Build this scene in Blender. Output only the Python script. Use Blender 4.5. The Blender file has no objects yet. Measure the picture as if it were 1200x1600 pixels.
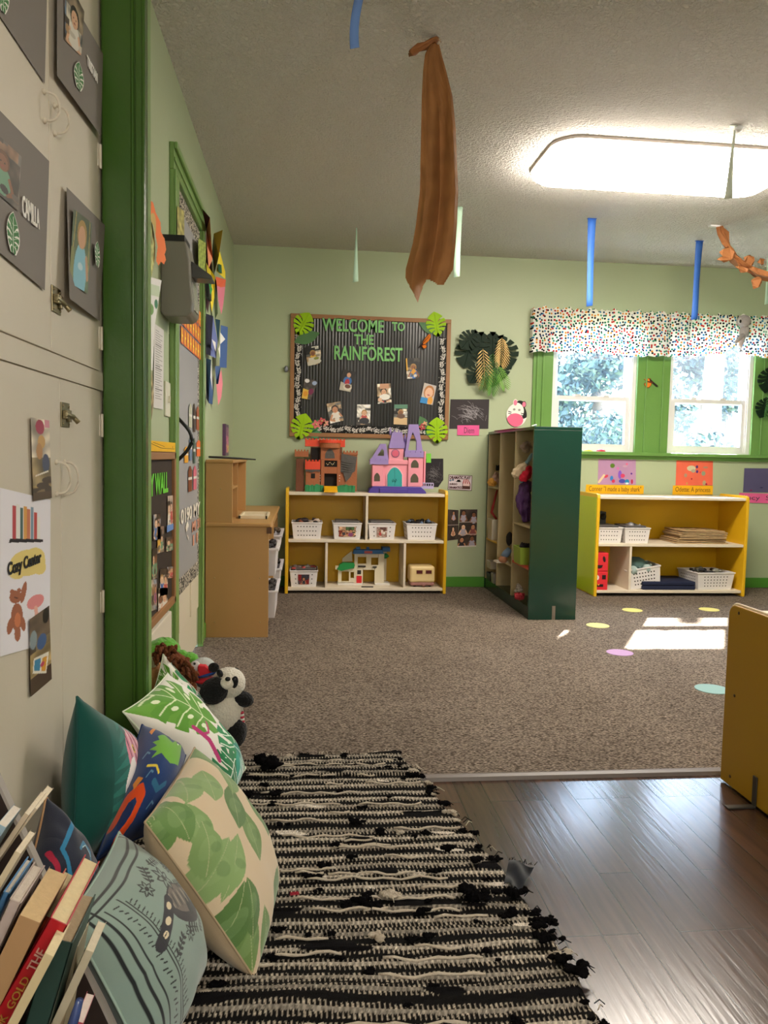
import bpy, bmesh, math, random
import numpy as np
from mathutils import Vector, Matrix

random.seed(7)
RS = np.random.RandomState(11)
SC = bpy.context.scene
COL = SC.collection

# ------------------------------------------------------------------ camera
EYE = 0.968
YAW, PIT, ROL, FPX = 0.1040, 0.0725, 0.0204, 1200.0
_F = np.array([math.sin(YAW)*math.cos(PIT), math.cos(YAW)*math.cos(PIT), -math.sin(PIT)])
_r = np.cross(_F, [0, 0, 1]); _r /= np.linalg.norm(_r)
_u = np.cross(_r, _F)
_R2 = math.cos(ROL)*_r + math.sin(ROL)*_u
_U2 = -math.sin(ROL)*_r + math.cos(ROL)*_u
CM = np.array([_R2, _U2, -_F])
CAM = np.array([0, 0, EYE])
cd = bpy.data.cameras.new('camera'); cam = bpy.data.objects.new('camera', cd); COL.objects.link(cam)
cd.sensor_fit = 'VERTICAL'; cd.sensor_height = 36; cd.lens = 27.0; cd.clip_start = 0.02
m4 = Matrix.Identity(4)
for i in range(3):
    for j in range(3):
        m4[i][j] = CM[j][i]
m4[2][3] = EYE
cam.matrix_world = m4
SC.camera = cam

# ------------------------------------------------------------------ look, sky, sun, lamps
SC.view_settings.view_transform = 'Standard'
SC.view_settings.look = 'None'
SC.view_settings.gamma = 1.0
SC.view_settings.use_curve_mapping = False
SC.view_settings.exposure = 1.2
SUN_DIR = Vector((0.59, 1.0, 0.98)).normalized()      # towards the sun
w = bpy.data.worlds.new('sky'); SC.world = w; w.use_nodes = True
wn = w.node_tree
bg = wn.nodes['Background']; bg.inputs['Strength'].default_value = 12.0
bg.inputs['Color'].default_value = (0.56, 0.74, 1.0, 1)
def lamp(name, kind, loc, energy, color=(1, 1, 1), size=None, size_y=None, direction=None):
    d = bpy.data.lights.new(name, kind); d.energy = energy; d.color = color
    if kind == 'AREA':
        d.shape = 'RECTANGLE'; d.size = size; d.size_y = size_y
    o = bpy.data.objects.new(name, d); COL.objects.link(o); o.location = loc
    if direction is not None:
        o.rotation_euler = Vector(direction).to_track_quat('-Z', 'Y').to_euler()
    return o
s = lamp('sun', 'SUN', (4, 9, 6), 45.0, (1.0, 0.95, 0.86), direction=-SUN_DIR)
s.data.angle = math.radians(0.7)
fl = lamp('front_room_fill_light', 'POINT', (0.9, -0.6, 1.8), 34, (1.0, 0.90, 0.78)); fl.data.shadow_soft_size = 0.22  # unseen fill light, added to brighten the ceiling and the front room

# ------------------------------------------------------------------ pixel -> plane helpers
def ray(u, v): return CM.T @ np.array([u-600.0, 800.0-v, -FPX])
def ay(u, v, Y):
    d = ray(u, v); return CAM + d*(Y/d[1])
def ax(u, v, X):
    d = ray(u, v); return CAM + d*(X/d[0])
def az(u, v, Z):
    d = ray(u, v); return CAM + d*((Z-EYE)/d[2])

YB = 5.64      # back wall
XL = -0.52     # left wall of the rear room
XC = -0.53     # face of the built-in cupboard
H = 2.44

# ------------------------------------------------------------------ materials
def lin(c):
    c = np.asarray(c, float)
    return np.where(c <= 0.04045, c/12.92, ((c+0.055)/1.055)**2.4)
def hx(s):
    s = s.lstrip('#'); return tuple(int(s[i:i+2], 16)/255 for i in (0, 2, 4))
MATS = {}
def M(name, col='808080', rough=0.6, bump=0.0, bscale=60, metal=0.0, spec=0.4, var=0.0, vscale=8, detail=4, bdist=0.004, emit=None, sheen=0, coat=0, stretch=None, trans=0):
    if name in MATS: return MATS[name]
    m = bpy.data.materials.new(name); m.use_nodes = True; MATS[name] = m
    nt = m.node_tree; b = nt.nodes['Principled BSDF']
    c = tuple(lin(hx(col)))+(1,)
    b.inputs['Base Color'].default_value = c
    b.inputs['Roughness'].default_value = rough
    b.inputs['Metallic'].default_value = metal
    b.inputs['Specular IOR Level'].default_value = spec
    if sheen: b.inputs['Sheen Weight'].default_value = sheen
    if coat: b.inputs['Coat Weight'].default_value = coat; b.inputs['Coat Roughness'].default_value = 0.15
    if trans: b.inputs['Transmission Weight'].default_value = trans
    if emit:
        b.inputs['Emission Color'].default_value = tuple(lin(hx(col)))+(1,); b.inputs['Emission Strength'].default_value = emit
    tc = nt.nodes.new('ShaderNodeTexCoord')
    src = tc.outputs['Object']
    if stretch:
        mp = nt.nodes.new('ShaderNodeMapping'); mp.inputs['Scale'].default_value = stretch
        nt.links.new(src, mp.inputs['Vector']); src = mp.outputs['Vector']
    if var:
        n = nt.nodes.new('ShaderNodeTexNoise'); n.inputs['Scale'].default_value = vscale; n.inputs['Detail'].default_value = detail
        nt.links.new(src, n.inputs['Vector'])
        mx = nt.nodes.new('ShaderNodeMix'); mx.data_type = 'RGBA'
        mx.inputs[6].default_value = tuple(x*(1-var) for x in c[:3])+(1,)
        mx.inputs[7].default_value = tuple(min(1, x*(1+var)) for x in c[:3])+(1,)
        nt.links.new(n.outputs['Fac'], mx.inputs[0]); nt.links.new(mx.outputs[2], b.inputs['Base Color'])
    if bump:
        n = nt.nodes.new('ShaderNodeTexNoise'); n.inputs['Scale'].default_value = bscale; n.inputs['Detail'].default_value = 3
        nt.links.new(src, n.inputs['Vector'])
        bp = nt.nodes.new('ShaderNodeBump'); bp.inputs['Strength'].default_value = bump; bp.inputs['Distance'].default_value = bdist
        nt.links.new(n.outputs['Fac'], bp.inputs['Height']); nt.links.new(bp.outputs['Normal'], b.inputs['Normal'])
    return m

def MV(name, rough=0.7, bump=0.0, bscale=400, spec=0.3, sheen=0, bdist=0.001, coat=0):
    """painted surfaces: colour from the mesh's own attribute"""
    if name in MATS: return MATS[name]
    m = M(name, '808080', rough, bump, bscale, spec=spec, sheen=sheen, bdist=bdist, coat=coat)
    nt = m.node_tree; a = nt.nodes.new('ShaderNodeAttribute'); a.attribute_name = 'Col'
    nt.links.new(a.outputs['Color'], nt.nodes['Principled BSDF'].inputs['Base Color'])
    return m

WALL = M('pale_green_paint', 'afba97', 0.42, 0.12, 35, var=0.03, vscale=2, spec=0.35)
GREEN = M('grass_green_gloss_paint', '6c984c', 0.28, 0.25, 30, spec=0.5, var=0.06, vscale=6)
DGREEN = M('deep_green_gloss_paint', '3a5c1e', 0.25, 0.3, 26, spec=0.5, var=0.05, vscale=5)
CREAMP = M('cream_cupboard_paint', 'cfc5b2', 0.45, 0.2, 14, var=0.035, vscale=5, spec=0.35)
WHITEP = M('white_window_vinyl', 'e6e4e2', 0.35)
BLACK = M('black_plastic', '111112', 0.45)
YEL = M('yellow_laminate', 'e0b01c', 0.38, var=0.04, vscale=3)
LIME = M('lime_side_colour', 'b9c420', 0.38, var=0.04, vscale=3)
BIRCH = M('white_birch_board', 'ded2bd', 0.5, var=0.06, vscale=6, stretch=(1, 8, 8))
MAPLE = M('maple_plywood', 'b48a54', 0.42, var=0.14, vscale=3, detail=6, stretch=(1, 1, 0.35), spec=0.4)
PAPER = MV('printed_paper', 0.6, spec=0.25)
PHOTO = MV('glossy_photo_print', 0.35, spec=0.4)
CLOTH = MV('printed_cotton', 0.85, 0.35, 600, sheen=0.3, spec=0.15)
STEEL = M('worn_steel', '9a948a', 0.35, metal=0.85, var=0.1)
WOODF = M('cork_frame_wood', '9a6e45', 0.5, var=0.12, vscale=12)

# ------------------------------------------------------------------ tagging
def tag(o, label=None, cat=None, group=None, kind=None):
    if label: o['label'] = label
    if cat: o['category'] = cat
    if group: o['group'] = group
    if kind: o['kind'] = kind
    return o
def thing(name, label, cat, loc=(0, 0, 0), group=None):
    o = bpy.data.objects.new(name, None); COL.objects.link(o); o.location = [float(x) for x in loc]
    o.empty_display_size = 0.05
    return tag(o, label, cat, group)
def wloc(o):
    v = Vector((0, 0, 0))
    while o is not None:
        v = v+o.location; o = o.parent
    return v
def link(me, name, parent=None, origin=None):
    n = len(me.vertices); co = np.empty(n*3); me.vertices.foreach_get('co', co); co = co.reshape(-1, 3)
    if parent is not None: og = np.array(wloc(parent))
    elif origin is not None: og = np.array(origin, float)
    else:
        mn, mx = co.min(0), co.max(0); og = np.array([(mn[0]+mx[0])/2, (mn[1]+mx[1])/2, mn[2]])
    co = co-og; me.vertices.foreach_set('co', co.ravel()); me.update()
    o = bpy.data.objects.new(name, me); COL.objects.link(o)
    if parent is not None: o.parent = parent
    else: o.location = og
    return o

class Fr:
    def __init__(s, o, a, b, n): s.o, s.a, s.b, s.n = [np.array(x, float) for x in (o, a, b, n)]
    def __call__(s, p, q, d=0.0): return s.o+s.a*p+s.b*q+s.n*d
    def px(s, u, v, d=0.0):
        """pixel -> (p, q) on this frame's plane lifted by d"""
        o = s.o+s.n*d; r = ray(u, v); t = np.dot(o-CAM, s.n)/np.dot(r, s.n); w_ = CAM+r*t-o
        return float(np.dot(w_, s.a)), float(np.dot(w_, s.b))
    def pxs(s, L, d=0.0): return [s.px(u, v, d) for u, v in L]
BWF = Fr((0, YB, 0), (1, 0, 0), (0, 0, 1), (0, -1, 0))
LWF = Fr((XL, 0, 0), (0, 1, 0), (0, 0, 1), (1, 0, 0))
CPF = Fr((XC, 0, 0), (0, 1, 0), (0, 0, 1), (1, 0, 0))
FLF = Fr((0, 0, 0), (1, 0, 0), (0, 1, 0), (0, 0, 1))
def YF(Y): return Fr((0, Y, 0), (1, 0, 0), (0, 0, 1), (0, -1, 0))

class MB:
    def __init__(s): s.v = []; s.f = []; s.m = []; s.sm = []
    def add(s, vs, fs, m=0, smooth=False):
        k = len(s.v); s.v.extend([tuple(map(float, x)) for x in vs])
        for f in fs: s.f.append(tuple(i+k for i in f)); s.m.append(m); s.sm.append(smooth)
        return s
    def box(s, x0, x1, y0, y1, z0, z1, m=0, M4=None):
        vs = [(x, y, z) for z in (z0, z1) for y in (y0, y1) for x in (x0, x1)]
        if M4 is not None: vs = [tuple(M4 @ Vector(v)) for v in vs]
        return s.add(vs, [(0, 2, 3, 1), (4, 5, 7, 6), (0, 1, 5, 4), (2, 6, 7, 3), (0, 4, 6, 2), (1, 3, 7, 5)], m)
    def prism(s, poly, fr, d0, d1, m=0, smooth=False):
        n = len(poly)
        vs = [fr(p, q, d0) for p, q in poly]+[fr(p, q, d1) for p, q in poly]
        fs = [tuple(range(n))[::-1], tuple(range(n, 2*n))]+[(i, (i+1) % n, n+(i+1) % n, n+i) for i in range(n)]
        return s.add(vs, fs, m, smooth)
    def tube(s, pts, r, n=8, m=0, flat=1.0, up=(0, 0, 1)):
        pts = [np.array(p, float) for p in pts]; k = len(pts); vs = []
        for i, p in enumerate(pts):
            t = pts[min(i+1, k-1)]-pts[max(i-1, 0)]; t /= (np.linalg.norm(t)+1e-12)
            a = np.cross(t, up)
            if np.linalg.norm(a) < 1e-3: a = np.cross(t, (0.3, 1, 0))
            a /= np.linalg.norm(a); b = np.cross(t, a)
            rr = r[i] if hasattr(r, '__len__') else r
            for j in range(n):
                th = 2*math.pi*j/n; vs.append(p+a*rr*math.cos(th)+b*rr*flat*math.sin(th))
        fs = [(i*n+j, i*n+(j+1) % n, (i+1)*n+(j+1) % n, (i+1)*n+j) for i in range(k-1) for j in range(n)]
        fs += [tuple(range(n))[::-1], tuple((k-1)*n+j for j in range(n))]
        return s.add(vs, fs, m, True)
    def ball(s, c, r, rot=None, nu=20, nv=12, m=0, rough=0.0, seed=0, power=1.0):
        c = np.array(c, float); r = np.array(r if hasattr(r, '__len__') else (r, r, r), float)
        R = np.array(rot.to_matrix()) if rot is not None else np.eye(3)
        rs = np.random.RandomState(seed+5); vs = []
        for i in range(nv+1):
            ph = math.pi*i/nv
            for j in range(nu):
                th = 2*math.pi*j/nu
                d = np.array([math.sin(ph)*math.cos(th), math.sin(ph)*math.sin(th), math.cos(ph)])
                if power != 1: d = np.sign(d)*np.abs(d)**power
                vs.append(c+R@(d*r*(1+(rs.uniform(-rough, rough) if rough else 0))))
        fs = [(i*nu+j, (i+1)*nu+j, (i+1)*nu+(j+1) % nu, i*nu+(j+1) % nu) for i in range(nv) for j in range(nu)]
        return s.add(vs, fs, m, True)
    def lathe(s, prof, c, nseg=20, m=0, smooth=True, axis=None):
        c = np.array(c, float); vs = []; A = np.array(axis.to_matrix()) if axis is not None else np.eye(3)
        for r, z in prof:
            for j in range(nseg):
                th = 2*math.pi*j/nseg; vs.append(c+A@np.array([r*math.cos(th), r*math.sin(th), z]))
        k = len(prof)
        fs = [(i*nseg+j, i*nseg+(j+1) % nseg, (i+1)*nseg+(j+1) % nseg, (i+1)*nseg+j) for i in range(k-1) for j in range(nseg)]
        fs += [tuple(range(nseg))[::-1], tuple((k-1)*nseg+j for j in range(nseg))]
        return s.add(vs, fs, m, smooth)
    def build(s, name, mats, parent=None, bevel=0, seg=2, origin=None, subd=0):
        me = bpy.data.meshes.new(name); me.from_pydata(s.v, [], s.f); me.validate(clean_customdata=False)
        if len(s.f) < 40000:
            bm = bmesh.new(); bm.from_mesh(me); bmesh.ops.recalc_face_normals(bm, faces=bm.faces); bm.to_mesh(me); bm.free()
        if not isinstance(mats, (list, tuple)): mats = [mats]
        for m in mats: me.materials.append(m)
        if len(me.polygons) == len(s.f):
            me.polygons.foreach_set('material_index', s.m); me.polygons.foreach_set('use_smooth', s.sm)
        o = link(me, name, parent, origin)
        if bevel:
            b = o.modifiers.new('bevel', 'BEVEL'); b.width = bevel; b.segments = seg; b.limit_method = 'ANGLE'; b.angle_limit = math.radians(40)
        if subd:
            b = o.modifiers.new('subd', 'SUBSURF'); b.levels = subd; b.render_levels = subd
        return o

# ------------------------------------------------------------------ painted sheets
def sn(x, y, seed=0, f=1.0, n=7):
    rs = np.random.RandomState(seed); o = 0
    for k in range(n):
        a = rs.uniform(0, 6.28); q = f*rs.uniform(0.5, 2.0); o = o+np.sin((x*math.cos(a)+y*math.sin(a))*q*6.28+rs.uniform(0, 6.28))/q*f
    return o/n
def monstera_pts(size=1.0, slots=4, n=44, depth=0.5, wid=0.085):
    """heart leaf with side slots, tip towards +y, stalk at origin"""
    def bd(t): return (0.50*math.sin(math.pi*min(t, 1)**0.88)**0.78, 1.04-1.18*t**0.93)
    ts = [0.24+0.60*k/max(1, slots-1) for k in range(slots)] if depth > 0 else []
    H_ = [(0.0, 1.06)]; hw = wid*0.42; t = 0.03; k = 0
    while t < 0.985:
        if k < len(ts) and t >= ts[k]-hw:
            x1, y1 = bd(ts[k]-hw); x2, y2 = bd(ts[k]+hw); dy = 0.20-0.28*(k/max(1, len(ts)-1)); xi = max(0.09, x1*(1-depth*1.55)); yi = y1-dy
            xm = (x1+xi)/2; ym = (y1+yi)/2+0.015
            H_ += [(x1, y1), (xm, ym+0.016), (xi+0.02, yi+0.014), (xi, yi-0.004), (xi+0.02, yi-0.018), (xm, ym-0.020-(y1-y2)*0.3), (x2, y2)]; t = ts[k]+hw+0.02; k += 1; continue
        H_.append(bd(t)); t += 1.0/n
    H_ += [(0.13, -0.13), (0.05, -0.07), (0.0, 0.05)]
    P = H_+[(-x, y) for x, y in H_[::-1][1:-1]]
    return [(x*size, y*size) for x, y in P]
def leaf_pts(L, W, n=14, p=1.0):
    a = [(W*math.sin(math.pi*(i/n)**p), L*i/n) for i in range(n+1)]
    return a+[(-x, y) for x, y in a[::-1][1:-1]]
def rot2(P, a, ox=0, oy=0, sx=1, sy=1):
    c, s_ = math.cos(a), math.sin(a)
    return [(ox+(x*sx)*c-(y*sy)*s_, oy+(x*sx)*s_+(y*sy)*c) for x, y in P]
class Cv:
    """a little painting: x 0..asp, y 0..1 (up)"""
    def __init__(s, ny, asp=1.0, bg='ffffff'):
        s.asp = asp; s.ny = ny; s.nx = max(3, int(round(ny*asp)))
        s.a = np.zeros((s.ny, s.nx, 3)); s.a[:] = hx(bg)
        s.X, s.Y = np.meshgrid(np.linspace(0, asp, s.nx), np.linspace(0, 1, s.ny)); s.keep = None
    def inside(s, P):
        P = np.array(P, float); x0, y0 = P.min(0); x1, y1 = P.max(0)
        k = np.zeros(s.X.shape, bool)
        w_ = (s.X >= x0) & (s.X <= x1) & (s.Y >= y0) & (s.Y <= y1)
        if not w_.any(): return k
        X = s.X[w_]; Y = s.Y[w_]; c = np.zeros(X.shape, bool); n = len(P)
        for i in range(n):
            ax_, ay_ = P[i]; bx, by = P[(i+1) % n]
            if ay_ == by: continue
            t = ((ay_ > Y) != (by > Y)) & (X < (bx-ax_)*(Y-ay_)/(by-ay_)+ax_)
            c ^= t
        k[w_] = c; return k
    def put(s, k, col, al=1.0):
        c = np.array(hx(col) if isinstance(col, str) else col); s.a[k] = s.a[k]*(1-al)+c*al; return s
    def poly(s, P, col, al=1.0): return s.put(s.inside(P), col, al)
    def rect(s, x0, y0, x1, y1, col, al=1.0): return s.put((s.X >= x0) & (s.X <= x1) & (s.Y >= y0) & (s.Y <= y1), col, al)
    def ell(s, cx, cy, rx, ry=None, col='000000', rot=0, al=1.0):
        ry = ry or rx; c, q = math.cos(rot), math.sin(rot); dx, dy = s.X-cx, s.Y-cy
        return s.put(((dx*c+dy*q)/rx)**2+((-dx*q+dy*c)/ry)**2 <= 1, col, al)
    def line(s, P, w_, col, al=1.0):
        k = np.zeros(s.X.shape, bool)
        for (x0, y0), (x1, y1) in zip(P[:-1], P[1:]):
            dx, dy = x1-x0, y1-y0; L = dx*dx+dy*dy+1e-12
            m_ = (s.X > min(x0, x1)-w_) & (s.X < max(x0, x1)+w_) & (s.Y > min(y0, y1)-w_) & (s.Y < max(y0, y1)+w_)
            X, Y = s.X[m_], s.Y[m_]
            t = np.clip(((X-x0)*dx+(Y-y0)*dy)/L, 0, 1)
            k[m_] |= (X-x0-t*dx)**2+(Y-y0-t*dy)**2 <= (w_/2)**2
        return s.put(k, col, al)
    def noise(s, amp=0.04, f=3, seed=1):
        s.a = np.clip(s.a*(1+amp*sn(s.X, s.Y, seed, f)[..., None]), 0, 1); return s
    def speck(s, amp, seed=1):
        r = np.random.RandomState(seed); s.a = np.clip(s.a+r.normal(0, amp, s.a.shape[:2])[..., None], 0, 1); return s
    def monstera(s, cx, cy, size, rot, col, vein=None, slots=4, lw=0.012, depth=0.55, wid=0.09, spots=None):
        s.poly(rot2(monstera_pts(size, slots, depth=depth, wid=wid), rot, cx, cy), col)
        if vein:
            s.line(rot2([(0, 0), (0, size*1.02)], rot, cx, cy), lw, vein)
            for q in range(5):
                for sg in (-1, 1):
                    y = size*(0.12+0.17*q); s.line(rot2([(0, y), (sg*size*0.22, y+size*0.10), (sg*size*(0.46-0.05*abs(q-1)), y+size*0.14)], rot, cx, cy), lw*0.8, vein)
                    if spots: s.ell(*rot2([(sg*size*0.2, y+size*0.02)], rot, cx, cy)[0], size*0.055, size*0.025, spots, rot+sg*0.5)
        return s
    def leaf(s, cx, cy, L, W, rot, col, vein=None, lw=0.008, al=1.0):
        s.poly(rot2(leaf_pts(L, W), rot, cx, cy), col, al)
        if vein: s.line(rot2([(0, 0), (0, L*0.95)], rot, cx, cy), lw, vein)
        return s
def mesh_grid(name, V, cols, mat, keep=None, parent=None, smooth=True, extra=None, origin=None, uv=False):
    """V: ny x nx x 3; cols same"""
    ny, nx = V.shape[:2]
    idx = np.arange(ny*nx).reshape(ny, nx)
    q = np.stack([idx[:-1, :-1], idx[:-1, 1:], idx[1:, 1:], idx[1:, :-1]], -1).reshape(-1, 4)
    if keep is not None:
        kf = (keep[:-1, :-1] & keep[:-1, 1:] & keep[1:, 1:] & keep[1:, :-1]).ravel(); q = q[kf]
    vs = V.reshape(-1, 3); cs = cols.reshape(-1, 3)
    if extra is not None:
        k = len(vs); V2, c2, q2 = extra; vs = np.vstack([vs, V2]); cs = np.vstack([cs, c2]); q = np.vstack([q, q2+k])
    if keep is not None:
        used = np.zeros(len(vs), bool); used[q.ravel()] = True; mp = np.cumsum(used)-1; vs = vs[used]; cs = cs[used]; q = mp[q]
    me = bpy.data.meshes.new(name)
    me.vertices.add(len(vs)); me.vertices.foreach_set('co', vs.ravel())
    me.loops.add(len(q)*4); me.loops.foreach_set('vertex_index', q.ravel().astype(np.int32))
    me.polygons.add(len(q)); me.polygons.foreach_set('loop_start', np.arange(0, len(q)*4, 4, dtype=np.int32))
    me.polygons.foreach_set('loop_total', np.full(len(q), 4, np.int32))
    me.polygons.foreach_set('use_smooth', np.full(len(q), smooth))
    me.update(calc_edges=True); me.validate(clean_customdata=False)
    at = me.color_attributes.new('Col', 'FLOAT_COLOR', 'POINT')
    c4 = np.ones((len(vs), 4)); c4[:, :3] = lin(cs); at.data.foreach_set('color', c4.ravel())
    me.materials.append(mat)
    return link(me, name, parent, origin)
def bil(c, U, V):
    c = [np.array(x, float) for x in c]; U = U[..., None]; V = V[..., None]
    return c[0]*(1-U)*(1-V)+c[1]*U*(1-V)+c[2]*U*V+c[3]*(1-U)*V
def sheet(name, cv, corners, mat=None, parent=None, bend=0.0, curl=None, th=0.0):
    """corners: bottom-left, bottom-right, top-right, top-left"""
    U, V = cv.X/cv.asp, cv.Y
    P = bil(corners, U, V)
    c = [np.array(x, float) for x in corners]
    n = np.cross(c[1]-c[0], c[3]-c[0]); n /= np.linalg.norm(n)
    if bend: P = P+n*(bend*4*U*(1-U))[..., None]
    if curl is not None: P = P+n*curl(U, V)[..., None]
    return mesh_grid(name, P, cv.a, mat or PAPER, cv.keep, parent)
def quad(fr, pts, d=0.003):
    """four pixels bl, br, tr, tl -> world corners on frame fr lifted d"""
    return [fr(*fr.px(u, v, d), d) for u, v in pts]
def pxrect(fr, u0, v0, u1, v1, d=0.003):
    """axis aligned rect on the frame that covers pixel box"""
    vm, um = (v0+v1)/2, (u0+u1)/2
    a0 = fr.px(u0, vm, d)[0]; a1 = fr.px(u1, vm, d)[0]; b0 = fr.px(um, v1, d)[1]; b1 = fr.px(um, v0, d)[1]
    return a0, a1, b0, b1
def rcorn(fr, a0, a1, b0, b1, d=0.003): return [fr(a0, b0, d), fr(a1, b0, d), fr(a1, b1, d), fr(a0, b1, d)]

def text_obj(txt, name, fr, a0, a1, b0, b1, d, mat, parent=None, bold=0.02, ext=0.001, shear=0):
    c = bpy.data.curves.new('t', 'FONT'); c.body = txt; c.size = 1; c.offset = bold; c.extrude = 0.5; c.shear = shear; c.resolution_u = 4
    to = bpy.data.objects.new('t', c); COL.objects.link(to)
    dg = bpy.context.evaluated_depsgraph_get(); dg.update()
    me = bpy.data.meshes.new_from_object(to.evaluated_get(dg)); bpy.data.objects.remove(to); bpy.data.curves.remove(c)
    n = len(me.vertices); co = np.empty(n*3); me.vertices.foreach_get('co', co); co = co.reshape(-1, 3)
    mn, mx = co.min(0), co.max(0)
    p = a0+(co[:, 0]-mn[0])/(mx[0]-mn[0])*(a1-a0); q = b0+(co[:, 1]-mn[1])/(mx[1]-mn[1])*(b1-b0); dd = d+(co[:, 2]+0.5)*ext
    W_ = fr.o+np.outer(p, fr.a)+np.outer(q, fr.b)+np.outer(dd, fr.n)
    me.vertices.foreach_set('co', W_.ravel()); me.name = name; me.materials.clear(); me.materials.append(mat); me.update()
    return link(me, name, parent)
def rbox(mb, fr, u0, v0, u1, v1, d0, d1, m=0):
    a0, a1, b0, b1 = pxrect(fr, u0, v0, u1, v1, d1)
    mb.prism([(a0, b0), (a1, b0), (a1, b1), (a0, b1)], fr, d0, d1, m); return a0, a1, b0, b1
# ------------------------------------------------------------------ structure
def struct(mb, name, m, bevel=0): return tag(mb.build(name, m, bevel=bevel), kind='structure')
def carpet_mat():
    m = M('looped_carpet', '8f8377', 0.95, spec=0.1); nt = m.node_tree; b = nt.nodes['Principled BSDF']
    tc = nt.nodes['Texture Coordinate']; mp = nt.nodes.new('ShaderNodeMapping'); mp.inputs['Rotation'].default_value = (0, 0, math.radians(38)); mp.inputs['Scale'].default_value = (1, 1.9, 1)
    nt.links.new(tc.outputs['Object'], mp.inputs['Vector'])
    v = nt.nodes.new('ShaderNodeTexVoronoi'); v.inputs['Scale'].default_value = 95; v.inputs['Randomness'].default_value = 0.45
    nt.links.new(mp.outputs['Vector'], v.inputs['Vector'])
    cr = nt.nodes.new('ShaderNodeValToRGB'); e = cr.color_ramp.elements
    e[0].position = 0.1; e[0].color = tuple(lin(hx('c8b9aa')))+(1,); e[1].position = 0.72; e[1].color = tuple(lin(hx('4c433a')))+(1,)
    nt.links.new(v.outputs['Distance'], cr.inputs['Fac'])
    n = nt.nodes.new('ShaderNodeTexNoise'); n.inputs['Scale'].default_value = 260; n.inputs['Detail'].default_value = 2; nt.links.new(tc.outputs['Object'], n.inputs['Vector'])
    n2 = nt.nodes.new('ShaderNodeTexNoise'); n2.inputs['Scale'].default_value = 2.2; nt.links.new(tc.outputs['Object'], n2.inputs['Vector'])
    mx = nt.nodes.new('ShaderNodeMix'); mx.data_type = 'RGBA'; mx.blend_type = 'MULTIPLY'; mx.inputs[0].default_value = 0.7
    r2 = nt.nodes.new('ShaderNodeValToRGB'); r2.color_ramp.elements[0].position = 0.3; r2.color_ramp.elements[0].color = (0.45, 0.43, 0.42, 1); r2.color_ramp.elements[1].position = 0.68; r2.color_ramp.elements[1].color = (1.25, 1.2, 1.15, 1)
    nt.links.new(n.outputs['Fac'], r2.inputs['Fac']); nt.links.new(cr.outputs['Color'], mx.inputs[6]); nt.links.new(r2.outputs['Color'], mx.inputs[7])
    m2 = nt.nodes.new('ShaderNodeMix'); m2.data_type = 'RGBA'; m2.blend_type = 'MULTIPLY'; m2.inputs[0].default_value = 0.35
    r3 = nt.nodes.new('ShaderNodeValToRGB'); r3.color_ramp.elements[0].position = 0.35; r3.color_ramp.elements[0].color = (0.6, 0.58, 0.56, 1); r3.color_ramp.elements[1].position = 0.6
    nt.links.new(n2.outputs['Fac'], r3.inputs['Fac']); nt.links.new(mx.outputs[2], m2.inputs[6]); nt.links.new(r3.outputs['Color'], m2.inputs[7])
    nt.links.new(m2.outputs[2], b.inputs['Base Color'])
    bp = nt.nodes.new('ShaderNodeBump'); bp.inputs['Strength'].default_value = 0.9; bp.inputs['Distance'].default_value = 0.006; bp.invert = True
    nt.links.new(v.outputs['Distance'], bp.inputs['Height']); nt.links.new(bp.outputs['Normal'], b.inputs['Normal'])
    return m
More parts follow.
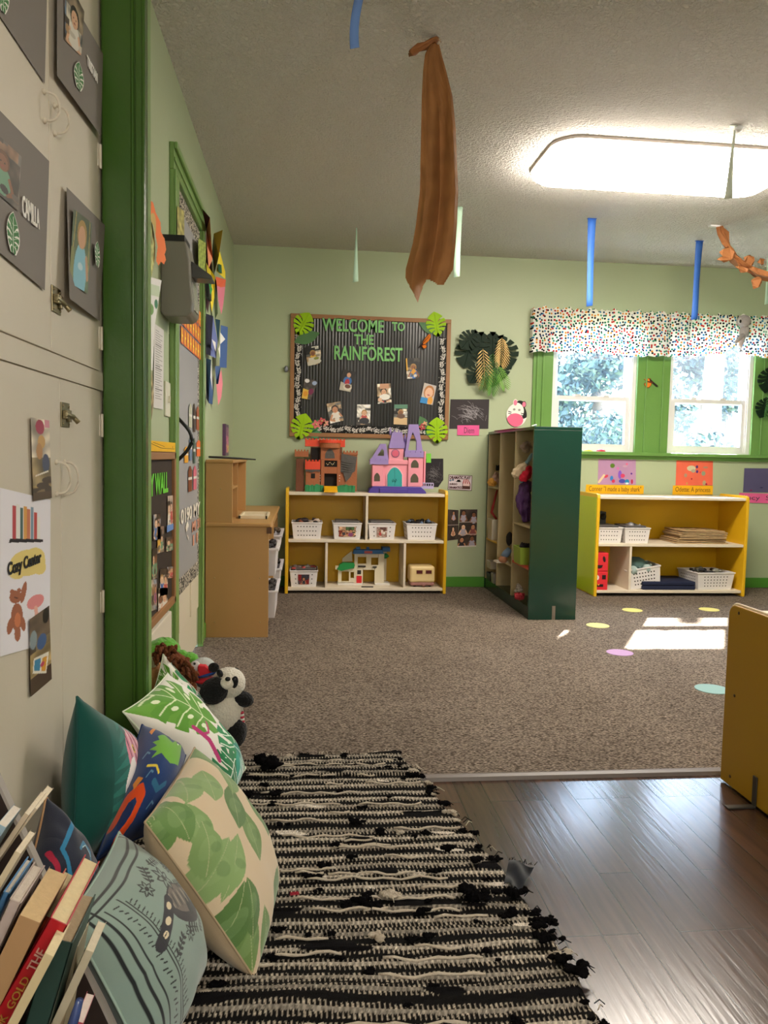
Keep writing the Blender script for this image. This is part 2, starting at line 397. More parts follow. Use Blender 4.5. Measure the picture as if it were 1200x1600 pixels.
def wood_floor_mat():
    m = M('brown_strip_hardwood', '4c3628', 0.24, spec=0.6, coat=0.25)
    m.node_tree.nodes['Principled BSDF'].inputs['Coat Roughness'].default_value = 0.3; nt = m.node_tree; b = nt.nodes['Principled BSDF']
    tc = nt.nodes['Texture Coordinate']; mp = nt.nodes.new('ShaderNodeMapping'); mp.inputs['Rotation'].default_value = (0, 0, math.radians(90))
    nt.links.new(tc.outputs['Object'], mp.inputs['Vector'])
    br = nt.nodes.new('ShaderNodeTexBrick'); br.inputs['Scale'].default_value = 1.0; br.inputs['Brick Width'].default_value = 0.62; br.inputs['Row Height'].default_value = 0.083
    br.inputs['Mortar Size'].default_value = 0.0016; br.inputs['Mortar Smooth'].default_value = 0.3; br.offset = 0.37; br.offset_frequency = 3
    br.inputs['Color1'].default_value = tuple(lin(hx('4c3326')))+(1,); br.inputs['Color2'].default_value = tuple(lin(hx('38251a')))+(1,); br.inputs['Mortar'].default_value = tuple(lin(hx('17100c')))+(1,)
    nt.links.new(mp.outputs['Vector'], br.inputs['Vector'])
    mp2 = nt.nodes.new('ShaderNodeMapping'); mp2.inputs['Scale'].default_value = (14, 1.0, 1); nt.links.new(tc.outputs['Object'], mp2.inputs['Vector'])
    n = nt.nodes.new('ShaderNodeTexNoise'); n.inputs['Scale'].default_value = 5; n.inputs['Detail'].default_value = 8; nt.links.new(mp2.outputs['Vector'], n.inputs['Vector'])
    mx = nt.nodes.new('ShaderNodeMix'); mx.data_type = 'RGBA'; mx.blend_type = 'MULTIPLY'; mx.inputs[0].default_value = 0.8
    r2 = nt.nodes.new('ShaderNodeValToRGB'); r2.color_ramp.elements[0].position = 0.3; r2.color_ramp.elements[0].color = (0.45, 0.42, 0.40, 1); r2.color_ramp.elements[1].position = 0.7; r2.color_ramp.elements[1].color = (1.2, 1.15, 1.1, 1)
    nt.links.new(n.outputs['Fac'], r2.inputs['Fac']); nt.links.new(br.outputs['Color'], mx.inputs[6]); nt.links.new(r2.outputs['Color'], mx.inputs[7]); nt.links.new(mx.outputs[2], b.inputs['Base Color'])
    n3 = nt.nodes.new('ShaderNodeTexNoise'); n3.inputs['Scale'].default_value = 9; n3.inputs['Detail'].default_value = 2; nt.links.new(tc.outputs['Object'], n3.inputs['Vector'])
    mr = nt.nodes.new('ShaderNodeMapRange'); mr.inputs['To Min'].default_value = 0.22; mr.inputs['To Max'].default_value = 0.30; nt.links.new(n3.outputs['Fac'], mr.inputs['Value']); b.inputs['Roughness'].default_value = 0.20
    ad = nt.nodes.new('ShaderNodeMath'); ad.operation = 'MULTIPLY_ADD'; ad.inputs[1].default_value = -1.2; nt.links.new(br.outputs['Fac'], ad.inputs[0]); nt.links.new(n.outputs['Fac'], ad.inputs[2])
    bp = nt.nodes.new('ShaderNodeBump'); bp.inputs['Strength'].default_value = 0.35; bp.inputs['Distance'].default_value = 0.002
    nt.links.new(ad.outputs[0], bp.inputs['Height']); nt.links.new(bp.outputs['Normal'], b.inputs['Normal'])
    return m
def popcorn_mat():
    m = M('popcorn_ceiling', 'f0ebe4', 0.95, spec=0.1); nt = m.node_tree; b = nt.nodes['Principled BSDF']; tc = nt.nodes['Texture Coordinate']
    n = nt.nodes.new('ShaderNodeTexNoise'); n.inputs['Scale'].default_value = 68; n.inputs['Detail'].default_value = 3; n.inputs['Distortion'].default_value = 0.7; nt.links.new(tc.outputs['Object'], n.inputs['Vector'])
    r = nt.nodes.new('ShaderNodeValToRGB'); r.color_ramp.elements[0].position = 0.40; r.color_ramp.elements[1].position = 0.62; nt.links.new(n.outputs['Fac'], r.inputs['Fac'])
    bp = nt.nodes.new('ShaderNodeBump'); bp.inputs['Strength'].default_value = 1.0; bp.inputs['Distance'].default_value = 0.010
    nt.links.new(r.outputs['Color'], bp.inputs['Height']); nt.links.new(bp.outputs['Normal'], b.inputs['Normal'])
    return m
CARPET, WOODFLOOR, POP = carpet_mat(), wood_floor_mat(), popcorn_mat()
YO0, YO1 = 2.12, 2.24        # the opening between the rooms
XR = 4.5
struct(MB().box(-0.75, XR, 2.235, YB+0.15, -0.06, 0.0), 'floor', CARPET)
struct(MB().box(-1.1, XR, -1.8, 2.235, -0.07, -0.006), 'floor.001', WOODFLOOR)
struct(MB().prism([(2.215, -0.008), (2.220, 0.005), (2.236, 0.008), (2.252, 0.004), (2.252, -0.008)], Fr((-0.5, 0, 0), (0, 1, 0), (0, 0, 1), (1, 0, 0)), 0, 3.4), 'trim_1', M('grey_vinyl_threshold', '6e655f', 0.35))
struct(MB().box(-1.1, XR, -1.8, YB+0.15, H, H+0.08), 'ceiling', POP)
# back wall with its two window openings
WZ0, WZ1 = 1.032, 2.0
wx = [BWF.px(u, 640)[0] for u in (861, 992, 1043.5, 1174)]
mb = MB()
T = 0.15
mb.box(-0.75, XR, YB, YB+T, 0, WZ0); mb.box(-0.75, XR, YB, YB+T, WZ1, H)
mb.box(-0.75, wx[0], YB, YB+T, WZ0, WZ1); mb.box(wx[1], wx[2], YB, YB+T, WZ0, WZ1); mb.box(wx[3], XR, YB, YB+T, WZ0, WZ1)
struct(mb, 'wall_back', WALL)
DY0, DY1, DZ = 3.165, 3.85, 2.03
mb = MB(); mb.box(XL-0.12, XL, YO1, DY0, 0, H); mb.box(XL-0.12, XL, DY1, YB, 0, H); mb.box(XL-0.12, XL, DY0, DY1, DZ, H)
struct(mb, 'wall_left', WALL)
struct(MB().box(XR, XR+0.1, -1.8, YB+T, 0, H), 'wall_right', WALL)
struct(MB().box(-1.1, XR, -1.9, -1.8, 0, H), 'wall_front', CREAMP)
mb = MB().box(-0.432, 3.3, YO0+0.02, YO1, 2.36, H); mb.box(3.3, XR, YO0+0.02, YO1, 0, H); struct(mb, 'wall_header', WALL)
# green casing of the opening at the left: flat face, bead and back band
mb = MB().box(-0.528, -0.419, 2.102, 2.13, 0, H)
mb.tube([(-0.452, 2.102, 0), (-0.452, 2.102, H)], 0.005, 8); mb.box(-0.443, -0.419, 2.094, 2.103, 0, H); mb.tube([(-0.424, 2.094, 0), (-0.424, 2.094, H)], 0.004, 8)
struct(mb, 'trim_2', DGREEN, 0.002)
struct(MB().box(-0.60, -0.433, 2.13, YO1, 0, H), 'trim_3', M('sage_jamb_paint', '7f9c5e', 0.35, 0.15, 30))
# baseboards
BB = M('green_baseboard_paint', '4e8a2f', 0.35, 0.1, 30)
struct(MB().box(XL, XR, YB-0.018, YB, 0, 0.078), 'baseboard_back', BB, 0.004)
mb = MB().box(XL, XL+0.016, DY1+0.1, YB, 0, 0.078); struct(mb, 'baseboard_left', BB, 0.004)

# left door with its casing
mb = MB().box(XL-0.04, XL-0.004, DY0+0.003, DY1-0.003, 0.012, DZ-0.003)
door = struct(mb, 'door_1', M('cream_door_paint', 'd9cfb8', 0.4, spec=0.35), 0.002)
# raised panels of the door
mb = MB()
for ya, yb in ((DY0+0.11, DY0+0.36), (DY0+0.45, DY0+0.70)):
    for za, zb in ((0.20, 0.80), (0.98, 1.55), (1.66, 1.93)):
        mb.box(XL-0.006, XL+0.003, ya, yb, za, zb)
struct_p = mb.build('door_panel', MATS['cream_door_paint'], door, bevel=0.006)
CAS = M('casing_green_paint', '7a9c58', 0.3, 0.2, 30)
mb = MB()
for ya, yb in ((DY0-0.125, DY0), (DY1, DY1+0.115)):
    mb.box(XL, XL+0.018, ya, yb, 0, DZ); mb.box(XL+0.018, XL+0.026, ya if ya > 3.9 else ya, ya+0.02, 0, DZ)
mb.box(XL, XL+0.018, DY0-0.125, DY1+0.115, DZ, DZ+0.10); mb.box(XL+0.018, XL+0.03, DY0-0.125, DY1+0.115, DZ+0.075, DZ+0.10); mb.box(XL+0.018, XL+0.024, DY0-0.125, DY1+0.115, DZ+0.03, DZ+0.045)
struct(mb, 'trim_4', CAS, 0.003)
# door pull and latch plate
t = mb = MB()
hz = 1.02
mb.box(XL-0.004, XL+0.01, DY0+0.015, DY0+0.045, hz-0.10, hz+0.10)
h_ = mb.build('door_plate', M('brass_plate', 'cfc093', 0.35, metal=0.6), door, bevel=0.003)
pts = [(XL+0.005+0.055*math.sin(math.pi*i/10), DY0+0.05, hz-0.085+0.17*i/10) for i in range(11)]
MB().tube(pts, 0.007, 8).build('door_handle', BLACK, door)

# window casings and sill
mb = MB()
g0 = [BWF.px(u, 640)[0] for u in (830, 1300)]
def board(a, b, z0=WZ0, z1=2.06, grooves=()):
    mb.box(a, b, YB-0.018, YB, z0, z1)
    for g in grooves: mb.box(g-0.006, g+0.006, YB-0.030, YB-0.016, z0, z1)
board(g0[0], wx[0], grooves=[BWF.px(836, 640)[0], BWF.px(845, 640)[0]])
board(wx[1], wx[2], grooves=[BWF.px(1006, 640)[0], BWF.px(1032, 640)[0]])
board(wx[3], g0[1], grooves=[BWF.px(1188, 640)[0], BWF.px(1215, 640)[0]])
mb.box(g0[0], g0[1], YB-0.018, YB, WZ1, 2.06)
struct(mb, 'trim_5', GREEN, 0.003)
mb = MB().box(g0[0]-0.03, g0[1], YB-0.055, YB+0.03, WZ0-0.022, WZ0+0.004); mb.box(g0[0], g0[1], YB-0.02, YB, WZ0-0.05, WZ0-0.022)
struct(mb, 'trim_6', GREEN, 0.004)
# windows
def glass_mat():
    m = bpy.data.materials.new('window_glass'); m.use_nodes = True; nt = m.node_tree; nt.nodes.clear()
    out = nt.nodes.new('ShaderNodeOutputMaterial'); tr = nt.nodes.new('ShaderNodeBsdfTransparent'); gl = nt.nodes.new('ShaderNodeBsdfGlossy'); tl = nt.nodes.new('ShaderNodeBsdfTranslucent')
    tl.inputs['Color'].default_value = (0.75, 0.85, 1, 1); gl.inputs['Roughness'].default_value = 0.02
    tc = nt.nodes.new('ShaderNodeTexCoord'); n = nt.nodes.new('ShaderNodeTexNoise'); n.inputs['Scale'].default_value = 9; n.inputs['Detail'].default_value = 6; nt.links.new(tc.outputs['Object'], n.inputs['Vector'])
    mr = nt.nodes.new('ShaderNodeMapRange'); mr.inputs['To Min'].default_value = 0.004; mr.inputs['To Max'].default_value = 0.018; nt.links.new(n.outputs['Fac'], mr.inputs['Value'])
    a = nt.nodes.new('ShaderNodeMixShader'); nt.links.new(mr.outputs['Result'], a.inputs[0]); nt.links.new(tr.outputs[0], a.inputs[1]); nt.links.new(tl.outputs[0], a.inputs[2])
    b = nt.nodes.new('ShaderNodeMixShader'); b.inputs[0].default_value = 0.06; nt.links.new(a.outputs[0], b.inputs[1]); nt.links.new(gl.outputs[0], b.inputs[2]); nt.links.new(b.outputs[0], out.inputs[0])
    return m
GLASS = glass_mat()
def window(name, a, b):
    y0 = YB+0.005
    mb = MB()
    f = 0.028
    mb.box(a, a+f, y0, YB+0.13, WZ0, WZ1); mb.box(b-f, b, y0, YB+0.13, WZ0, WZ1); mb.box(a+f, b-f, y0, YB+0.13, WZ1-f, WZ1); mb.box(a+f, b-f, y0+0.001, YB+0.13, WZ0, WZ0+0.022)
    for q in (0.012, 0.055): mb.box(b-f-0.010, b-f, YB+q, YB+q+0.012, WZ0, WZ1); mb.box(a+f, a+f+0.006, YB+q, YB+q+0.012, WZ0, WZ1)
    fr = struct(mb, name, WHITEP)
    zm = 1.452
    def sash(y, z0, z1, s, nm):
        m_ = MB(); A, B = a+f+0.004, b-f-0.004
        m_.box(A, A+s, y, y+0.03, z0, z1); m_.box(B-s, B, y, y+0.03, z0, z1); m_.box(A+s, B-s, y+0.001, y+0.029, z0, z0+s*1.15); m_.box(A+s, B-s, y+0.001, y+0.029, z1-s*0.9, z1)
        if nm == 'lower':
            for x in (A+(B-A)*0.3, A+(B-A)*0.68): m_.box(x-0.022, x+0.022, y-0.006, y+0.02, z1, z1+0.012)
        o = m_.build('sash', WHITEP, fr)
        MB().box(A+s*0.8, B-s*0.8, y+0.013, y+0.017, z0+s, z1-s*0.8).build('glass_pane', GLASS, o)
    sash(YB+0.022, WZ0+0.022, zm, 0.034, 'lower'); sash(YB+0.065, zm-0.035, WZ1-f, 0.030, 'upper')
    p = lamp(name+'_daylight_portal', 'AREA', ((a+b)/2, YB+0.16, (WZ0+WZ1)/2), 1, size=b-a, size_y=WZ1-WZ0, direction=(0, -1, 0)); p.data.cycles.is_portal = True
    return fr
window('window_1', wx[0], wx[1]); window('window_2', wx[2], wx[3])

# ------------------------------------------------------------------ outdoors
struct(MB().box(-6, 16, YB+T, 26, -1.3, -1.25), 'ground', M('sunlit_lawn', '6a7850', 0.9, var=0.3, vscale=3))
LEAFM = [M('leaf_light', '50604a', 0.6, var=0.3, vscale=9), M('leaf_mid', '304640', 0.6, var=0.3, vscale=9), M('leaf_dark', '203638', 0.6, var=0.3, vscale=9)]
BARK = M('tree_bark', '7a6a5c', 0.9, 0.8, 20, var=0.3)
def tree(label, x, y, z0, h, r, n, seed, group, trunk=0.11, ls=0.09, cz=None):
    t = thing('leafy_tree', label, 'tree', (x, y, z0), group)
    MB().tube([(x, y, z0), (x+0.1, y, z0+h*0.4), (x-0.05, y+0.1, z0+h*0.85)], [trunk, trunk*0.8, trunk*0.4], 10).build('trunk', BARK, t)
    rs = np.random.RandomState(seed); mb = MB(); cz = cz if cz is not None else z0+h*0.72
    bl = [(np.array([x, y, cz])+rs.normal(0, 1, 3)*np.array([r[0], r[1], r[2]])*0.5, rs.uniform(0.3, 0.55)) for _ in range(26)]
    for k in range(n):
        c, q = bl[rs.randint(len(bl))]; d = rs.normal(0, 1, 3); d /= np.linalg.norm(d); p = c+d*q*max(r)*0.6*rs.uniform(0.5, 1)
        a = rs.normal(0, 1, 3); a /= np.linalg.norm(a); b_ = np.cross(a, d); b_ /= np.linalg.norm(b_)+1e-9; s_ = ls*rs.uniform(0.6, 1.3)
        mb.add([p-a*s_, p+b_*s_*0.45+d*s_*0.1, p+a*s_, p-b_*s_*0.45+d*s_*0.1], [(0, 1, 2, 3)], rs.randint(3))
    o = mb.build('foliage', LEAFM, t)
    return t
g = 'trees outside the windows'
tree('leafy tree close outside the window nearer the green cabinet', 3.55, 9.2, -1.3, 5.0, (1.1, 0.7, 1.2), 9000, 1, g, ls=0.05, cz=1.9)
tree('tall tree behind the fence seen through the upper sashes', 6.4, 12.4, -1.3, 6.0, (1.7, 0.6, 1.2), 9000, 2, g, ls=0.07, cz=2.9)
tree('low bush filling the lower sash of the window nearer the cabinet', 2.75, 8.3, -1.3, 3.0, (0.9, 0.5, 0.8), 7000, 3, g, ls=0.045, cz=0.8)
tree('leafy tree in front of the fence filling the far window above the fence top', 5.05, 10.2, -1.3, 5.0, (1.2, 0.4, 0.7), 8000, 6, g, trunk=0.05, ls=0.06, cz=2.35)
# unseen crown, placed and shaped to block window_1's sunbeam
cw = np.array([(wx[0]+wx[1])/2, YB, 1.42]); sd = np.array(SUN_DIR); cc = cw+sd*4.3
tree('crown of the tree that shades the window nearer the cabinet', cc[0]-0.14, cc[1], -1.3, cc[2]+1.6, (0.28, 0.7, 0.75), 5200, 4, g, ls=0.09, cz=cc[2])
t = thing('plank_fence', 'pale plank fence standing beyond the windows', 'fence', (6, 11.4, -1.3))
FEN = M('weathered_fence_wood', '565860', 0.8, var=0.15, vscale=5)
mb = MB()
for k in range(70):
    x = 0.8+k*0.15; mb.box(x, x+0.135, 11.4, 11.42, -1.25, 1.62+0.02*math.sin(k*2.3))
mb.build('plank_row', FEN, t)
mb = MB().box(0.8, 11.3, 11.42, 11.47, 1.1, 1.22); mb.box(0.8, 11.3, 11.42, 11.47, -0.6, -0.48); mb.build('rail', FEN, t)
t = thing('bare_tree_trunk', 'thick tree trunk standing outside the window with the grey plush above it', 'tree trunk', (5.15, 9.4, -1.3))
MB().tube([(5.15, 9.4, -1.3), (5.13, 9.4, 1.0), (5.2, 9.45, 2.4), (5.35, 9.5, 5)], [0.17, 0.14, 0.12, 0.08], 14).build('trunk', BARK, t)
# ------------------------------------------------------------------ built-in cupboard at the left
def cpx(u, v, d=0.0): return CPF.px(u, v, d)
seam_u, seam_l = cpx(78, 400)[0], cpx(93, 650)[0]
ZU, ZLt = cpx(100, 557)[1], cpx(100, 594)[1]
YC1 = 2.10
cup = thing('built_in_cupboard', 'cream painted built-in cupboard with four plain doors beside the dark green post', 'cupboard', (XC-0.2, 0.6, 0))
MB().box(-0.95, XC-0.007, -1.2, YC1+0.03, 0, H).build('cupboard_body', CREAMP, cup)
MB().box(XC-0.0065, XC+0.001, -1.2, YC1+0.0, ZLt+0.003, ZU-0.003).build('face_rail', CREAMP, cup)
MB().box(XC-0.0065, XC, -1.2, YC1, 0, 0.09).build('face_rail', CREAMP, cup)
DOORS = []
for (ya, yb, za, zb) in ((0.9, seam_u-0.002, ZU, H-0.02), (seam_u+0.002, YC1-0.03, ZU, H-0.02), (0.9, seam_l-0.001, 0.095, ZLt), (seam_l+0.001, YC1-0.03, 0.095, ZLt)):
    DOORS.append(MB().box(XC-0.006, XC+0.001, ya, yb, za, zb).build('cupboard_door', CREAMP, cup, bevel=0.0015))
def pull(y, z0, z1, par=cup):
    X = XC+0.001; pts = []
    for i in range(13):
        a = math.pi*i/12; pts.append((X+0.030*math.sin(a)**0.6, y+0.004*math.sin(a), z1-(z1-z0)*(1-math.cos(a))/2))
    mb = MB().tube(pts, 0.0028, 8); mb.ball((X+0.001, y, z1), 0.006, nu=10, nv=6); mb.ball((X+0.001, y, z0), 0.006, nu=10, nv=6)
    return mb.build('door_handle', CREAMP, par)
pull(cpx(67, 143)[0], cpx(67, 188)[1], cpx(67, 143)[1], DOORS[0]); pull(cpx(83, 165)[0], cpx(83, 208)[1], cpx(83, 165)[1], DOORS[1])
pull(cpx(86, 722)[0], cpx(86, 772)[1], cpx(86, 722)[1], DOORS[2]); pull(cpx(99, 722)[0], cpx(99, 772)[1], cpx(99, 722)[1], DOORS[3])
def latch(u, v, par):
    y, z = cpx(u, v); X = XC+0.001
    mb = MB().box(X, X+0.003, y-0.03, y+0.028, z-0.026, z+0.028)
    mb.box(X+0.003, X+0.014, y-0.025, y-0.008, z-0.008, z+0.010); mb.tube([(X+0.010, y-0.028, z+0.001), (X+0.010, y+0.030, z-0.002)], 0.006, 10)
    mb.tube([(X+0.010, y+0.03, z-0.002), (X+0.020, y+0.036, z-0.014)], [0.005, 0.006], 10); mb.box(X+0.003, X+0.010, y+0.006, y+0.02, z-0.014, z+0.012)
    for dy, dz in ((-0.022, 0.02), (-0.022, -0.019), (0.02, 0.02), (0.02, -0.019)): mb.ball((X+0.003, y+dy, z+dz), 0.003, nu=8, nv=5)
    mb.build('latch', M('aged_brass', '857a5c', 0.38, metal=0.85, var=0.2, vscale=60), par, bevel=0.001)
latch(86, 470, DOORS[1]); latch(100, 649, DOORS[3])
for v in (250, 530, 665, 940):
    y, z = YC1-0.028, cpx(158, v)[1]
    MB().box(XC, XC+0.003, y-0.012, y+0.016, z-0.028, z+0.028).tube([(XC+0.004, y+0.003, z-0.03), (XC+0.004, y+0.003, z+0.03)], 0.004, 8).build('hinge', CREAMP, DOORS[1] if v < 560 else DOORS[3], bevel=0.001)

# ------------------------------------------------------------------ painted pictures
SK = ['e0b08c', 'c98f68', '8a5a3c', 'f0c8a6']
def person_on(cv, cx, cy, s, skin, hair, shirt, legs=None):
    cv.ell(cx, cy-0.95*s, 0.62*s, 0.75*s, shirt)
    if legs: cv.ell(cx-0.25*s, cy-1.8*s, 0.28*s, 0.6*s, legs); cv.ell(cx+0.25*s, cy-1.8*s, 0.28*s, 0.6*s, legs)
    cv.line([(cx-0.5*s, cy-0.7*s), (cx-0.8*s, cy-1.3*s), (cx-0.3*s, cy-1.5*s)], 0.22*s, skin); cv.line([(cx+0.5*s, cy-0.7*s), (cx+0.8*s, cy-1.3*s), (cx+0.4*s, cy-1.5*s)], 0.22*s, skin)
    cv.ell(cx, cy+0.08*s, 0.47*s, 0.52*s, hair); cv.ell(cx, cy-0.04*s, 0.36*s, 0.42*s, skin)
    cv.ell(cx-0.13*s, cy, 0.05*s, 0.04*s, '2a1a12'); cv.ell(cx+0.13*s, cy, 0.05*s, 0.04*s, '2a1a12'); cv.ell(cx, cy-0.22*s, 0.11*s, 0.04*s, 'a04a44')
def snapshot(asp, seed, pal=None, ny=46, n=2, bg=None, border=None):
    rs = np.random.RandomState(seed); pal = pal or ['3a2f28', '8a7a66', 'd8cdbd', '5a6a80', 'b08a60', '20201f', 'c8c0b0']
    cv = Cv(ny, asp, bg or pal[rs.randint(len(pal))])
    for k in range(9):
        x, y = rs.uniform(0, asp), rs.uniform(0, 1); q = rs.uniform(0.12, 0.4)
        cv.rect(x-q, y-q*rs.uniform(0.3, 1), x+q, y+q*rs.uniform(0.3, 1), pal[rs.randint(len(pal))])
    cv.noise(0.5, 4, seed)
    for k in range(n):
        person_on(cv, asp*(0.3+0.4*k/max(1, n-1) if n > 1 else 0.5)+rs.uniform(-.05, .05), rs.uniform(0.5, 0.66), rs.uniform(0.26, 0.38), SK[rs.randint(4)], ['2a1c14', '6a4426', '16110e', 'b08850'][rs.randint(4)], ['3f6fb0', 'c04a4a', 'e6e0d4', '3b3b44', 'e0b040', '6a9a7a', '8a4a7a'][rs.randint(7)])
    for k in range(4):
        x, y = rs.uniform(0.1, asp), rs.uniform(0, 0.3); cv.ell(x, y, rs.uniform(0.05, 0.15), rs.uniform(0.03, 0.08), pal[rs.randint(len(pal))])
    if border: cv.rect(0, 0, asp, 0.03, border); cv.rect(0, 0, 0.03, 1, border); cv.rect(asp-0.03, 0, asp, 1, border); cv.rect(0, 0.97, asp, 1, border)
    return cv
def card_corners(fr, pts, d): return quad(fr, pts, d)
# name cards (grey) on the cupboard doors ---- corners bl, br, tr, tl in picture order
def name_card(label, pts, seed, name=None, photo=None, leafbox=None, npos=None, d=0.006, curl=0.0):
    t = thing('name_card', label, 'card', CPF(*CPF.px(*pts[0], d), d), 'grey name cards with photographs on the cupboard doors')
    cv = Cv(40, 0.8, '7b736c').noise(0.03, 1, seed)
    c = quad(CPF, pts, d); sheet('card', cv, c, PAPER, t, curl=(lambda U, V: curl*(1-V)*(1-U)) if curl else None)
    if photo:
        p, kw = photo; c2 = quad(CPF, p, d+0.002+curl*0.5)
        cvp = snapshot(0.75, seed+9, ny=90, **kw); sheet('photo_print', cvp, c2, PHOTO, t)
    if leafbox:
        c3 = quad(CPF, leafbox, d+0.0035+curl*0.5); cv3 = Cv(90, 0.75, '7b736c'); cv3.keep = np.zeros(cv3.X.shape, bool)
        P = rot2(monstera_pts(0.93, 4, depth=0.0), 0, 0.375, 0.0, 0.62, 1); cv3.keep = cv3.inside(P); cv3.put(cv3.keep, 'e8e6dc')
        cv3.poly(rot2(monstera_pts(0.84, 4, depth=0.55, wid=0.07), 0, 0.375, 0.06, 0.62, 1), '3f7a42')
        cv3.line([(0.375, 0.08), (0.375, 0.85)], 0.02, 'd8e0cc')
        for k in range(4):
            for sg in (-1, 1): cv3.line([(0.375, 0.15+0.17*k), (0.375+sg*0.22, 0.30+0.16*k)], 0.014, 'b8ccb0')
        sheet('leaf_cutout', cv3, c3, PAPER, t)
    if name:
        txt, q = name; a0, b0 = CPF.px(*q[0], d+0.003); a1, b1 = CPF.px(*q[1], d+0.003)
        text_obj(txt, 'name_lettering', CPF, a0, a1, b0, b1, d+0.003+curl*0.6, M('white_lettering', 'ece8e0', 0.5), t, bold=0.015)
    return t
# pixel order: bl, br, tr, tl
name_card('grey name card with white-edged leaf at the top corner of the left cupboard door, topmost', [(-30, -20), (70, 131), (75, -70), (-30, -250)], 1, leafbox=[(-6, 8), (16, 30), (19, -22), (-6, -60)], d=0.004)
name_card('grey name card lettered in white high on the right cupboard door near the ring pulls', [(89, 118), (158, 213), (161, 84), (89, -40)], 2, ('TRISTAN', [(136, 102), (152, 115)]), ([(101, 62), (127, 88), (132, 18), (101, -40)], dict(n=1)), [(113, 128), (133, 151), (134, 108), (113, 82)], d=0.014, curl=0.0)
name_card('large grey name card with green leaf and photograph below the ring pulls', [(-30, 370), (70, 454), (77, 252), (-30, 142)], 3, ('CAMILLA', [(35, 337), (61, 328)]), ([(-20, 288), (28, 330), (34, 245), (-20, 195)], dict(n=1, pal=['4a4038', '8a6a52', '2a2422', '6a625a'])), [(7, 385), (34, 407), (34, 345), (7, 312)])
name_card('grey name card with photo of a child in pale blue shirt above the upper latch', [(98, 466), (156, 502), (164, 352), (104, 292)], 4, None, ([(108, 441), (137, 459), (144, 349), (115, 326)], dict(n=0, pal=['6a7a5a', '7a8a6a', '56604a'])), [(147, 408), (157, 424), (158, 384), (147, 368)], d=0.010, curl=0.014)
# redo that card's picture with the blue shirted child
cv = Cv(90, 0.75, '65735a').noise(0.3, 3, 4); cv.rect(0, 0.7, 0.75, 1, '55604c'); cv.line([(0.05, 0.3), (0.12, 1)], 0.02, 'c8b060'); cv.line([(0.7, 0.3), (0.66, 1)], 0.02, 'c8b060')
cv.rect(0, 0, 0.12, 0.5, '8a8a5a'); cv.ell(0.38, 0.20, 0.25, 0.42, '8cc4d8'); cv.ell(0.38, 0.74, 0.19, 0.2, 'b08a4c'); cv.ell(0.38, 0.70, 0.14, 0.16, 'd8a684'); cv.line([(0.6, 0.45), (0.68, 0.2)], 0.09, 'd0a080'); cv.ell(0.38, 0.30, 0.1, 0.05, 'c8e0ea')
for o_ in [o for o in bpy.data.objects if o.name.startswith('name_card')]:
    if o_['label'].startswith('grey name card with photo of a child'):
        for ch in list(o_.children):
            if ch.name.startswith('photo_print'): bpy.data.objects.remove(ch)
        sheet('photo_print', cv, quad(CPF, [(108, 441), (137, 459), (144, 349), (115, 326)], 0.020), PHOTO, o_)
# the reading corner sign
pts = [(0, 1026), (78, 1004), (79, 781), (0, 762)]
cv = Cv(230, 0.40, 'e8e4ea')
A = 0.40
for i, (c, h_) in enumerate(zip(['b84a50', 'e4e0da', '56706a', 'd8a054', 'c87a5a', '8298a8', 'c0504a', 'e8e4de'], [0.205, 0.22, 0.20, 0.215, 0.20, 0.22, 0.19, 0.16])):
    x = 0.085+i*0.028; cv.rect(x, 0.705, x+0.025, 0.705+h_, c)
cv.poly([(0.06, 0.68), (0.33, 0.70), (0.33, 0.72), (0.07, 0.705)], '2a2226')
cv.ell(0.21, 0.56, 0.145, 0.085, 'e6cf80', 0.15); cv.ell(0.27, 0.60, 0.08, 0.06, 'e6cf80'); cv.ell(0.12, 0.50, 0.06, 0.045, 'e6cf80'); cv.ell(0.3, 0.53, 0.06, 0.05, 'e6cf80')
for (x, y, rx, ry, r_) in ((0.11, 0.345, 0.045, 0.04, 0), (0.12, 0.22, 0.045, 0.085, 0), (0.17, 0.37, 0.02, 0.07, -0.25), (0.07, 0.17, 0.022, 0.05, -0.2), (0.125, 0.115, 0.024, 0.05, 0), (0.165, 0.17, 0.02, 0.05, 0.2), (0.085, 0.38, 0.018, 0.014, 0), (0.135, 0.385, 0.016, 0.014, 0)): cv.ell(x, y, rx, ry, 'a4654a', r_)
cv.ell(0.125, 0.20, 0.024, 0.045, 'cc7c54'); cv.line([(0.10, 0.345), (0.125, 0.335)], 0.006, '3a2018')
cv.ell(0.27, 0.30, 0.075, 0.045, 'e08c8c', 0.3); cv.line([(0.27, 0.26), (0.28, 0.20)], 0.03, 'e8b0a0')
t = thing('reading_corner_sign', 'white laminated sign with book row, yellow blob and brown bear on the lower door', 'sign', quad(CPF, pts, 0.003)[0])
sheet('sign_sheet', cv, quad(CPF, pts, 0.003), PAPER, t)
BLK = M('black_lettering', '17140f', 0.6)
a0, b0 = cpx(12, 906, 0.004); a1, b1 = cpx(64, 860, 0.004)
text_obj('Cozy Center', 'sign_lettering', CPF, a0, a1, b0, b1, 0.004, BLK, t, bold=0.03)
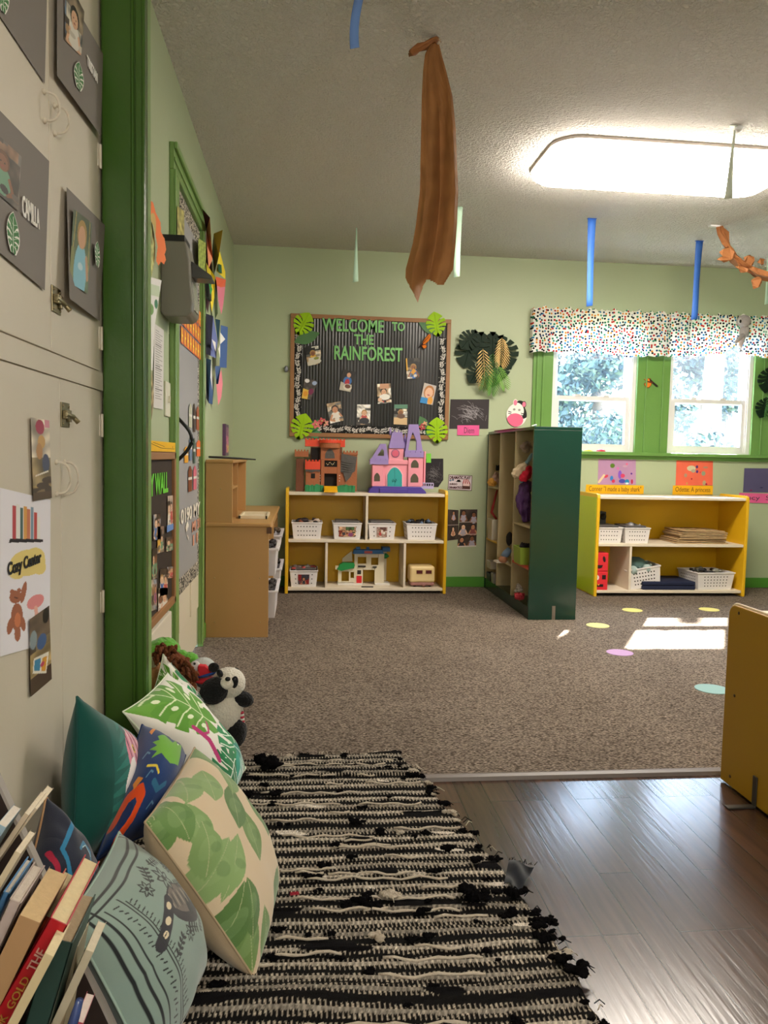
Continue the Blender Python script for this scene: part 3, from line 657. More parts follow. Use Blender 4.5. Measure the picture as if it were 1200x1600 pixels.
for (lab, p, sd_) in (('upper photo print taped above the cosy sign beside the wire pulls', [(52, 783), (81, 778), (77, 657), (48, 652)], 21), ('lower photo print taped over the foot of the cosy sign, showing a book', [(48, 1089), (81, 1061), (77, 946), (46, 968)], 22)):
    cvp = snapshot(0.30, sd_, ['2e261e', '4a4036', '8a7a5a', 'c8bca8', '6a5a4a', 'a89060'], ny=130, n=0)
    if sd_ == 21:
        cvp.ell(0.14, 0.9, 0.07, 0.09, 'a83a52'); cvp.rect(0.22, 0.9, 0.3, 1, 'd890a0'); cvp.ell(0.16, 0.72, 0.06, 0.08, 'c8a060'); cvp.ell(0.12, 0.6, 0.05, 0.1, 'b88a58'); cvp.ell(0.22, 0.45, 0.06, 0.12, '4a5570'); cvp.rect(0, 0, 0.3, 0.10, '5a4a3a'); cvp.line([(0.05, 0.3), (0.25, 0.35)], 0.02, 'e8e0d0')
    else:
        cvp.rect(0, 0, 0.3, 0.22, '4a3326'); cvp.ell(0.24, 0.9, 0.05, 0.1, '15120f'); cvp.ell(0.17, 0.6, 0.07, 0.10, '3f5f90'); cvp.ell(0.05, 0.7, 0.05, 0.12, '8a9aa0')
        cvp.poly([(0.03, 0.28), (0.22, 0.14), (0.27, 0.40), (0.05, 0.46)], 'e8e0d0'); cvp.poly([(0.05, 0.30), (0.13, 0.24), (0.15, 0.40), (0.06, 0.43)], '3f8ab0'); cvp.poly([(0.15, 0.22), (0.21, 0.18), (0.24, 0.36), (0.17, 0.38)], 'e0a030'); cvp.ell(0.17, 0.3, 0.03, 0.03, 'c84a6a')
    tag(sheet('photo_print', cvp, quad(CPF, p, 0.006), PHOTO), lab, 'photo')

# ------------------------------------------------------------------ left wall of the rear room
def lq(pts, d=0.003): return quad(LWF, pts, d)
# grey patterned paper on the door, with border
t = thing('door_poster', 'grey paper poster with patterned black border covering the cream door', 'poster', (XL, DY0, 0.36))
DF = Fr((XL+0.0, 0, 0), (0, 1, 0), (0, 0, 1), (1, 0, 0))
py0, py1, pz0, pz1 = DY0+0.012, DY1-0.012, 0.37, DZ-0.012
asp = (py1-py0)/(pz1-pz0)
cv = Cv(560, asp, '9c9a99'); cv.noise(0.05, 2, 5)
bwid = 0.034
rs = np.random.RandomState(5)
edge = (cv.X < bwid) | (cv.X > asp-bwid) | (cv.Y < bwid*1.25) | (cv.Y > 1-bwid*1.25)
cv.put(edge, '14110f')
rr_ = np.kron(rs.rand(cv.ny//2+1, cv.nx//2+1), np.ones((2, 2)))[:cv.ny, :cv.nx]; k = edge & (rr_ > 0.60); cv.put(k, 'd6ccb8')
sheet('poster_sheet', cv, rcorn(DF, py0, py1, pz0, pz1, 0.006), PAPER, t)
def onp(pu, pv): return DF.px(pu, pv, 0.008)
# flame coloured lettering block
a0, _ = onp(281, 540); a1, _ = onp(315, 540); zt = onp(300, 468)[1]; zb = onp(300, 553)[1]
cvf = Cv(120, 1.7, '8f8d8c'); kk = np.zeros(cvf.X.shape, bool)
for r_ in range(3):
    yb = 0.68-0.33*r_
    for c_ in range(8 if r_ else 5):
        x = 0.05+c_*0.205+(0.55 if r_ == 0 else 0)
        if x > 1.6: continue
        cvf.rect(x, yb, x+0.17, yb+0.29, 'e0683a'); cvf.rect(x+0.03, yb+0.03, x+0.07, yb+0.27, 'f6c93c'); cvf.rect(x+0.10, yb+0.03, x+0.14, yb+0.27, 'f2a638'); cvf.rect(x+0.03, yb+0.12, x+0.14, yb+0.16, 'f6d24a')
        kk |= (cvf.X >= x-0.01) & (cvf.X <= x+0.18) & (cvf.Y >= yb-0.01) & (cvf.Y <= yb+0.30)
cvf.keep = kk
sheet('heading_letters', cvf, rcorn(DF, a0, a1, zb, zt, 0.010), PAPER, t)
def crayon(u0, v0, u1, v1, col, band='d8d0c4', tip=0.18):
    """upright paper crayon: pixel box"""
    a0, b0 = onp(u0, v1); a1, b1 = onp(u1, v0)
    a0, a1 = sorted((a0, a1)); b0 = onp((u0+u1)/2, v1)[1]; b1 = onp((u0+u1)/2, v0)[1]
    c = Cv(40, 0.35, col); c.keep = c.inside([(0.02, 0), (0.33, 0), (0.33, 1-tip), (0.21, 1), (0.14, 1), (0.02, 1-tip)]); c.rect(0, 0.44, 0.35, 0.56, band)
    sheet('crayon_cutout', c, rcorn(DF, a0, a1, b0, b1, 0.010), PAPER, t)
for a in ((301, 629, 305, 675, '4a3c30'), (306, 634, 311, 672, 'a05a3a'), (306, 687, 314, 713, 'e0703a'), (295, 680, 300, 719, '6f7f96'), (301, 683, 305, 724, '4f5f50'), (287, 697, 294, 723, 'e0a030'), (293, 727, 300, 768, '7a4424'), (301, 727, 307, 765, 'cc6a78'), (294, 630, 300, 668, 'b8b8a0')): crayon(*a)
wm = M('white_paper_letters', 'e6dccc', 0.6)
for txt, u0, v0, u1, v1 in (('0190 MY', 282, 812, 312, 790), ('MI 31', 300, 828, 312, 812), ('11', 301, 850, 308, 834)):
    a0, b0 = onp(u0, (v0)); a1, b1 = onp(u1, v0); b1 = onp((u0+u1)/2, v1)[1]; b0 = onp((u0+u1)/2, v0)[1]
    text_obj(txt, 'paper_letters', DF, a0, a1, b0, b1, 0.009, wm if v0 < 820 else M('peach_paper_letters', 'd89a80', 0.6), t, bold=0.03)
cvb = Cv(30, 0.5, 'e6dccc'); cvb.keep = cvb.inside(rot2(leaf_pts(0.5, 0.12), -0.2, 0.2, 0.5)) | cvb.inside(rot2(leaf_pts(0.5, 0.05), 0.35, 0.4, 0.02))
sheet('brush_cutout', cvb, rcorn(DF, onp(286, 850)[0], onp(297, 850)[0], onp(292, 850)[1], onp(292, 813)[1], 0.010), PAPER, t)
cvp = Cv(60, 0.6, 'a8a060').noise(0.3, 5, 3); tag(sheet('olive_tissue_cutout', cvp, lq([(277, 377), (288, 380), (288, 330), (277, 322)], 0.03)), 'olive tissue paper cutout at the top corner of the grey door poster', 'paper cutout')
cvp = Cv(60, 0.6, '9aa852').noise(0.4, 7, 8); tag(sheet('olive_tissue_cutout', cvp, lq([(310, 425), (321, 432), (322, 380), (310, 372)], 0.032)), 'green speckled paper strip on the door casing beside the flying birds', 'paper cutout')
tag(MB().box(XL+0.03, XL+0.045, onp(314, 460)[0], onp(318, 460)[0]+0.02, onp(316, 466)[1], onp(316, 436)[1]).build('sensor_box', BLACK), 'small black box on the door casing near its top', 'sensor')

# paper towel dispenser
y0, y1 = 2.86, 3.03; z0 = LWF.px(262, 495, 0)[1]; z0 = 1.475; z1 = 1.79
z1 = ay(275, 376, y0)[2]; z0 = ay(275, 494, y0)[2]; xf = ay(290, 430, y0)[0]
t = thing('paper_towel_dispenser', 'grey wall mounted paper towel dispenser with a front lever beside the door casing', 'dispenser', (XL, y0, z0))
GR = M('grey_plastic', '777468', 0.4, spec=0.5)
prof = [(XL, z0+0.015), (XL+0.01, z0), (xf+0.005, z0), (xf+0.022, z0+0.015), (xf+0.026, z0+0.05), (xf+0.018, z0+0.12), (xf+0.012, z1-0.06), (xf, z1), (XL, z1)]
MB().prism(prof, Fr((0, y0, 0), (1, 0, 0), (0, 0, 1), (0, 1, 0)), 0, y1-y0).build('housing', GR, t, bevel=0.006, seg=3)
MB().box(XL, xf-0.005, y0+0.01, y1-0.03, z1, z1+0.024).build('top_cap', BLACK, t, bevel=0.002)
MB().prism([(xf+0.012, z1-0.055), (xf+0.085, z1-0.105), (xf+0.088, z1-0.118), (xf+0.012, z1-0.115)], Fr((0, y0+0.05, 0), (1, 0, 0), (0, 0, 1), (0, 1, 0)), 0, 0.09).build('lever', M('dark_grey_plastic', '4a4a46', 0.3), t, bevel=0.004)
MB().prism([(xf+0.020, z0+0.03), (xf+0.028, z0+0.03), (xf+0.020, z0+0.13), (xf+0.014, z0+0.13)], Fr((0, y0+0.04, 0), (1, 0, 0), (0, 0, 1), (0, 1, 0)), 0, 0.10).build('window_panel', M('silver_plastic', 'b8b6ae', 0.25, metal=0.5), t)

# cutouts and notices between the post and the door casing
cv = Cv(90, 0.55, 'ee7a3c')
k1 = cv.inside([(0.03, 1), (0.12, 0.96), (0.2, 0.80), (0.34, 0.66), (0.36, 0.52), (0.47, 0.42), (0.53, 0.25), (0.48, 0.18), (0.53, 0.10), (0.46, 0.02), (0.36, 0.06), (0.27, 0.0), (0.2, 0.08), (0.24, 0.3), (0.12, 0.6), (0.03, 0.7)])
cv.keep = k1; cv.ell(0.1, 0.6, 0.1, 0.2, 'c8a860')
tag(sheet('butterfly_cutout', cv, lq([(233, 416), (256, 416), (257, 312), (233, 312)], 0.035), PAPER, curl=lambda U, V: 0.01*U), 'orange scalloped butterfly wing cutout above the white notice beside the post', 'paper cutout')
cv = Cv(50, 0.4, 'b0b070').noise(0.4, 6, 2); cv.keep = cv.inside(leaf_pts(1, 0.19) and rot2(leaf_pts(1, 0.18), 0, 0.2, 0)); tag(sheet('dried_leaf', cv, lq([(230, 435), (243, 437), (244, 345), (230, 340)], 0.03)), 'pale dried leaf pinned behind the orange butterfly wing', 'leaf')
cv = Cv(120, 0.5, 'e6e4e0'); cv.rect(0.1, 0.8, 0.42, 0.92, 'c6d4b8'); cv.ell(0.3, 0.72, 0.06, 0.05, '3f7a58'); cv.ell(0.12, 0.65, 0.1, 0.06, '7aa060')
cv.keep = cv.inside([(0, 0), (0.2, 0), (0.25, 0.45), (0.5, 1), (0, 1)]); tag(sheet('notice_sheet', cv, lq([(230, 578), (251, 580), (253, 437), (230, 430)], 0.03)), 'white notice with green pictures curling off the wall beside the post', 'notice')
cv = Cv(140, 0.6, 'd6d2ce')
for i in range(30): cv.rect(0.08, 0.93-i*0.028, 0.08+0.44*(0.5+0.5*abs(math.sin(i*1.7))), 0.938-i*0.028, '77736f')
tag(sheet('notice_sheet', cv, lq([(240, 637), (255, 640), (256, 516), (241, 505)], 0.004)), 'typed list notice on the wall above the light switch height', 'notice')
cv = Cv(60, 0.6, '9a8a68').noise(0.6, 9, 12); cv.keep = cv.inside(rot2(leaf_pts(1, 0.28), 0, 0.3, 0)); tag(sheet('dried_leaf', cv, lq([(229, 668), (240, 668), (242, 575), (229, 572)], 0.022)), 'brown striped leaf cutout under the white notice beside the post', 'leaf')
t = thing('light_switch', 'white light switch plate beside the door casing', 'light switch', LWF(*LWF.px(262, 652), 0))
a0, a1, b0, b1 = pxrect(LWF, 259, 597, 266, 651, 0.006)
MB().box(XL, XL+0.007, a0, a1, b0, b1).build('switch_plate', M('switch_plastic', 'dcd8c4', 0.35), t, bevel=0.002)
MB().box(XL+0.007, XL+0.015, (a0+a1)/2-0.005, (a0+a1)/2+0.005, (b0+b1)/2-0.012, (b0+b1)/2+0.012).build('toggle', MATS['switch_plastic'], t)

# family board with wooden frame
BF = Fr((XL+0.032, 0, 0), (0, 1, 0), (0, 0, 1), (1, 0, 0))
y1, z1 = BF.px(275.5, 706); z0 = BF.px(274, 942)[1]; y0 = y1-0.74
t = thing('family_cork_board', 'dark cork board of family snapshots in a wooden frame beside the green door casing', 'notice board', (XL, y0, z0))
mb = MB(); fw = 0.028
mb.box(XL+0.01, XL+0.032, y0, y1, z0, z0+fw); mb.box(XL+0.01, XL+0.032, y0, y1, z1-fw, z1); mb.box(XL+0.01, XL+0.032, y0, y0+fw, z0, z1); mb.box(XL+0.01, XL+0.032, y1-fw, y1, z0, z1)
mb.build('frame', WOODF, t, bevel=0.003)
cv = Cv(60, 1.5, '3a2a1c').noise(0.2, 6, 4)
MB().box(XL+0.006, XL+0.02, y0+0.01, y1-0.01, z0+0.01, z1-0.01).build('board_panel', M('brown_board_paper', '35271b', 0.8, var=0.2), t)
BP = Fr((XL+0.021, 0, 0), (0, 1, 0), (0, 0, 1), (1, 0, 0))
a1_, b0_ = BP.px(262, 769); _, b1_ = BP.px(255, 742)
text_obj('FAMILY WALL', 'heading_lettering', BP, a1_-0.56, a1_, b0_, b0_+0.075, 0.001, M('lime_lettering', '6fd23a', 0.5), t, bold=0.03)
def fam(lab, u0, v0, u1, v1, seed, tilt=0):
    pts = [(u0, v1), (u1, v1-3), (u1, v0), (u0, v0+1)]
    tag(sheet('photo_print', snapshot(0.75, seed, ['3a2c22', '6a5a4a', 'b8a898', '8a7060', '2a2420', '9aa0a8'], ny=50), quad(BP, pts, 0.003), PHOTO), lab, 'photo', 'snapshots pinned on the family cork board')
for i, (u0, v0, u1, v1, w_) in enumerate(((240, 803, 251, 845, 'upper photo nearest the post'), (246, 822, 256, 865, 'photo with pale wall overlapping its neighbour'), (262, 774, 270, 823, 'photo in the upper far corner'), (260, 838, 271, 862, 'photo just under the pale blue note'), (238, 856, 246, 906, 'middle photo partly behind the post'), (236, 905, 245, 955, 'low photo at the post edge'), (250, 888, 262, 932, 'photo right of the dark square'), (261, 885, 272, 905, 'photo low in the far corner'), (247, 918, 262, 960, 'lowest photo along the bottom rail'))):
    fam('family snapshot on the dark cork board, '+w_, u0, v0, u1, v1, 60+i)
tag(sheet('paper_note', Cv(8, 1, '6a8cc4'), quad(BP, [(261, 832), (271, 827), (271, 818), (261, 821)], 0.006)), 'pale blue note pinned on the family cork board', 'note')
cv = Cv(60, 2.2, 'eab518'); cv.line([(0.1, 0.75), (0.9, 0.35), (2.1, 0.3)], 0.05, '3a2a10'); cv.line([(0.3, 0.85), (1.2, 0.5)], 0.04, '3a2a10'); cv.rect(1.9, 0.4, 1.95, 0.6, 'a07a10')
tag(sheet('border_strip', cv, lq([(233, 705), (274, 706), (274, 692), (233, 688)], 0.036)), 'yellow paper strip with black marks above the family cork board', 'paper strip')
tag(MB().box(XL, XL+0.02, 2.42, 2.98, 0.0, 0.36).build('wall_board', M('white_gloss_panel', 'e2d8c6', 0.35), bevel=0.004), 'white gloss board standing on the floor under the family cork board', 'board')

# bird cutouts that stick out of the wall beyond the door
def fold(name, label, pts3, mat_cols, cat='paper cutout', group=None):
    mb = MB(); mats = []
    for col, tris in mat_cols:
        mats.append(M('paper_'+col, col, 0.75)); mi = len(mats)-1
        for tr in tris:
            mb.add([pts3[i] for i in tr], [tuple(range(len(tr)))], mi)
    return tag(mb.build(name, mats), label, cat, group)
def lp(u, v, d): return tuple(ax(u, v, XL+d))
G_ = 'folded paper birds and flowers on the wall beyond the door'
def bird(label, base, col_sets, depth=0.10):
    """base: list of (u, v, d) points, col_sets: [(colour, [index tuples])]"""
    P = [lp(*b) for b in base]
    return fold('folded_paper_bird', label, P, col_sets, group=G_)
bird('coral folded paper bird with dark red wing, topmost in the cluster beyond the door', [(316, 326, 0.03), (322, 360, 0.02), (328, 340, 0.06), (326, 420, 0.05), (332, 405, 0.05), (322, 395, 0.02), (329, 395, 0.05)], [('e8946a', [(2, 1, 5, 3, 4)]), ('4a1420', [(0, 1, 2)]), ('5a1a2a', [(1, 5, 3)])])
bird('olive folded paper bird standing off the wall near the ceiling corner', [(334, 365, 0.05), (348, 359, 0.10), (342, 400, 0.08), (335, 428, 0.04), (331, 395, 0.02)], [('8a7c1c', [(0, 1, 2, 3)]), ('3a4428', [(0, 3, 4)])])
bird('yellow bird cutout with green marks low against the door casing', [(322, 410, 0.02), (329, 422, 0.04), (336, 432, 0.06), (335, 465, 0.05), (331, 488, 0.04), (326, 450, 0.03), (325, 434, 0.04), (332, 452, 0.06), (329, 462, 0.055)], [('f0d838', [(0, 1, 2, 3, 4, 5)]), ('3f9a4a', [(6, 7, 8)])])
bird('yellow bird cutout with dark green window shapes on the far side of the cluster', [(343, 391, 0.05), (352, 425, 0.06), (352, 436, 0.06), (338, 424, 0.05), (341, 412, 0.055), (346, 414, 0.062), (347, 428, 0.062), (341, 424, 0.06)], [('f0d630', [(0, 1, 2, 3)]), ('1f5a3a', [(4, 5, 6, 7)])])
bird('coral and pink paper flower hanging below the yellow bird', [(337, 432, 0.04), (353, 437, 0.05), (352, 448, 0.05), (345, 449, 0.05), (339, 446, 0.04), (349, 475, 0.04), (346, 492, 0.03), (341, 470, 0.03)], [('e86a44', [(0, 1, 2, 3, 4)]), ('f08aa0', [(4, 3, 2, 5, 6, 7)])])
bird('dark maroon folded paper wing in the shade of the yellow bird', [(322, 380, 0.01), (330, 400, 0.03), (332, 430, 0.03), (325, 490, 0.01), (322, 480, 0.01), (339, 440, 0.03), (340, 490, 0.03), (336, 499, 0.02)], [('3f1622', [(0, 1, 2), (0, 2, 4), (2, 3, 4)]), ('3a4a20', [(2, 5, 6, 7)])])
bird('upper navy and slate blue folded paper with white triangle', [(322, 490, 0.01), (333, 494, 0.03), (340, 532, 0.05), (338, 560, 0.04), (329, 556, 0.03), (322, 553, 0.01), (331, 530, 0.045), (337, 535, 0.055), (337, 550, 0.05)], [('14142a', [(0, 1, 4, 5)]), ('6f7ab0', [(1, 2, 3, 4)]), ('f0ece8', [(6, 7, 8)])])
bird('steel blue paper rectangle with a white sail shape nearest the corner', [(345, 508, 0.05), (356, 511, 0.07), (354, 575, 0.06), (343, 574, 0.04), (344, 519, 0.06), (352, 530, 0.074), (344, 538, 0.06), (341, 545, 0.06), (344, 560, 0.06)], [('4a68a0', [(0, 1, 2, 3)]), ('f2efe8', [(4, 5, 6), (7, 8, 6)])])
bird('teal paper sliver between the navy and steel blue pieces', [(336, 498, 0.03), (344, 500, 0.05), (341, 538, 0.04)], [('123c4a', [(0, 1, 2)])])
bird('lower navy and steel blue folded paper with white figures', [(322, 560, 0.01), (330, 562, 0.04), (333, 612, 0.04), (332, 632, 0.03), (326, 630, 0.02), (322, 622, 0.01), (331, 590, 0.05), (332, 610, 0.05), (329, 590, 0.045)], [('46608c', [(0, 1, 2, 3, 4)]), ('10121c', [(0, 4, 5)]), ('f2efe8', [(1, 6, 7, 8)])])
bird('rose pink paper tail lowest in the cluster beyond the door', [(346, 577, 0.04), (348, 600, 0.05), (346, 620, 0.05), (341, 634, 0.04), (338, 600, 0.04), (336, 572, 0.04), (345, 572, 0.05), (341, 600, 0.055)], [('f08c98', [(0, 1, 2, 3, 4)]), ('4a6494', [(5, 6, 7, 4)])])
t = thing('purple_frame', 'small purple picture frame on the wall above the play kitchen', 'picture frame', lp(352, 712, 0.0))
a0, a1, b0, b1 = pxrect(LWF, 350, 663, 355, 712, 0.01)
MB().box(XL, XL+0.02, a0, a1, b0, b1).build('frame', M('purple_paint', '5a3a5e', 0.4), t, bevel=0.002)
sheet('picture', snapshot(0.7, 77, ['8a4a7a', 'c86a9a', 'e0b060'], n=0), rcorn(LWF, a0+0.02, a1-0.02, b0+0.02, b1-0.02, 0.0215), PHOTO, t)
# ------------------------------------------------------------------ welcome board on the back wall
def bq(pts, d=0.003): return quad(BWF, pts, d)
a0, a1 = BWF.px(453, 588, 0.02)[0], BWF.px(703, 588, 0.02)[0]; b0, b1 = 1.098, 1.974
t = thing('welcome_board', 'black corrugated welcome board with cork frame and green leaf corners', 'notice board', (0.5*(a0+a1), YB, b0))
mb = MB(); fw = 0.030
for (p0, p1, q0, q1) in ((a0, a1, b0, b0+fw), (a0, a1, b1-fw, b1), (a0, a0+fw, b0+fw, b1-fw), (a1-fw, a1, b0+fw, b1-fw)): mb.box(p0, p1, YB-0.022, YB, q0, q1)
mb.build('frame', WOODF, t, bevel=0.003)
# corrugated black sheet
nx = 420; xs = np.linspace(a0+fw-0.004, a1-fw+0.004, nx); ridge = 0.0035*np.abs(np.sin(xs*math.pi/0.0225+0.6*np.sin(xs*9)))
ridge = ridge*(1+0.5*np.sin(xs*13))
V = np.zeros((3, nx, 3)); V[:, :, 0] = xs; V[:, :, 1] = YB-0.010-ridge; V[:, :, 2] = np.array([b0+fw-0.004, (b0+b1)/2, b1-fw+0.004])[:, None]
MV('black_gloss_paper', 0.3, spec=0.6)
mesh_grid('corrugated_sheet', V, np.full((3, nx, 3), 0.115), MATS['black_gloss_paper'], parent=t)
# leaf print border strips
def border(x0, x1, z0, z1, seed):
    h_ = max(z1-z0, x1-x0); ny = int((z1-z0)/0.0042); c = Cv(max(ny, 8), (x1-x0)/(z1-z0), '0d0d0d')
    L = h_; sc = 1/(z1-z0); rs = np.random.RandomState(seed); n = int(L/0.052)
    for i in range(n):
        for q in range(5):
            s_ = (i+q/6)*L/n; off = 0.008*math.sin(s_*38)+rs.uniform(-.003, .003)
            if x1-x0 > z1-z0: x, y, an = s_, (z1-z0)/2+off, 0
            else: x, y, an = (x1-x0)/2+off, s_, math.pi/2
            for sg in (-1, 1):
                a_ = an-math.pi/2+sg*0.9+rs.uniform(-.2, .2); c.poly(rot2(leaf_pts(0.019*sc, 0.0034*sc), a_, x*sc, y*sc), 'd8d4cc')
        for q in range(4): c.ell(rs.uniform(0, x1-x0)*sc, rs.uniform(0, z1-z0)*sc, 0.0032*sc, 0.0032*sc, 'bdb9b0')
    sheet('border_strip', c, [(x0, YB-0.0165, z0), (x1, YB-0.0165, z0), (x1, YB-0.0165, z1), (x0, YB-0.0165, z1)], PAPER, t)
border(a0+fw, a0+fw+0.055, b0+fw+0.055, b1-fw-0.03, 1); border(a1-fw-0.055, a1-fw, b0+fw+0.055, b1-fw-0.10, 2); border(a0+fw, a1-fw, b0+fw, b0+fw+0.058, 3)
GLT = M('mint_green_card', '84c878', 0.5)
BF2 = Fr((0, YB-0.018, 0), (1, 0, 0), (0, 0, 1), (0, -1, 0))
def wtext(s, u0, v0, u1, v1):
    p0, q0 = BF2.px(u0, v0); p1, q1 = BF2.px(u1, v1); text_obj(s, 'title_lettering', BF2, p0, p1, q0, q1, 0.0, GLT, t, bold=0.022, ext=0.004)
wtext('WELCOME', 503, 517, 600, 499.5); wtext('TO', 612, 517, 632.5, 504); wtext('THE', 553, 538, 584, 523.5); wtext('RAINFOREST', 522, 562, 629, 543.5)
def monstera_cut(par, u, v, size, rot, col='9cc81e', d=0.024, name='leaf_cutout', label=None, sx=1):
    fr = BWF; p, q = fr.px(u, v, d)
    mb = MB(); P = rot2(monstera_pts(size, 4, depth=0.52, wid=0.075), rot, p, q, sx=sx)
    mb.prism(P, fr, d, d+0.003)
    mb.sm = [False]*len(mb.f)
    mb.tube([fr(*rot2([(0, y*size)], rot, p, q)[0], d+0.0035) for y in (0.06, 0.4, 0.98)], 0.0018, 6)
    o = mb.build(name, M('leaf_'+col, col, 0.55, var=0.12, vscale=20, spec=0.15), par)
    if label: tag(o, label, 'leaf')
    return o
def oval_leaf(par, u, v, L, W, rot, col, d=0.020):
    p, q = BWF.px(u, v, d); mb = MB(); mb.prism(rot2(leaf_pts(L, W, 12), rot, p, q), BWF, d, d+0.0015)
    return mb.build('leaf_cutout', M('leaf_'+col, col, 0.5, var=0.1, vscale=15), par)
# lower layer leaves first
oval_leaf(t, 459, 535, 0.20, 0.045, math.radians(-68), '4f7a4a'); oval_leaf(t, 690, 517, 0.18, 0.05, math.radians(72), '4c7a4c'); oval_leaf(t, 485, 676, 0.11, 0.035, math.radians(-30), '3f8a44'); oval_leaf(t, 484, 681, 0.09, 0.03, math.radians(-75), '3f8a5a'); oval_leaf(t, 667, 673, 0.12, 0.035, math.radians(28), '4c7a4a'); oval_leaf(t, 678, 680, 0.08, 0.03, math.radians(60), '3f8a5a')
monstera_cut(t, 467, 519, 0.150, math.radians(-28)); monstera_cut(t, 684, 521, 0.150, math.radians(12)); monstera_cut(t, 467, 682, 0.165, math.radians(-16), sx=1); monstera_cut(t, 683, 688, 0.160, math.radians(2))
# flowers
def flower(u, v, s, col):
    p, q = BWF.px(u, v, 0.03); mb = MB()
    for k in range(5): mb.prism(rot2(leaf_pts(s, s*0.32, 8), k*math.pi*0.4+0.3, p, q), BWF, 0.026, 0.028, 0)
    mb.ball(BWF(p, q, 0.030), s*0.2, nu=8, nv=6, m=1); mb.build('paper_flower', [M('petal_'+col, col, 0.5), M('flower_eye', 'f0d890', 0.5)], t)
flower(494, 663, 0.035, 'e07a78'); flower(503, 658, 0.030, 'c85a5a'); flower(509, 661, 0.026, 'e8a090'); flower(660, 667, 0.028, 'b84a50'); flower(664, 662, 0.02, 'e0a080')
# photos on the board: corners in pixels bl br tr tl
PH = [
 ('board photo of a child at a white paper, upper left of the rainforest title', [(481, 572), (503, 568), (500, 538), (476, 541)], 101),
 ('board photo with pale table of drawings under the short orange butterfly', [(636, 592), (656, 591), (656, 559), (634, 560)], 102),
 ('board photo with a yellow painting in its corner, beside the border strip', [(471, 622), (486, 625), (497, 595), (476, 591)], 103),
 ('board photo of a child in blue sleeves, in the middle of the board', [(530, 609), (550, 613), (556, 581), (536, 577)], 104),
 ('board photo of a white dish on a table, right of the board centre', [(590, 631), (612, 630), (610, 599), (589, 600)], 105),
 ('board photo of two children, tilted, near the lower pink paper flowers', [(516, 662), (537, 657), (532, 627), (510, 631)], 106),
 ('board photo of a standing child in a pale shirt, bottom middle', [(557, 664), (578, 664), (579, 632), (558, 632)], 107),
 ('board photo of a child at a wooden table above the toy castle turret', [(615, 663), (636, 664), (637, 632), (616, 632)], 108),
 ('tilted board photo of a smiling child with blue cup near the border', [(656, 629), (676, 633), (682, 603), (663, 598)], 109)]
for lab, p, sd_ in PH:
    cv = snapshot(0.68, sd_, ['3c3834', 'c8bca8', 'a89070', '6a6a64', '20201e', 'e0dcd2'], ny=54, n=1)
    if sd_ == 101: cv.poly([(0, 0), (0.6, 0.05), (0.66, 0.42), (0.1, 0.38)], 'd8d2c0'); cv.ell(0.45, 0.32, 0.12, 0.07, '8a9040')
    if sd_ == 102: cv.noise(0.3, 8, 2); cv.poly([(0.2, 0.3), (0.35, 0.5), (0.5, 0.35), (0.35, 0.2)], 'd89a30'); cv.rect(0, 0.4, 0.06, 1, 'e0b040')
    if sd_ == 103: cv.rect(0, 0, 0.68, 1, '4a4440'); cv.noise(.5, 5, 3); cv.poly([(0, 0), (0.42, 0), (0.36, 0.45), (0.02, 0.5)], 'e8c050'); cv.ell(0.2, 0.25, 0.14, 0.14, 'e8a030'); cv.ell(0.5, 0.4, 0.15, 0.16, '7a2050'); cv.ell(0.15, 0.9, 0.12, 0.1, 'e8e4e8'); cv.ell(0.55, 0.85, 0.12, 0.1, 'a0b0d0')
    if sd_ == 104: cv.rect(0, 0, 0.68, 1, '1c1a18'); cv.poly([(0, 0), (0.6, 0), (0.6, 0.35), (0, 0.4)], 'b8b0a0'); cv.ell(0.34, 0.5, 0.22, 0.2, '2f6ab0'); cv.ell(0.34, 0.42, 0.12, 0.18, 'b02030'); cv.ell(0.36, 0.78, 0.11, 0.11, 'd0a080'); cv.ell(0.4, 0.2, 0.22, 0.16, 'd8d0c0'); cv.ell(0.4, 0.24, 0.15, 0.10, '6a3a28')
    if sd_ == 105: cv.ell(0.36, 0.3, 0.28, 0.17, '2a2018'); cv.ell(0.36, 0.33, 0.26, 0.15, 'f0ece4'); cv.ell(0.12, 0.2, 0.1, 0.1, 'e0b898'); cv.rect(0.15, 0.75, 0.6, 1, 'c89878')
    if sd_ == 107: cv.ell(0.38, 0.2, 0.26, 0.15, '20222a')
    if sd_ == 108: cv.rect(0, 0, 0.68, 0.35, 'd8b888'); cv.ell(0.36, 0.42, 0.2, 0.12, '6a5040'); cv.rect(0, 0.8, 0.68, 1, '5a8a70')
    if sd_ == 109: cv.rect(0, 0, 0.68, 1, 'c0b8b0'); cv.ell(0.36, 0.6, 0.28, 0.34, 'b87840'); cv.ell(0.36, 0.56, 0.21, 0.27, 'e4b898'); cv.rect(0, 0, 0.36, 0.30, '2f88c8'); cv.ell(0.5, 0.2, 0.14, 0.2, 'e0a040'); cv.ell(0.36, 0.45, 0.08, 0.03, 'b84a50')
    tag(sheet('photo_print', cv, quad(BWF, p, 0.024), PHOTO), lab, 'photo', 'photographs pinned on the welcome board')
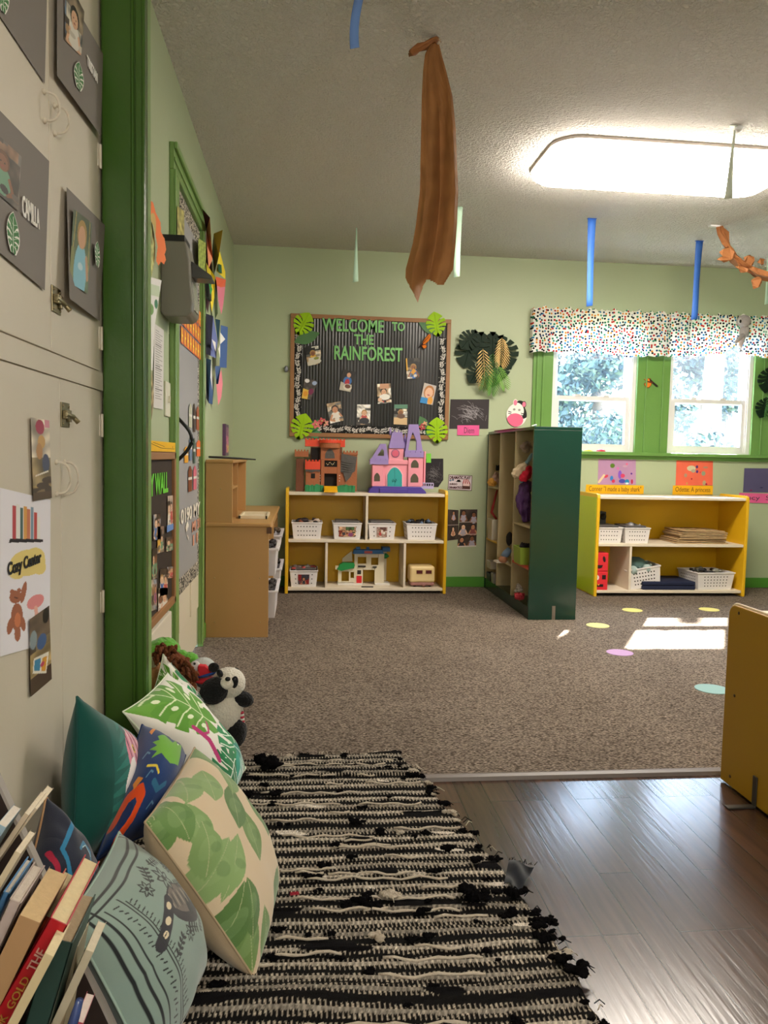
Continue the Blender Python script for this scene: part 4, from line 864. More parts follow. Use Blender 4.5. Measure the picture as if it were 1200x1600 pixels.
def monarch(label, u, v, s, rot, fr, d, base='e07a1e', flip=1):
    cv = Cv(110, 0.8, base); c0 = (0.25, 0.22)
    up = [(0.22, 0.20), (0.28, 0.45), (0.42, 0.75), (0.60, 0.97), (0.72, 0.95), (0.76, 0.75), (0.66, 0.5), (0.48, 0.30)]
    lo = [(0.24, 0.22), (0.48, 0.30), (0.60, 0.22), (0.56, 0.06), (0.42, 0.02), (0.30, 0.10)]
    k = cv.inside(up) | cv.inside(lo); bd = cv.inside([(0.02, 0.02), (0.10, 0.0), (0.34, 0.30), (0.28, 0.36)])
    cv.keep = k | bd; cv.put(bd, '1c120c')
    cv.line(up+[up[0]], 0.05, '20140c'); cv.line(lo+[lo[0]], 0.05, '5a2410')
    for q in ((0.5, 0.8), (0.62, 0.75), (0.66, 0.9)): cv.line([(0.28, 0.3), q], 0.018, '3a1c0c')
    for q in ((0.70, 0.88), (0.72, 0.78), (0.64, 0.94)): cv.ell(q[0], q[1], 0.015, 0.015, 'f0e8d8')
    p, q = fr.px(u, v, d); C_ = rot2([(0, 0), (0.8*s*flip, 0), (0.8*s*flip, s), (0, s)], rot, p, q)
    return tag(sheet('paper_butterfly', cv, [fr(x, y, d) for x, y in C_], PAPER, curl=lambda U, V: 0.03*V), label, 'butterfly')
monarch('orange monarch paper butterfly on the upper corner of the welcome board', 652, 544, 0.115, math.radians(-6), BWF, 0.03)
monarch('orange monarch paper butterfly on the green panel between the windows', 1030, 604, 0.19, math.radians(12), BWF, 0.03, flip=-1)

# artificial leaf spray on the wall
t = thing('leaf_wall_decoration', 'spray of dark glossy leaves and gold palm fronds hanging right of the welcome board', 'decoration', BWF(*BWF.px(758, 612), 0.01))
DL = 'dark_leaf'
LC = []
def dleaf(u, v, size, rot, d=0.02, col='16291a', sx=1.0): LC.append(1); monstera_cut(t, u, v, size, math.radians(rot), col, d+0.0042*len(LC), 'leaf', sx=sx)
dleaf(737, 532, 0.20, 165, 0.012); dleaf(752, 524, 0.19, 185, 0.016); dleaf(770, 524, 0.20, 180, 0.02); dleaf(783, 530, 0.22, 195, 0.016); dleaf(750, 572, 0.14, 150, 0.012); dleaf(780, 555, 0.17, 190, 0.012); dleaf(742, 520, 0.15, 140, 0.022); dleaf(770, 560, 0.2, 180, 0.01, '2c4a26')
def frond(u, v, L, W, rot, col, d, n=12, droop=0.0):
    d = d+0.03; n = min(n, 12)
    p, q = BWF.px(u, v, d); mb = MB(); R = math.radians(rot)
    mb.tube([BWF(*rot2([(0, L*k/6)], R, p, q)[0], d+0.01+0.02*math.sin(k*0.5)) for k in range(7)], 0.002, 6)
    for k in range(n):
        y = L*(k+0.3)/n
        for sg in (-1, 1):
            l_ = W*(math.sin(math.pi*(0.12+0.8*(k/n)))**0.7)
            P = rot2(leaf_pts(l_*1.1, 0.0034, 6), -sg*(0.85-0.35*k/n), 0, y); P = rot2(P, R, p, q)
            h_ = 0.01+0.02*math.sin(k*0.4); vs = [BWF(x, z, d+h_+0.004*sg*(i % 2)) for i, (x, z) in enumerate(P)]
            mb.add(vs, [tuple(range(len(vs)))], 0)
    mb.build('palm_frond', M('frond_'+col, col, 0.35, metal=0.35 if col == 'c8a868' else 0, var=0.15, vscale=30), t)
frond(754, 545, 0.27, 0.10, 184, 'c8a868', 0.035); frond(784, 528, 0.19, 0.09, 180, 'c8a868', 0.035, 12)
frond(770, 552, 0.22, 0.09, 178, '3c6a2c', 0.03); frond(773, 575, 0.18, 0.08, 175, '5c9a30', 0.034, 12); frond(779, 573, 0.16, 0.07, 200, '76b03c', 0.03, 10); frond(763, 577, 0.15, 0.06, 165, '4a7a2c', 0.03, 10)

# drawings and signs on the back wall
def scribble(asp, bg, seed, n=60, col='c8c4c8', ctr=(0.6, 0.45)):
    cv = Cv(90, asp, bg).noise(0.06, 2, seed); rs = np.random.RandomState(seed)
    for k in range(n):
        a_ = rs.normal(0.6, 0.6); L = rs.uniform(0.1, 0.4); x, y = rs.normal(ctr[0]*asp, 0.18), rs.normal(ctr[1], 0.13)
        cv.line([(x, y), (x-L*math.cos(a_)*0.5, y+L*0.35*math.sin(a_)+0.03), (x-L*math.cos(a_), y+L*math.sin(a_)*0.8)], 0.010, col, 0.55)
    return cv
tag(sheet('chalk_drawing', scribble(1.3, '3a3436', 3, 80), bq([(702, 670), (763, 670), (764.5, 624), (704, 624)]), PAPER), 'black paper with white chalk strokes beside the welcome board', 'drawing')
cv = scribble(1.0, '2c282c', 4, 60, '8a8888', (0.55, 0.4)); cv.keep = cv.inside([(0, 0), (0.72, 0), (1, 0.25), (1, 1), (0, 1)])
tag(sheet('chalk_drawing', cv, bq([(664, 761), (693, 761), (693, 716), (664, 716)]), PAPER), 'black paper with faint chalk strokes behind the pink toy castle', 'drawing')
tag(sheet('paper_note', Cv(6, 1, '7fd84a'), bq([(666, 723), (673.5, 723), (673.5, 708.5), (666, 708.5)], 0.006), PAPER), 'lime green note beside the tall castle tower', 'note')
t = thing('name_label', 'bright pink name label under the black chalk drawing', 'label', bq([(714, 680)])[0])
sheet('label_strip', Cv(20, 2, 'e8609c').noise(0.03, 1, 2), bq([(714.5, 680), (748.5, 680.5), (749, 664.5), (714.5, 664.5)], 0.006), PAPER, t)
INK = M('pencil_ink', '5a3a4a', 0.7)
def small_text(s, par, u0, v0, u1, v1, d, mat, fr=BWF, bold=0.0):
    p0, q0 = fr.px(u0, v0, d); p1, q1 = fr.px(u1, v1, d); return text_obj(s, 'lettering', fr, p0, p1, q0, q1, d, mat, par, bold=bold, ext=0.0006)
small_text('Diem', t, 725, 677, 741, 668, 0.0065, INK)
t = thing('play_corner_sign', 'small white bordered sign with red striped shop beside the shelf top', 'sign', bq([(700, 766)])[0])
cv = Cv(110, 1.55, 'd8ccd0'); cv.rect(0, 0, 1.55, 0.035, '3a1c22'); cv.rect(0, 0.965, 1.55, 1, '3a1c22'); cv.rect(0, 0, 0.035, 1, '3a1c22'); cv.rect(1.515, 0, 1.55, 1, '3a1c22')
cv.ell(0.14, 0.62, 0.07, 0.06, '2a3a50'); cv.ell(0.30, 0.66, 0.07, 0.06, '2a3a50'); cv.ell(0.14, 0.62, 0.035, 0.03, '8ab0c8'); cv.ell(0.30, 0.66, 0.035, 0.03, '8ab0c8'); cv.ell(0.68, 0.62, 0.12, 0.07, '1c1418'); cv.rect(0.5, 0.54, 0.84, 0.57, '1c1418')
cv.poly([(0.93, 0.10), (1.44, 0.10), (1.44, 0.45), (0.93, 0.45)], '5a3a34'); cv.rect(0.97, 0.30, 1.40, 0.5, 'e8c8c4')
for k in range(7): cv.poly([(0.93+k*0.073, 0.45), (1.003+k*0.073, 0.45), (1.05+k*0.04, 0.74), (1.01+k*0.04, 0.74)], 'b02a34' if k % 2 == 0 else 'f0dcd8')
sheet('sign_sheet', cv, bq([(699.5, 765), (737, 767), (738, 743), (701, 741.5)], 0.004), PAPER, t)
MRN = M('maroon_lettering', '4a1c24', 0.6)
small_text('DRAMATIC PLAY', t, 702.5, 748.5, 735.5, 744, 0.006, MRN, bold=0.04); small_text('JUEGO', t, 702, 758.5, 714.5, 755, 0.006, MRN, bold=0.04); small_text('DRAMATICO', t, 701.5, 763.5, 723, 760, 0.006, MRN, bold=0.04)
def people_sheet(asp, seed, n, rows):
    cv = Cv(110, asp, '3a2f2a').noise(0.5, 4, seed); rs = np.random.RandomState(seed)
    for r_ in range(rows):
        for k in range(n):
            s_ = 0.14 if rows > 1 else 0.24
            person_on(cv, asp*(k+0.5)/n+rs.uniform(-.03, .03), 0.88-r_/rows+rs.uniform(-.03, .03), s_, SK[rs.randint(4)], ['2a1c14', '16110e'][rs.randint(2)], ['b0a8b8', 'c0886a', '24242a', 'd8c8c0', '8a4a44'][rs.randint(5)])
        cv.rect(0, 1-(r_+1)/rows-0.008, asp, 1-(r_+1)/rows+0.008, 'b8a8a0')
    return cv
cv = people_sheet(0.62, 4, 1, 2); tag(sheet('photo_collage', cv, bq([(699, 845), (716, 843), (716.5, 797), (700, 796)], 0.004), PHOTO), 'narrow photo collage partly behind the yellow shelf side', 'photo')
cv = people_sheet(0.5, 5, 2, 3); cv.rect(0, 0, 0.5, 0.03, 'e0d8d0'); tag(sheet('photo_collage', cv, bq([(714.5, 855), (744, 854), (746, 796), (719, 796)], 0.006), PHOTO), 'tall photo collage of people on the wall left of the green cabinet', 'photo')
# zebra face
cv = Cv(150, 0.85, 'f2ece4'); f_ = (cv.X-0.42)**2/0.40**2+(cv.Y-0.42)**2/0.42**2 <= 1
ear = ((cv.X-0.36)**2/0.09**2+(cv.Y-0.86)**2/0.13**2 <= 1) | ((cv.X-0.70)**2/0.09**2+(cv.Y-0.80)**2/0.12**2 <= 1) | ((cv.X-0.52)**2/0.22**2+(cv.Y-0.80)**2/0.14**2 <= 1); cv.keep = f_ | ear
cv.ell(0.62, 0.62, 0.30, 0.34, '1d1c1a', 0.4); cv.ell(0.40, 0.56, 0.30, 0.30, 'f2ece4'); cv.ell(0.36, 0.86, 0.07, 0.10, 'ee7f9c'); cv.ell(0.70, 0.80, 0.07, 0.09, 'ee7f9c')
cv.ell(0.36, 0.24, 0.32, 0.24, 'e7527c'); cv.ell(0.36, 0.24, 0.33, 0.25, 'f6f0ea', 0, 0.15); cv.ell(0.32, 0.62, 0.05, 0.04, '9a9a90'); cv.ell(0.52, 0.60, 0.05, 0.04, '9a9a90')
cv.line([(0.10, 0.55), (0.20, 0.52)], 0.03, '1d1c1a'); cv.line([(0.10, 0.48), (0.20, 0.46)], 0.025, '1d1c1a'); cv.line([(0.60, 0.48), (0.75, 0.45)], 0.03, '1d1c1a'); cv.line([(0.60, 0.42), (0.75, 0.36)], 0.03, '1d1c1a')
tag(sheet('zebra_face_cutout', cv, bq([(790, 667), (824, 667), (825, 623), (791, 623)], 0.01), PAPER), 'paper zebra face with pink muzzle above the green cabinet', 'paper cutout')
# drawings below the sill
def craft(asp, bg, blobs):
    cv = Cv(120, asp, bg).noise(0.03, 2, 3)
    for b_ in blobs: cv.ell(*b_)
    return cv
cv = craft(1.38, 'b48aae', [(0.52, 0.72, 0.085, 0.085, '5a7a28'), (1.05, 0.78, 0.04, 0.04, 'e06a8a'), (0.98, 0.70, 0.09, 0.04, 'c09ab0'), (0.72, 0.62, 0.05, 0.05, 'd070b0'), (1.22, 0.42, 0.035, 0.035, '5a2a8a'), (0.80, 0.38, 0.07, 0.16, '8a5ac8'), (0.90, 0.34, 0.08, 0.08, 'd04468'), (0.88, 0.14, 0.12, 0.08, '4a48a8'), (0.50, 0.24, 0.06, 0.10, '3a80c8'), (0.56, 0.14, 0.06, 0.07, 'c8385a'), (1.06, 0.12, 0.08, 0.09, '2a88b8'), (1.06, 0.05, 0.06, 0.04, 'd0e8e8'), (1.24, 0.12, 0.04, 0.09, 'b83050'), (0.30, 0.32, 0.08, 0.05, 'd0485a', 0.6)])
cv.line([(0.04, 0.10), (0.22, 0.36)], 0.08, 'e0c8a0')
tag(sheet('child_collage', cv, bq([(934, 757.5), (993.5, 757.5), (993.5, 716), (935, 716)]), PAPER), 'mauve paper collage with purple and red scraps under the window sill', 'drawing')
cv = craft(1.45, 'e86a50', [(0.60, 0.68, 0.17, 0.11, 'd0c4a0'), (0.68, 0.58, 0.09, 0.07, 'b0a088'), (0.82, 0.74, 0.05, 0.06, '4a3470'), (0.83, 0.55, 0.045, 0.06, '50307a'), (1.08, 0.48, 0.08, 0.09, '9aa082'), (1.16, 0.72, 0.10, 0.04, 'b08a70'), (0.38, 0.40, 0.06, 0.08, 'b08a70'), (0.62, 0.26, 0.03, 0.035, 'b02a38'), (1.12, 0.10, 0.07, 0.10, 'b09a78'), (1.20, 0.05, 0.04, 0.04, 'a02040'), (0.44, 0.08, 0.03, 0.05, 'd0a050'), (0.95, 0.52, 0.03, 0.03, 'd04a5a')])
cv.poly([(0.42, 0.72), (0.52, 0.58), (0.52, 0.76)], 'd0c4a0')
tag(sheet('child_collage', cv, bq([(1055.5, 758.5), (1113.5, 758.5), (1114, 719.5), (1057, 719)]), PAPER), 'orange red paper collage with beige fish shape under the window sill', 'drawing')
cv = craft(1.5, '5a5478', [(0.70, 0.20, 0.07, 0.02, '2a2450'), (0.3, 0.08, 0.05, 0.03, '8a2050')])
tag(sheet('child_collage', cv, bq([(1161, 769), (1222, 770), (1222, 732), (1163, 731.5)]), PAPER), 'navy purple paper collage at the far end under the sill', 'drawing')
OCH = M('ochre_pencil', '6a4410', 0.7)
def label_strip(lab, pts, col, txt, tb, mat):
    t = thing('name_label', lab, 'label', bq(pts)[0]); sheet('label_strip', Cv(16, 4, col).noise(0.03, 1, 2), bq(pts, 0.006), PAPER, t); small_text(txt, t, *tb, 0.0065, mat); return t
label_strip('long yellow handwritten label under the mauve collage', [(914.5, 771.5), (1005.5, 772), (1006, 758.5), (916, 757)], 'f0b41c', 'Conner "I made a baby shark"', (920, 769.5, 1002, 760.5), OCH)
label_strip('shorter yellow handwritten label under the orange red collage', [(1050.5, 773), (1113.5, 773), (1114, 759), (1051.5, 758.5)], 'f0b41c', 'Odette: A princess', (1055, 770.5, 1110, 761.5), OCH)
label_strip('pink handwritten label under the navy purple collage', [(1154, 785), (1222, 787), (1222, 772), (1155, 770)], 'e8649c', "'lucy  Sun", (1160, 783, 1218, 774.5), INK)
tag(MB().ball(BWF(*BWF.px(447, 577), 0.015), (0.016, 0.015, 0.022), nu=10, nv=8, rough=0.15).build('tape_wad', M('silver_tape', '8a8f9c', 0.4, metal=0.3)), 'small crumpled silver wad stuck beside the welcome board', 'tape')

# ------------------------------------------------------------------ low shelves
def shelf_unit(name, label, x0, x1, yf, yb, z_top, z_mid, z_bot, side_top, div_top, div_low, lime=None, group=None, foot=0.0):
    t = thing(name, label, 'shelf', ((x0+x1)/2, yb, 0), group)
    sT = 0.022
    for k, (a, b) in enumerate(((x0, x0+sT), (x1-sT, x1))):
        mb = MB(); mb.prism([(yf, 0.0), (yb, 0.0), (yb, side_top-0.02), (yb-0.02, side_top), (yf+0.03, side_top), (yf+0.008, side_top-0.008), (yf, side_top-0.03)], Fr((a, 0, 0), (0, 1, 0), (0, 0, 1), (1, 0, 0)), 0, b-a)
        o = mb.build('side_panel', YEL, t, bevel=0.004)
        for yy, zz in ((yf+0.05, 0.08), (yf+0.03, z_mid), (yf+0.05, z_top-0.01), (yb-0.03, 0.08), (yb-0.03, z_mid)):
            pass
    if lime:
        MB().box(x0-0.0025, x0-0.0002, yf+0.012, yb-0.004, 0.01, side_top-0.028).build('side_facing', LIME, t)  # thin sheet that turns the outer left side lime over the yellow
    for z, nm in ((z_top, 'top_board'), (z_mid, 'shelf_board'), (z_bot, 'bottom_board')):
        MB().box(x0+sT, x1-sT, yf+0.012, yb-0.008, z-0.020, z).build(nm, BIRCH, t, bevel=0.002)
    for x in div_top: MB().box(x-0.008, x+0.008, yf+0.016, yb-0.010, z_mid, z_top-0.020).build('divider', BIRCH, t)
    for x in div_low: MB().box(x-0.008, x+0.008, yf+0.016, yb-0.010, z_bot, z_mid-0.020).build('divider', BIRCH, t)
    MB().box(x0+sT, x1-sT, yb-0.009, yb-0.002, 0.012, z_top-0.002).build('back_panel', M('amber_back_panel', 'd6a814', 0.4), t)
    MB().box(x0+sT, x1-sT, yb-0.03, yb-0.012, 0, z_bot-0.02).build('plinth', YEL, t)
    return t
YS = 5.325
SF = YF(YS)
sx0, sx1 = SF.px(445.5, 850)[0], SF.px(698.5, 850)[0]
zt, zm_, zb_ = SF.px(560, 770.5)[1], SF.px(560, 844)[1], SF.px(560, 919)[1]
shelf_unit('storage_shelf', 'yellow and white low shelf holding the two toy castles', sx0, sx1, YS, YB-0.022, zt, zm_, zb_, 0.735, [SF.px(573.5, 810)[0]], [SF.px(510, 890)[0], SF.px(632.5, 890)[0]], group=None)
YR = 5.235
RF = YF(YR)
rx0, rx1 = RF.px(931, 850)[0], RF.px(1168, 850)[0]
rzt, rzm, rzb = RF.px(1050, 777)[1], RF.px(1050, 850.5)[1], RF.px(1050, 923)[1]
shelf_unit('storage_shelf', 'yellow and white low shelf under the windows holding puzzles and white baskets', rx0, rx1, YR, YB-0.022, rzt, rzm, rzb, 0.735, [], [RF.px(986, 890)[0]], lime=True)

# white perforated baskets
PL = M('white_basket_plastic', 'e4e0de', 0.4); HOLE = M('basket_hole_shadow', '2a2622', 0.9)
def basket(name, label, x0, x1, yf, depth, z0, h, holes=(7, 3), rotz=0, group=None, pic=None, lid=None, stuff=None, tiltx=0, cat='basket', grill=None):
    W = x1-x0; cx = (x0+x1)/2
    t = thing(name, label, cat, (cx, yf+depth/2, z0), group); t.rotation_euler = (0, tiltx, rotz)
    e = thing('x', None, None)  # local frame helper, removed below
    bpy.data.objects.remove(e)
    tp = 0.90
    def ring(w, d, z): return [(-w/2, -d/2, z), (w/2, -d/2, z), (w/2, d/2, z), (-w/2, d/2, z)]
    mb = MB(); n = 4
    L = ring(W*0.86, depth*0.88, 0)+ring(W*0.965, depth*0.96, h*0.93)+ring(W, depth, h*0.93)+ring(W, depth, h)+ring(W*0.945, depth*0.95, h)+ring(W*0.84, depth*0.86, 0.004)
    fs = [(3, 2, 1, 0)]+[(k*4+i, k*4+(i+1) % 4, (k+1)*4+(i+1) % 4, (k+1)*4+i) for k in range(5) for i in range(4)]+[(20, 21, 22, 23)]
    mb.add(L, fs, 0)
    hb, ht = h*0.22, h*0.74
    def frontp(s, z):  # s -1..1 along the width at height z, just proud of the front wall
        f_ = 0.86+(0.965-0.86)*z/(h*0.93); fd = 0.88+(0.96-0.88)*z/(h*0.93); return (s*W*f_/2, -depth*fd/2-0.0006, z)
    def sidep(s, z, sg):
        f_ = 0.86+(0.965-0.86)*z/(h*0.93); fd = 0.88+(0.96-0.88)*z/(h*0.93); return (sg*(W*f_/2+0.0006), s*depth*fd/2, z)
    r = h*0.036; cols, rows = holes
    def disc(pf, s, z, rr, wsc):
        vs = [pf(s+rr*math.cos(a)/wsc, z+rr*math.sin(a)) for a in [2*math.pi*k/8 for k in range(8)]]; mb.add(vs, [tuple(range(8))], 1)
    for i in range(cols):
        for j in range(rows):
            s_ = (-0.62+1.24*i/(cols-1)); z = hb+(ht-hb)*j/max(1, rows-1)
            if pic and abs(s_) < 0.46: continue
            disc(frontp, s_, z, r, W*0.46)
    for sg in (-1, 1):
        for i in range(cols+1):
            for j in range(rows): disc(lambda s, z: sidep(s, z, sg), -0.68+1.36*i/cols, hb+(ht-hb)*j/max(1, rows-1), r, depth*0.46)
    def fin(mb, nm, mats, par, **k):
        o = mb.build(nm, mats, None, origin=(0, 0, 0), **k); o.parent = par; o.location = (0, 0, 0); return o
    fin(mb, 'basket_body', [PL, HOLE], t, bevel=0.002)
    if pic:
        c = snapshot(1.3, pic[0], pic[1], ny=36, n=pic[2]); k = pic[3]
        o = sheet('picture_label', c, [frontp(-k, hb*0.75), frontp(k, hb*0.75), frontp(k, ht*1.02), frontp(-k, ht*1.02)], PHOTO); 
        o.parent = t; o.location = (0, 0, 0)
        me = o.data; v0 = frontp(-k, hb*0.75)
        # sheet() recentred the mesh: shift back
        co = np.empty(len(me.vertices)*3); me.vertices.foreach_get('co', co); co = co.reshape(-1, 3)
        mn = co.min(0); want = np.array([min(frontp(-k, ht)[0], frontp(-k, hb)[0]), 0, hb*0.75]); co += np.array([-(co[:, 0].min()+co[:, 0].max())/2, 0, hb*0.75-mn[2]]); co[:, 1] += -depth*0.92/2-0.004-co[:, 1].mean(); me.vertices.foreach_set('co', co.ravel()); me.update()
    if lid:
        fin(MB().box(-W*0.40, W*0.40, -depth*0.36, depth*0.40, h*0.96, h*1.10), 'lid_tray', M('grey_tray', lid, 0.5), t, bevel=0.004)
    if stuff:
        rs = np.random.RandomState(stuff[0]); mb = MB(); mats = [M('toy_'+c, c, 0.5) for c in stuff[1]]
        for k in range(26):
            x, y = rs.uniform(-.36, .36)*W, rs.uniform(-.36, .30)*depth; mb.ball((x, y, h*(0.85+rs.uniform(0, 0.25))), (rs.uniform(0.008, 0.03), rs.uniform(0.008, 0.03), rs.uniform(0.006, 0.018)), nu=8, nv=6, m=rs.randint(len(mats)), rough=0.15, seed=k)
        tag(fin(mb, 'contents', mats, t), kind='stuff')
    return t
GB = 'white perforated baskets on the low shelves'
def on_shelf(fr, Y, u0, u1, v): return fr.px(u0, v)[0], fr.px(u1, v)[0]
YK = YS+0.035; KF = YF(YK)
DT = ['1c1a1c', '3a3034', 'c8b8a8', '8a4a34', '2a2a30']
hb_ = 0.118
for lab, u0, u1, v, z, kw in (
    ('white basket of dark figures at the left end of the middle shelf board', 455, 504, 830, zm_, dict(stuff=(1, DT))),
    ('white basket with green picture label, second on the middle board', 519.5, 566, 830, zm_, dict(pic=(31, ['3f5a34', '8a3a2a', 'c8a080', '20201e'], 2, 0.62), lid='5a5654')),
    ('white basket with brown picture label right of the upper divider', 575, 619, 830, zm_, dict(pic=(32, ['6a4a44', 'a88a80', 'e0d0c8'], 2, 0.40), lid='6a6664')),
    ('white basket heaped with black toys at the right end of the middle board', 634.5, 683.5, 830, zm_, dict(stuff=(3, ['141416', '1c1c20', '2a2a30', '5a6a80']))),
    ('white basket with red picture label in the lower left bay', 452, 497, 905, zb_, dict(pic=(33, ['8a2a2a', 'c86a5a', '3a3a44'], 1, 0.42), lid='8a6a64', stuff=(4, ['6a5a54', 'b04a4a', '8a8a84'])))):
    x0, x1 = KF.px(u0, v)[0], KF.px(u1, v)[0]
    basket('storage_basket', lab, x0, x1, YK, 0.22, z, hb_, group=GB, **kw)
YK2 = YR+0.03; KF2 = YF(YK2)
x0, x1 = KF2.px(933, 838)[0], KF2.px(974, 838)[0]
basket('storage_basket', 'white basket with grey speaker behind it, left on the board under the windows', x0-0.01, x1, YK2, 0.27, rzm, 0.113, group=GB, lid='8a8a8c')
x0, x1 = KF2.px(976, 838)[0], KF2.px(1017, 838)[0]
basket('storage_basket', 'white basket with flat grey tray on top beside the speaker basket', x0, x1, YK2, 0.27, rzm, 0.113, group=GB, lid='77757a', stuff=(6, ['4a4a50', '9a9aa0']))
x0, x1 = KF2.px(987, 900)[0], KF2.px(1040, 900)[0]
basket('storage_basket', 'tilted white basket of grey green felt propped on the navy mat', x0, x1, YK2+0.01, 0.26, rzb+0.012, 0.150, holes=(8, 4), rotz=math.radians(-4), tiltx=math.radians(-10), group=GB, stuff=(8, ['6f8a84', '8fa09c', '5a7470']))
x0, x1 = KF2.px(1082, 900)[0], KF2.px(1149, 900)[0]
basket('storage_basket', 'wide white basket at the right end of the bottom board under the windows', x0+0.02, x1, YK2, 0.27, rzb, 0.128, holes=(8, 4), rotz=math.radians(5), group=GB, stuff=(9, ['2a2a2e', '8a8a80', '4a4a4a']))
# grey felt heap in the tilted basket
c_ = ((KF2.px(1010, 870)[0]), YK2+0.15)
tag(MB().ball((c_[0]-0.01, c_[1], rzb+0.16), (0.075, 0.08, 0.06), nu=20, nv=12, rough=0.05).build('felt_ball', M('grey_green_felt', '5f7b77', 0.95, 0.3, 120)), 'grey green felt ball heaped in the tilted basket', 'ball')
for k, (dx, lab) in enumerate(((-0.075, 'small pale grey ball at the rim of the tilted basket next to the divider'), (0.03, 'small pale grey ball in the middle of the tilted basket'))):
    tag(MB().ball((c_[0]+dx, YK2+0.045, rzb+0.135+k*0.012), 0.034, nu=16, nv=10).build('felt_ball', M('pale_grey_felt', '9fb0ac', 0.9)), lab, 'ball')
# speaker, puzzles, folded mat, red blocks
t = thing('speaker', 'dark grey box speaker behind the left white basket under the windows', 'speaker', (KF2.px(940, 820)[0], YK2+0.27, rzm))
_S = YF(YK2+0.16); sp0, sp1 = _S.px(936, 815)[0], _S.px(947, 815)[0]
sb_ = MB().box(sp0-0.02, sp1, YK2+0.16, YK2+0.26, rzm+0.126, rzm+0.215).build('speaker_box', M('dark_grey_speaker', '3c4044', 0.5), t, bevel=0.005)
MB().lathe([(0.0, 0), (0.020, 0.0), (0.024, 0.004), (0.0, 0.004)], (sp1-0.025, YK2+0.159, rzm+0.18), 16, axis=Vector((0, -1, 0)).to_track_quat('Z', 'Y')).build('speaker_cone', BLACK, sb_)
t0 = RF.px(1059, 850)[0]; t1 = RF.px(1146, 850)[0]
rs = np.random.RandomState(3)
for k in range(8):
    z = rzm+0.004+k*0.0125; xa = t0+0.00+rs.uniform(-0.012, 0.02)+0.006*k; xb = t1-0.02+rs.uniform(-0.02, 0.012)-0.003*k; Mx = Matrix.Translation(((xa+xb)/2, YR+0.175+rs.uniform(-.01, .01), z)) @ Matrix.Rotation(rs.uniform(-.05, .05), 4, 'Z') @ Matrix.Rotation(rs.uniform(-.012, .012), 4, 'Y')
    w2 = (xb-xa)/2; mb = MB().box(-w2, w2, -0.135, 0.135, -0.004, 0.004, 0, Mx)
    if k in (0, 1, 2, 3, 4, 5, 6, 7):
        for q in range(14):
            px_, py_ = rs.uniform(-w2*.85, w2*.85), rs.uniform(-.12, .12); mb.box(px_-0.02, px_+0.02, py_-0.012, py_+0.012, 0.004, 0.0055, 1+rs.randint(3), Mx)
    tag(mb.build('wooden_puzzle', [M('puzzle_board', 'b79a72', 0.6, var=0.2, vscale=30), M('puzzle_brown', '6a4a34', 0.6), M('puzzle_tan', 'd8b890', 0.6), M('puzzle_green', '6a7a4a', 0.6)], bevel=0.001), ['bottom puzzle board of the wooden stack under the windows', 'second puzzle board from the bottom of the wooden stack', 'third puzzle board from the bottom of the wooden stack', 'fourth puzzle board from the bottom of the wooden stack', 'fifth puzzle board from the bottom of the wooden stack', 'sixth puzzle board from the bottom of the wooden stack', 'seventh puzzle board from the bottom of the wooden stack', 'topmost puzzle board of the wooden stack under the windows'][k], 'puzzle', 'wooden puzzles stacked under the windows')
m0, m1 = RF.px(1008, 900)[0], RF.px(1087, 900)[0]
mb = MB()
for k in range(2): mb.box(m0, m1+0.02, YR+0.03, YR+0.33, rzb+k*0.031, rzb+k*0.031+0.029)
tag(mb.build('folded_mat', M('navy_mat_fabric', '171f3c', 0.8, 0.2, 200), bevel=0.008, seg=3), 'navy folded mat lying between the two lower baskets', 'mat')
fx0, fx1 = RF.px(929.5, 880)[0]+0.012, RF.px(952.5, 880)[0]
RED = M('red_block_plastic', 'dc2f3a', 0.35)
BR1 = M('block_black_inlay', '241014', 0.5)
def face_block(lab, z0, z1, kind):
    t = thing('face_block', lab, 'toy block', ((fx0+fx1)/2, YR+0.08, z0), 'red face blocks in the corner bay')
    MB().box(fx0, fx1, YR+0.02, YR+0.13, z0, z1).build('block_body', RED, t, bevel=0.006, seg=3)
    F_ = YF(YR+0.0195); w_ = fx1-fx0; h_ = z1-z0; mb = MB()
    if kind == 0:
        mb.prism(rot2([(w_*0.10*math.cos(a), h_*0.17*math.sin(a)) for a in np.linspace(0, 6.28, 13)[:-1]], 0.2, fx0+w_*0.66, z0+h_*0.66), F_, 0, 0.001, 0); mb.prism([(fx0+w_*0.05, z0+h_*0.52), (fx0+w_*0.2, z0+h_*0.52), (fx0+w_*0.10, z0+h_*0.75)], F_, 0, 0.001, 0)
        mb.prism([(fx0+w_*0.05, z0+h_*0.34), (fx0+w_*0.58, z0+h_*0.34), (fx0+w_*0.5, z0+h_*0.2), (fx0+w_*0.3, z0+h_*0.15), (fx0+w_*0.1, z0+h_*0.2)], F_, 0, 0.001, 0)
    else:
        mb.box(fx0+w_*0.55, fx0+w_*0.84, YR+0.0185, YR+0.0195, z0+h_*0.58, z0+h_*0.82, 0); mb.prism([(fx0+w_*0.18+0.014*math.cos(a), z0+h_*0.68+0.018*math.sin(a)) for a in np.linspace(0, 6.28, 13)[:-1]], F_, 0, 0.001, 1); mb.box(fx0+w_*0.08, fx0+w_*0.18, YR+0.018, YR+0.0185, z0+h_*0.64, z0+h_*0.76, 0)
        mb.box(fx0+w_*0.12, fx0+w_*0.66, YR+0.0185, YR+0.0195, z0+h_*0.18, z0+h_*0.32, 0); mb.prism([(fx0+w_*0.2, z0+h_*0.32), (fx0+w_*0.4, z0+h_*0.32), (fx0+w_*0.3, z0+h_*0.24)], F_, 0, 0.0015, 2)
    mb.build('face_inlay', [BR1, M('block_white_inlay', 'e8e4e0', 0.5), M('block_orange_inlay', 'f0a030', 0.5)], t)
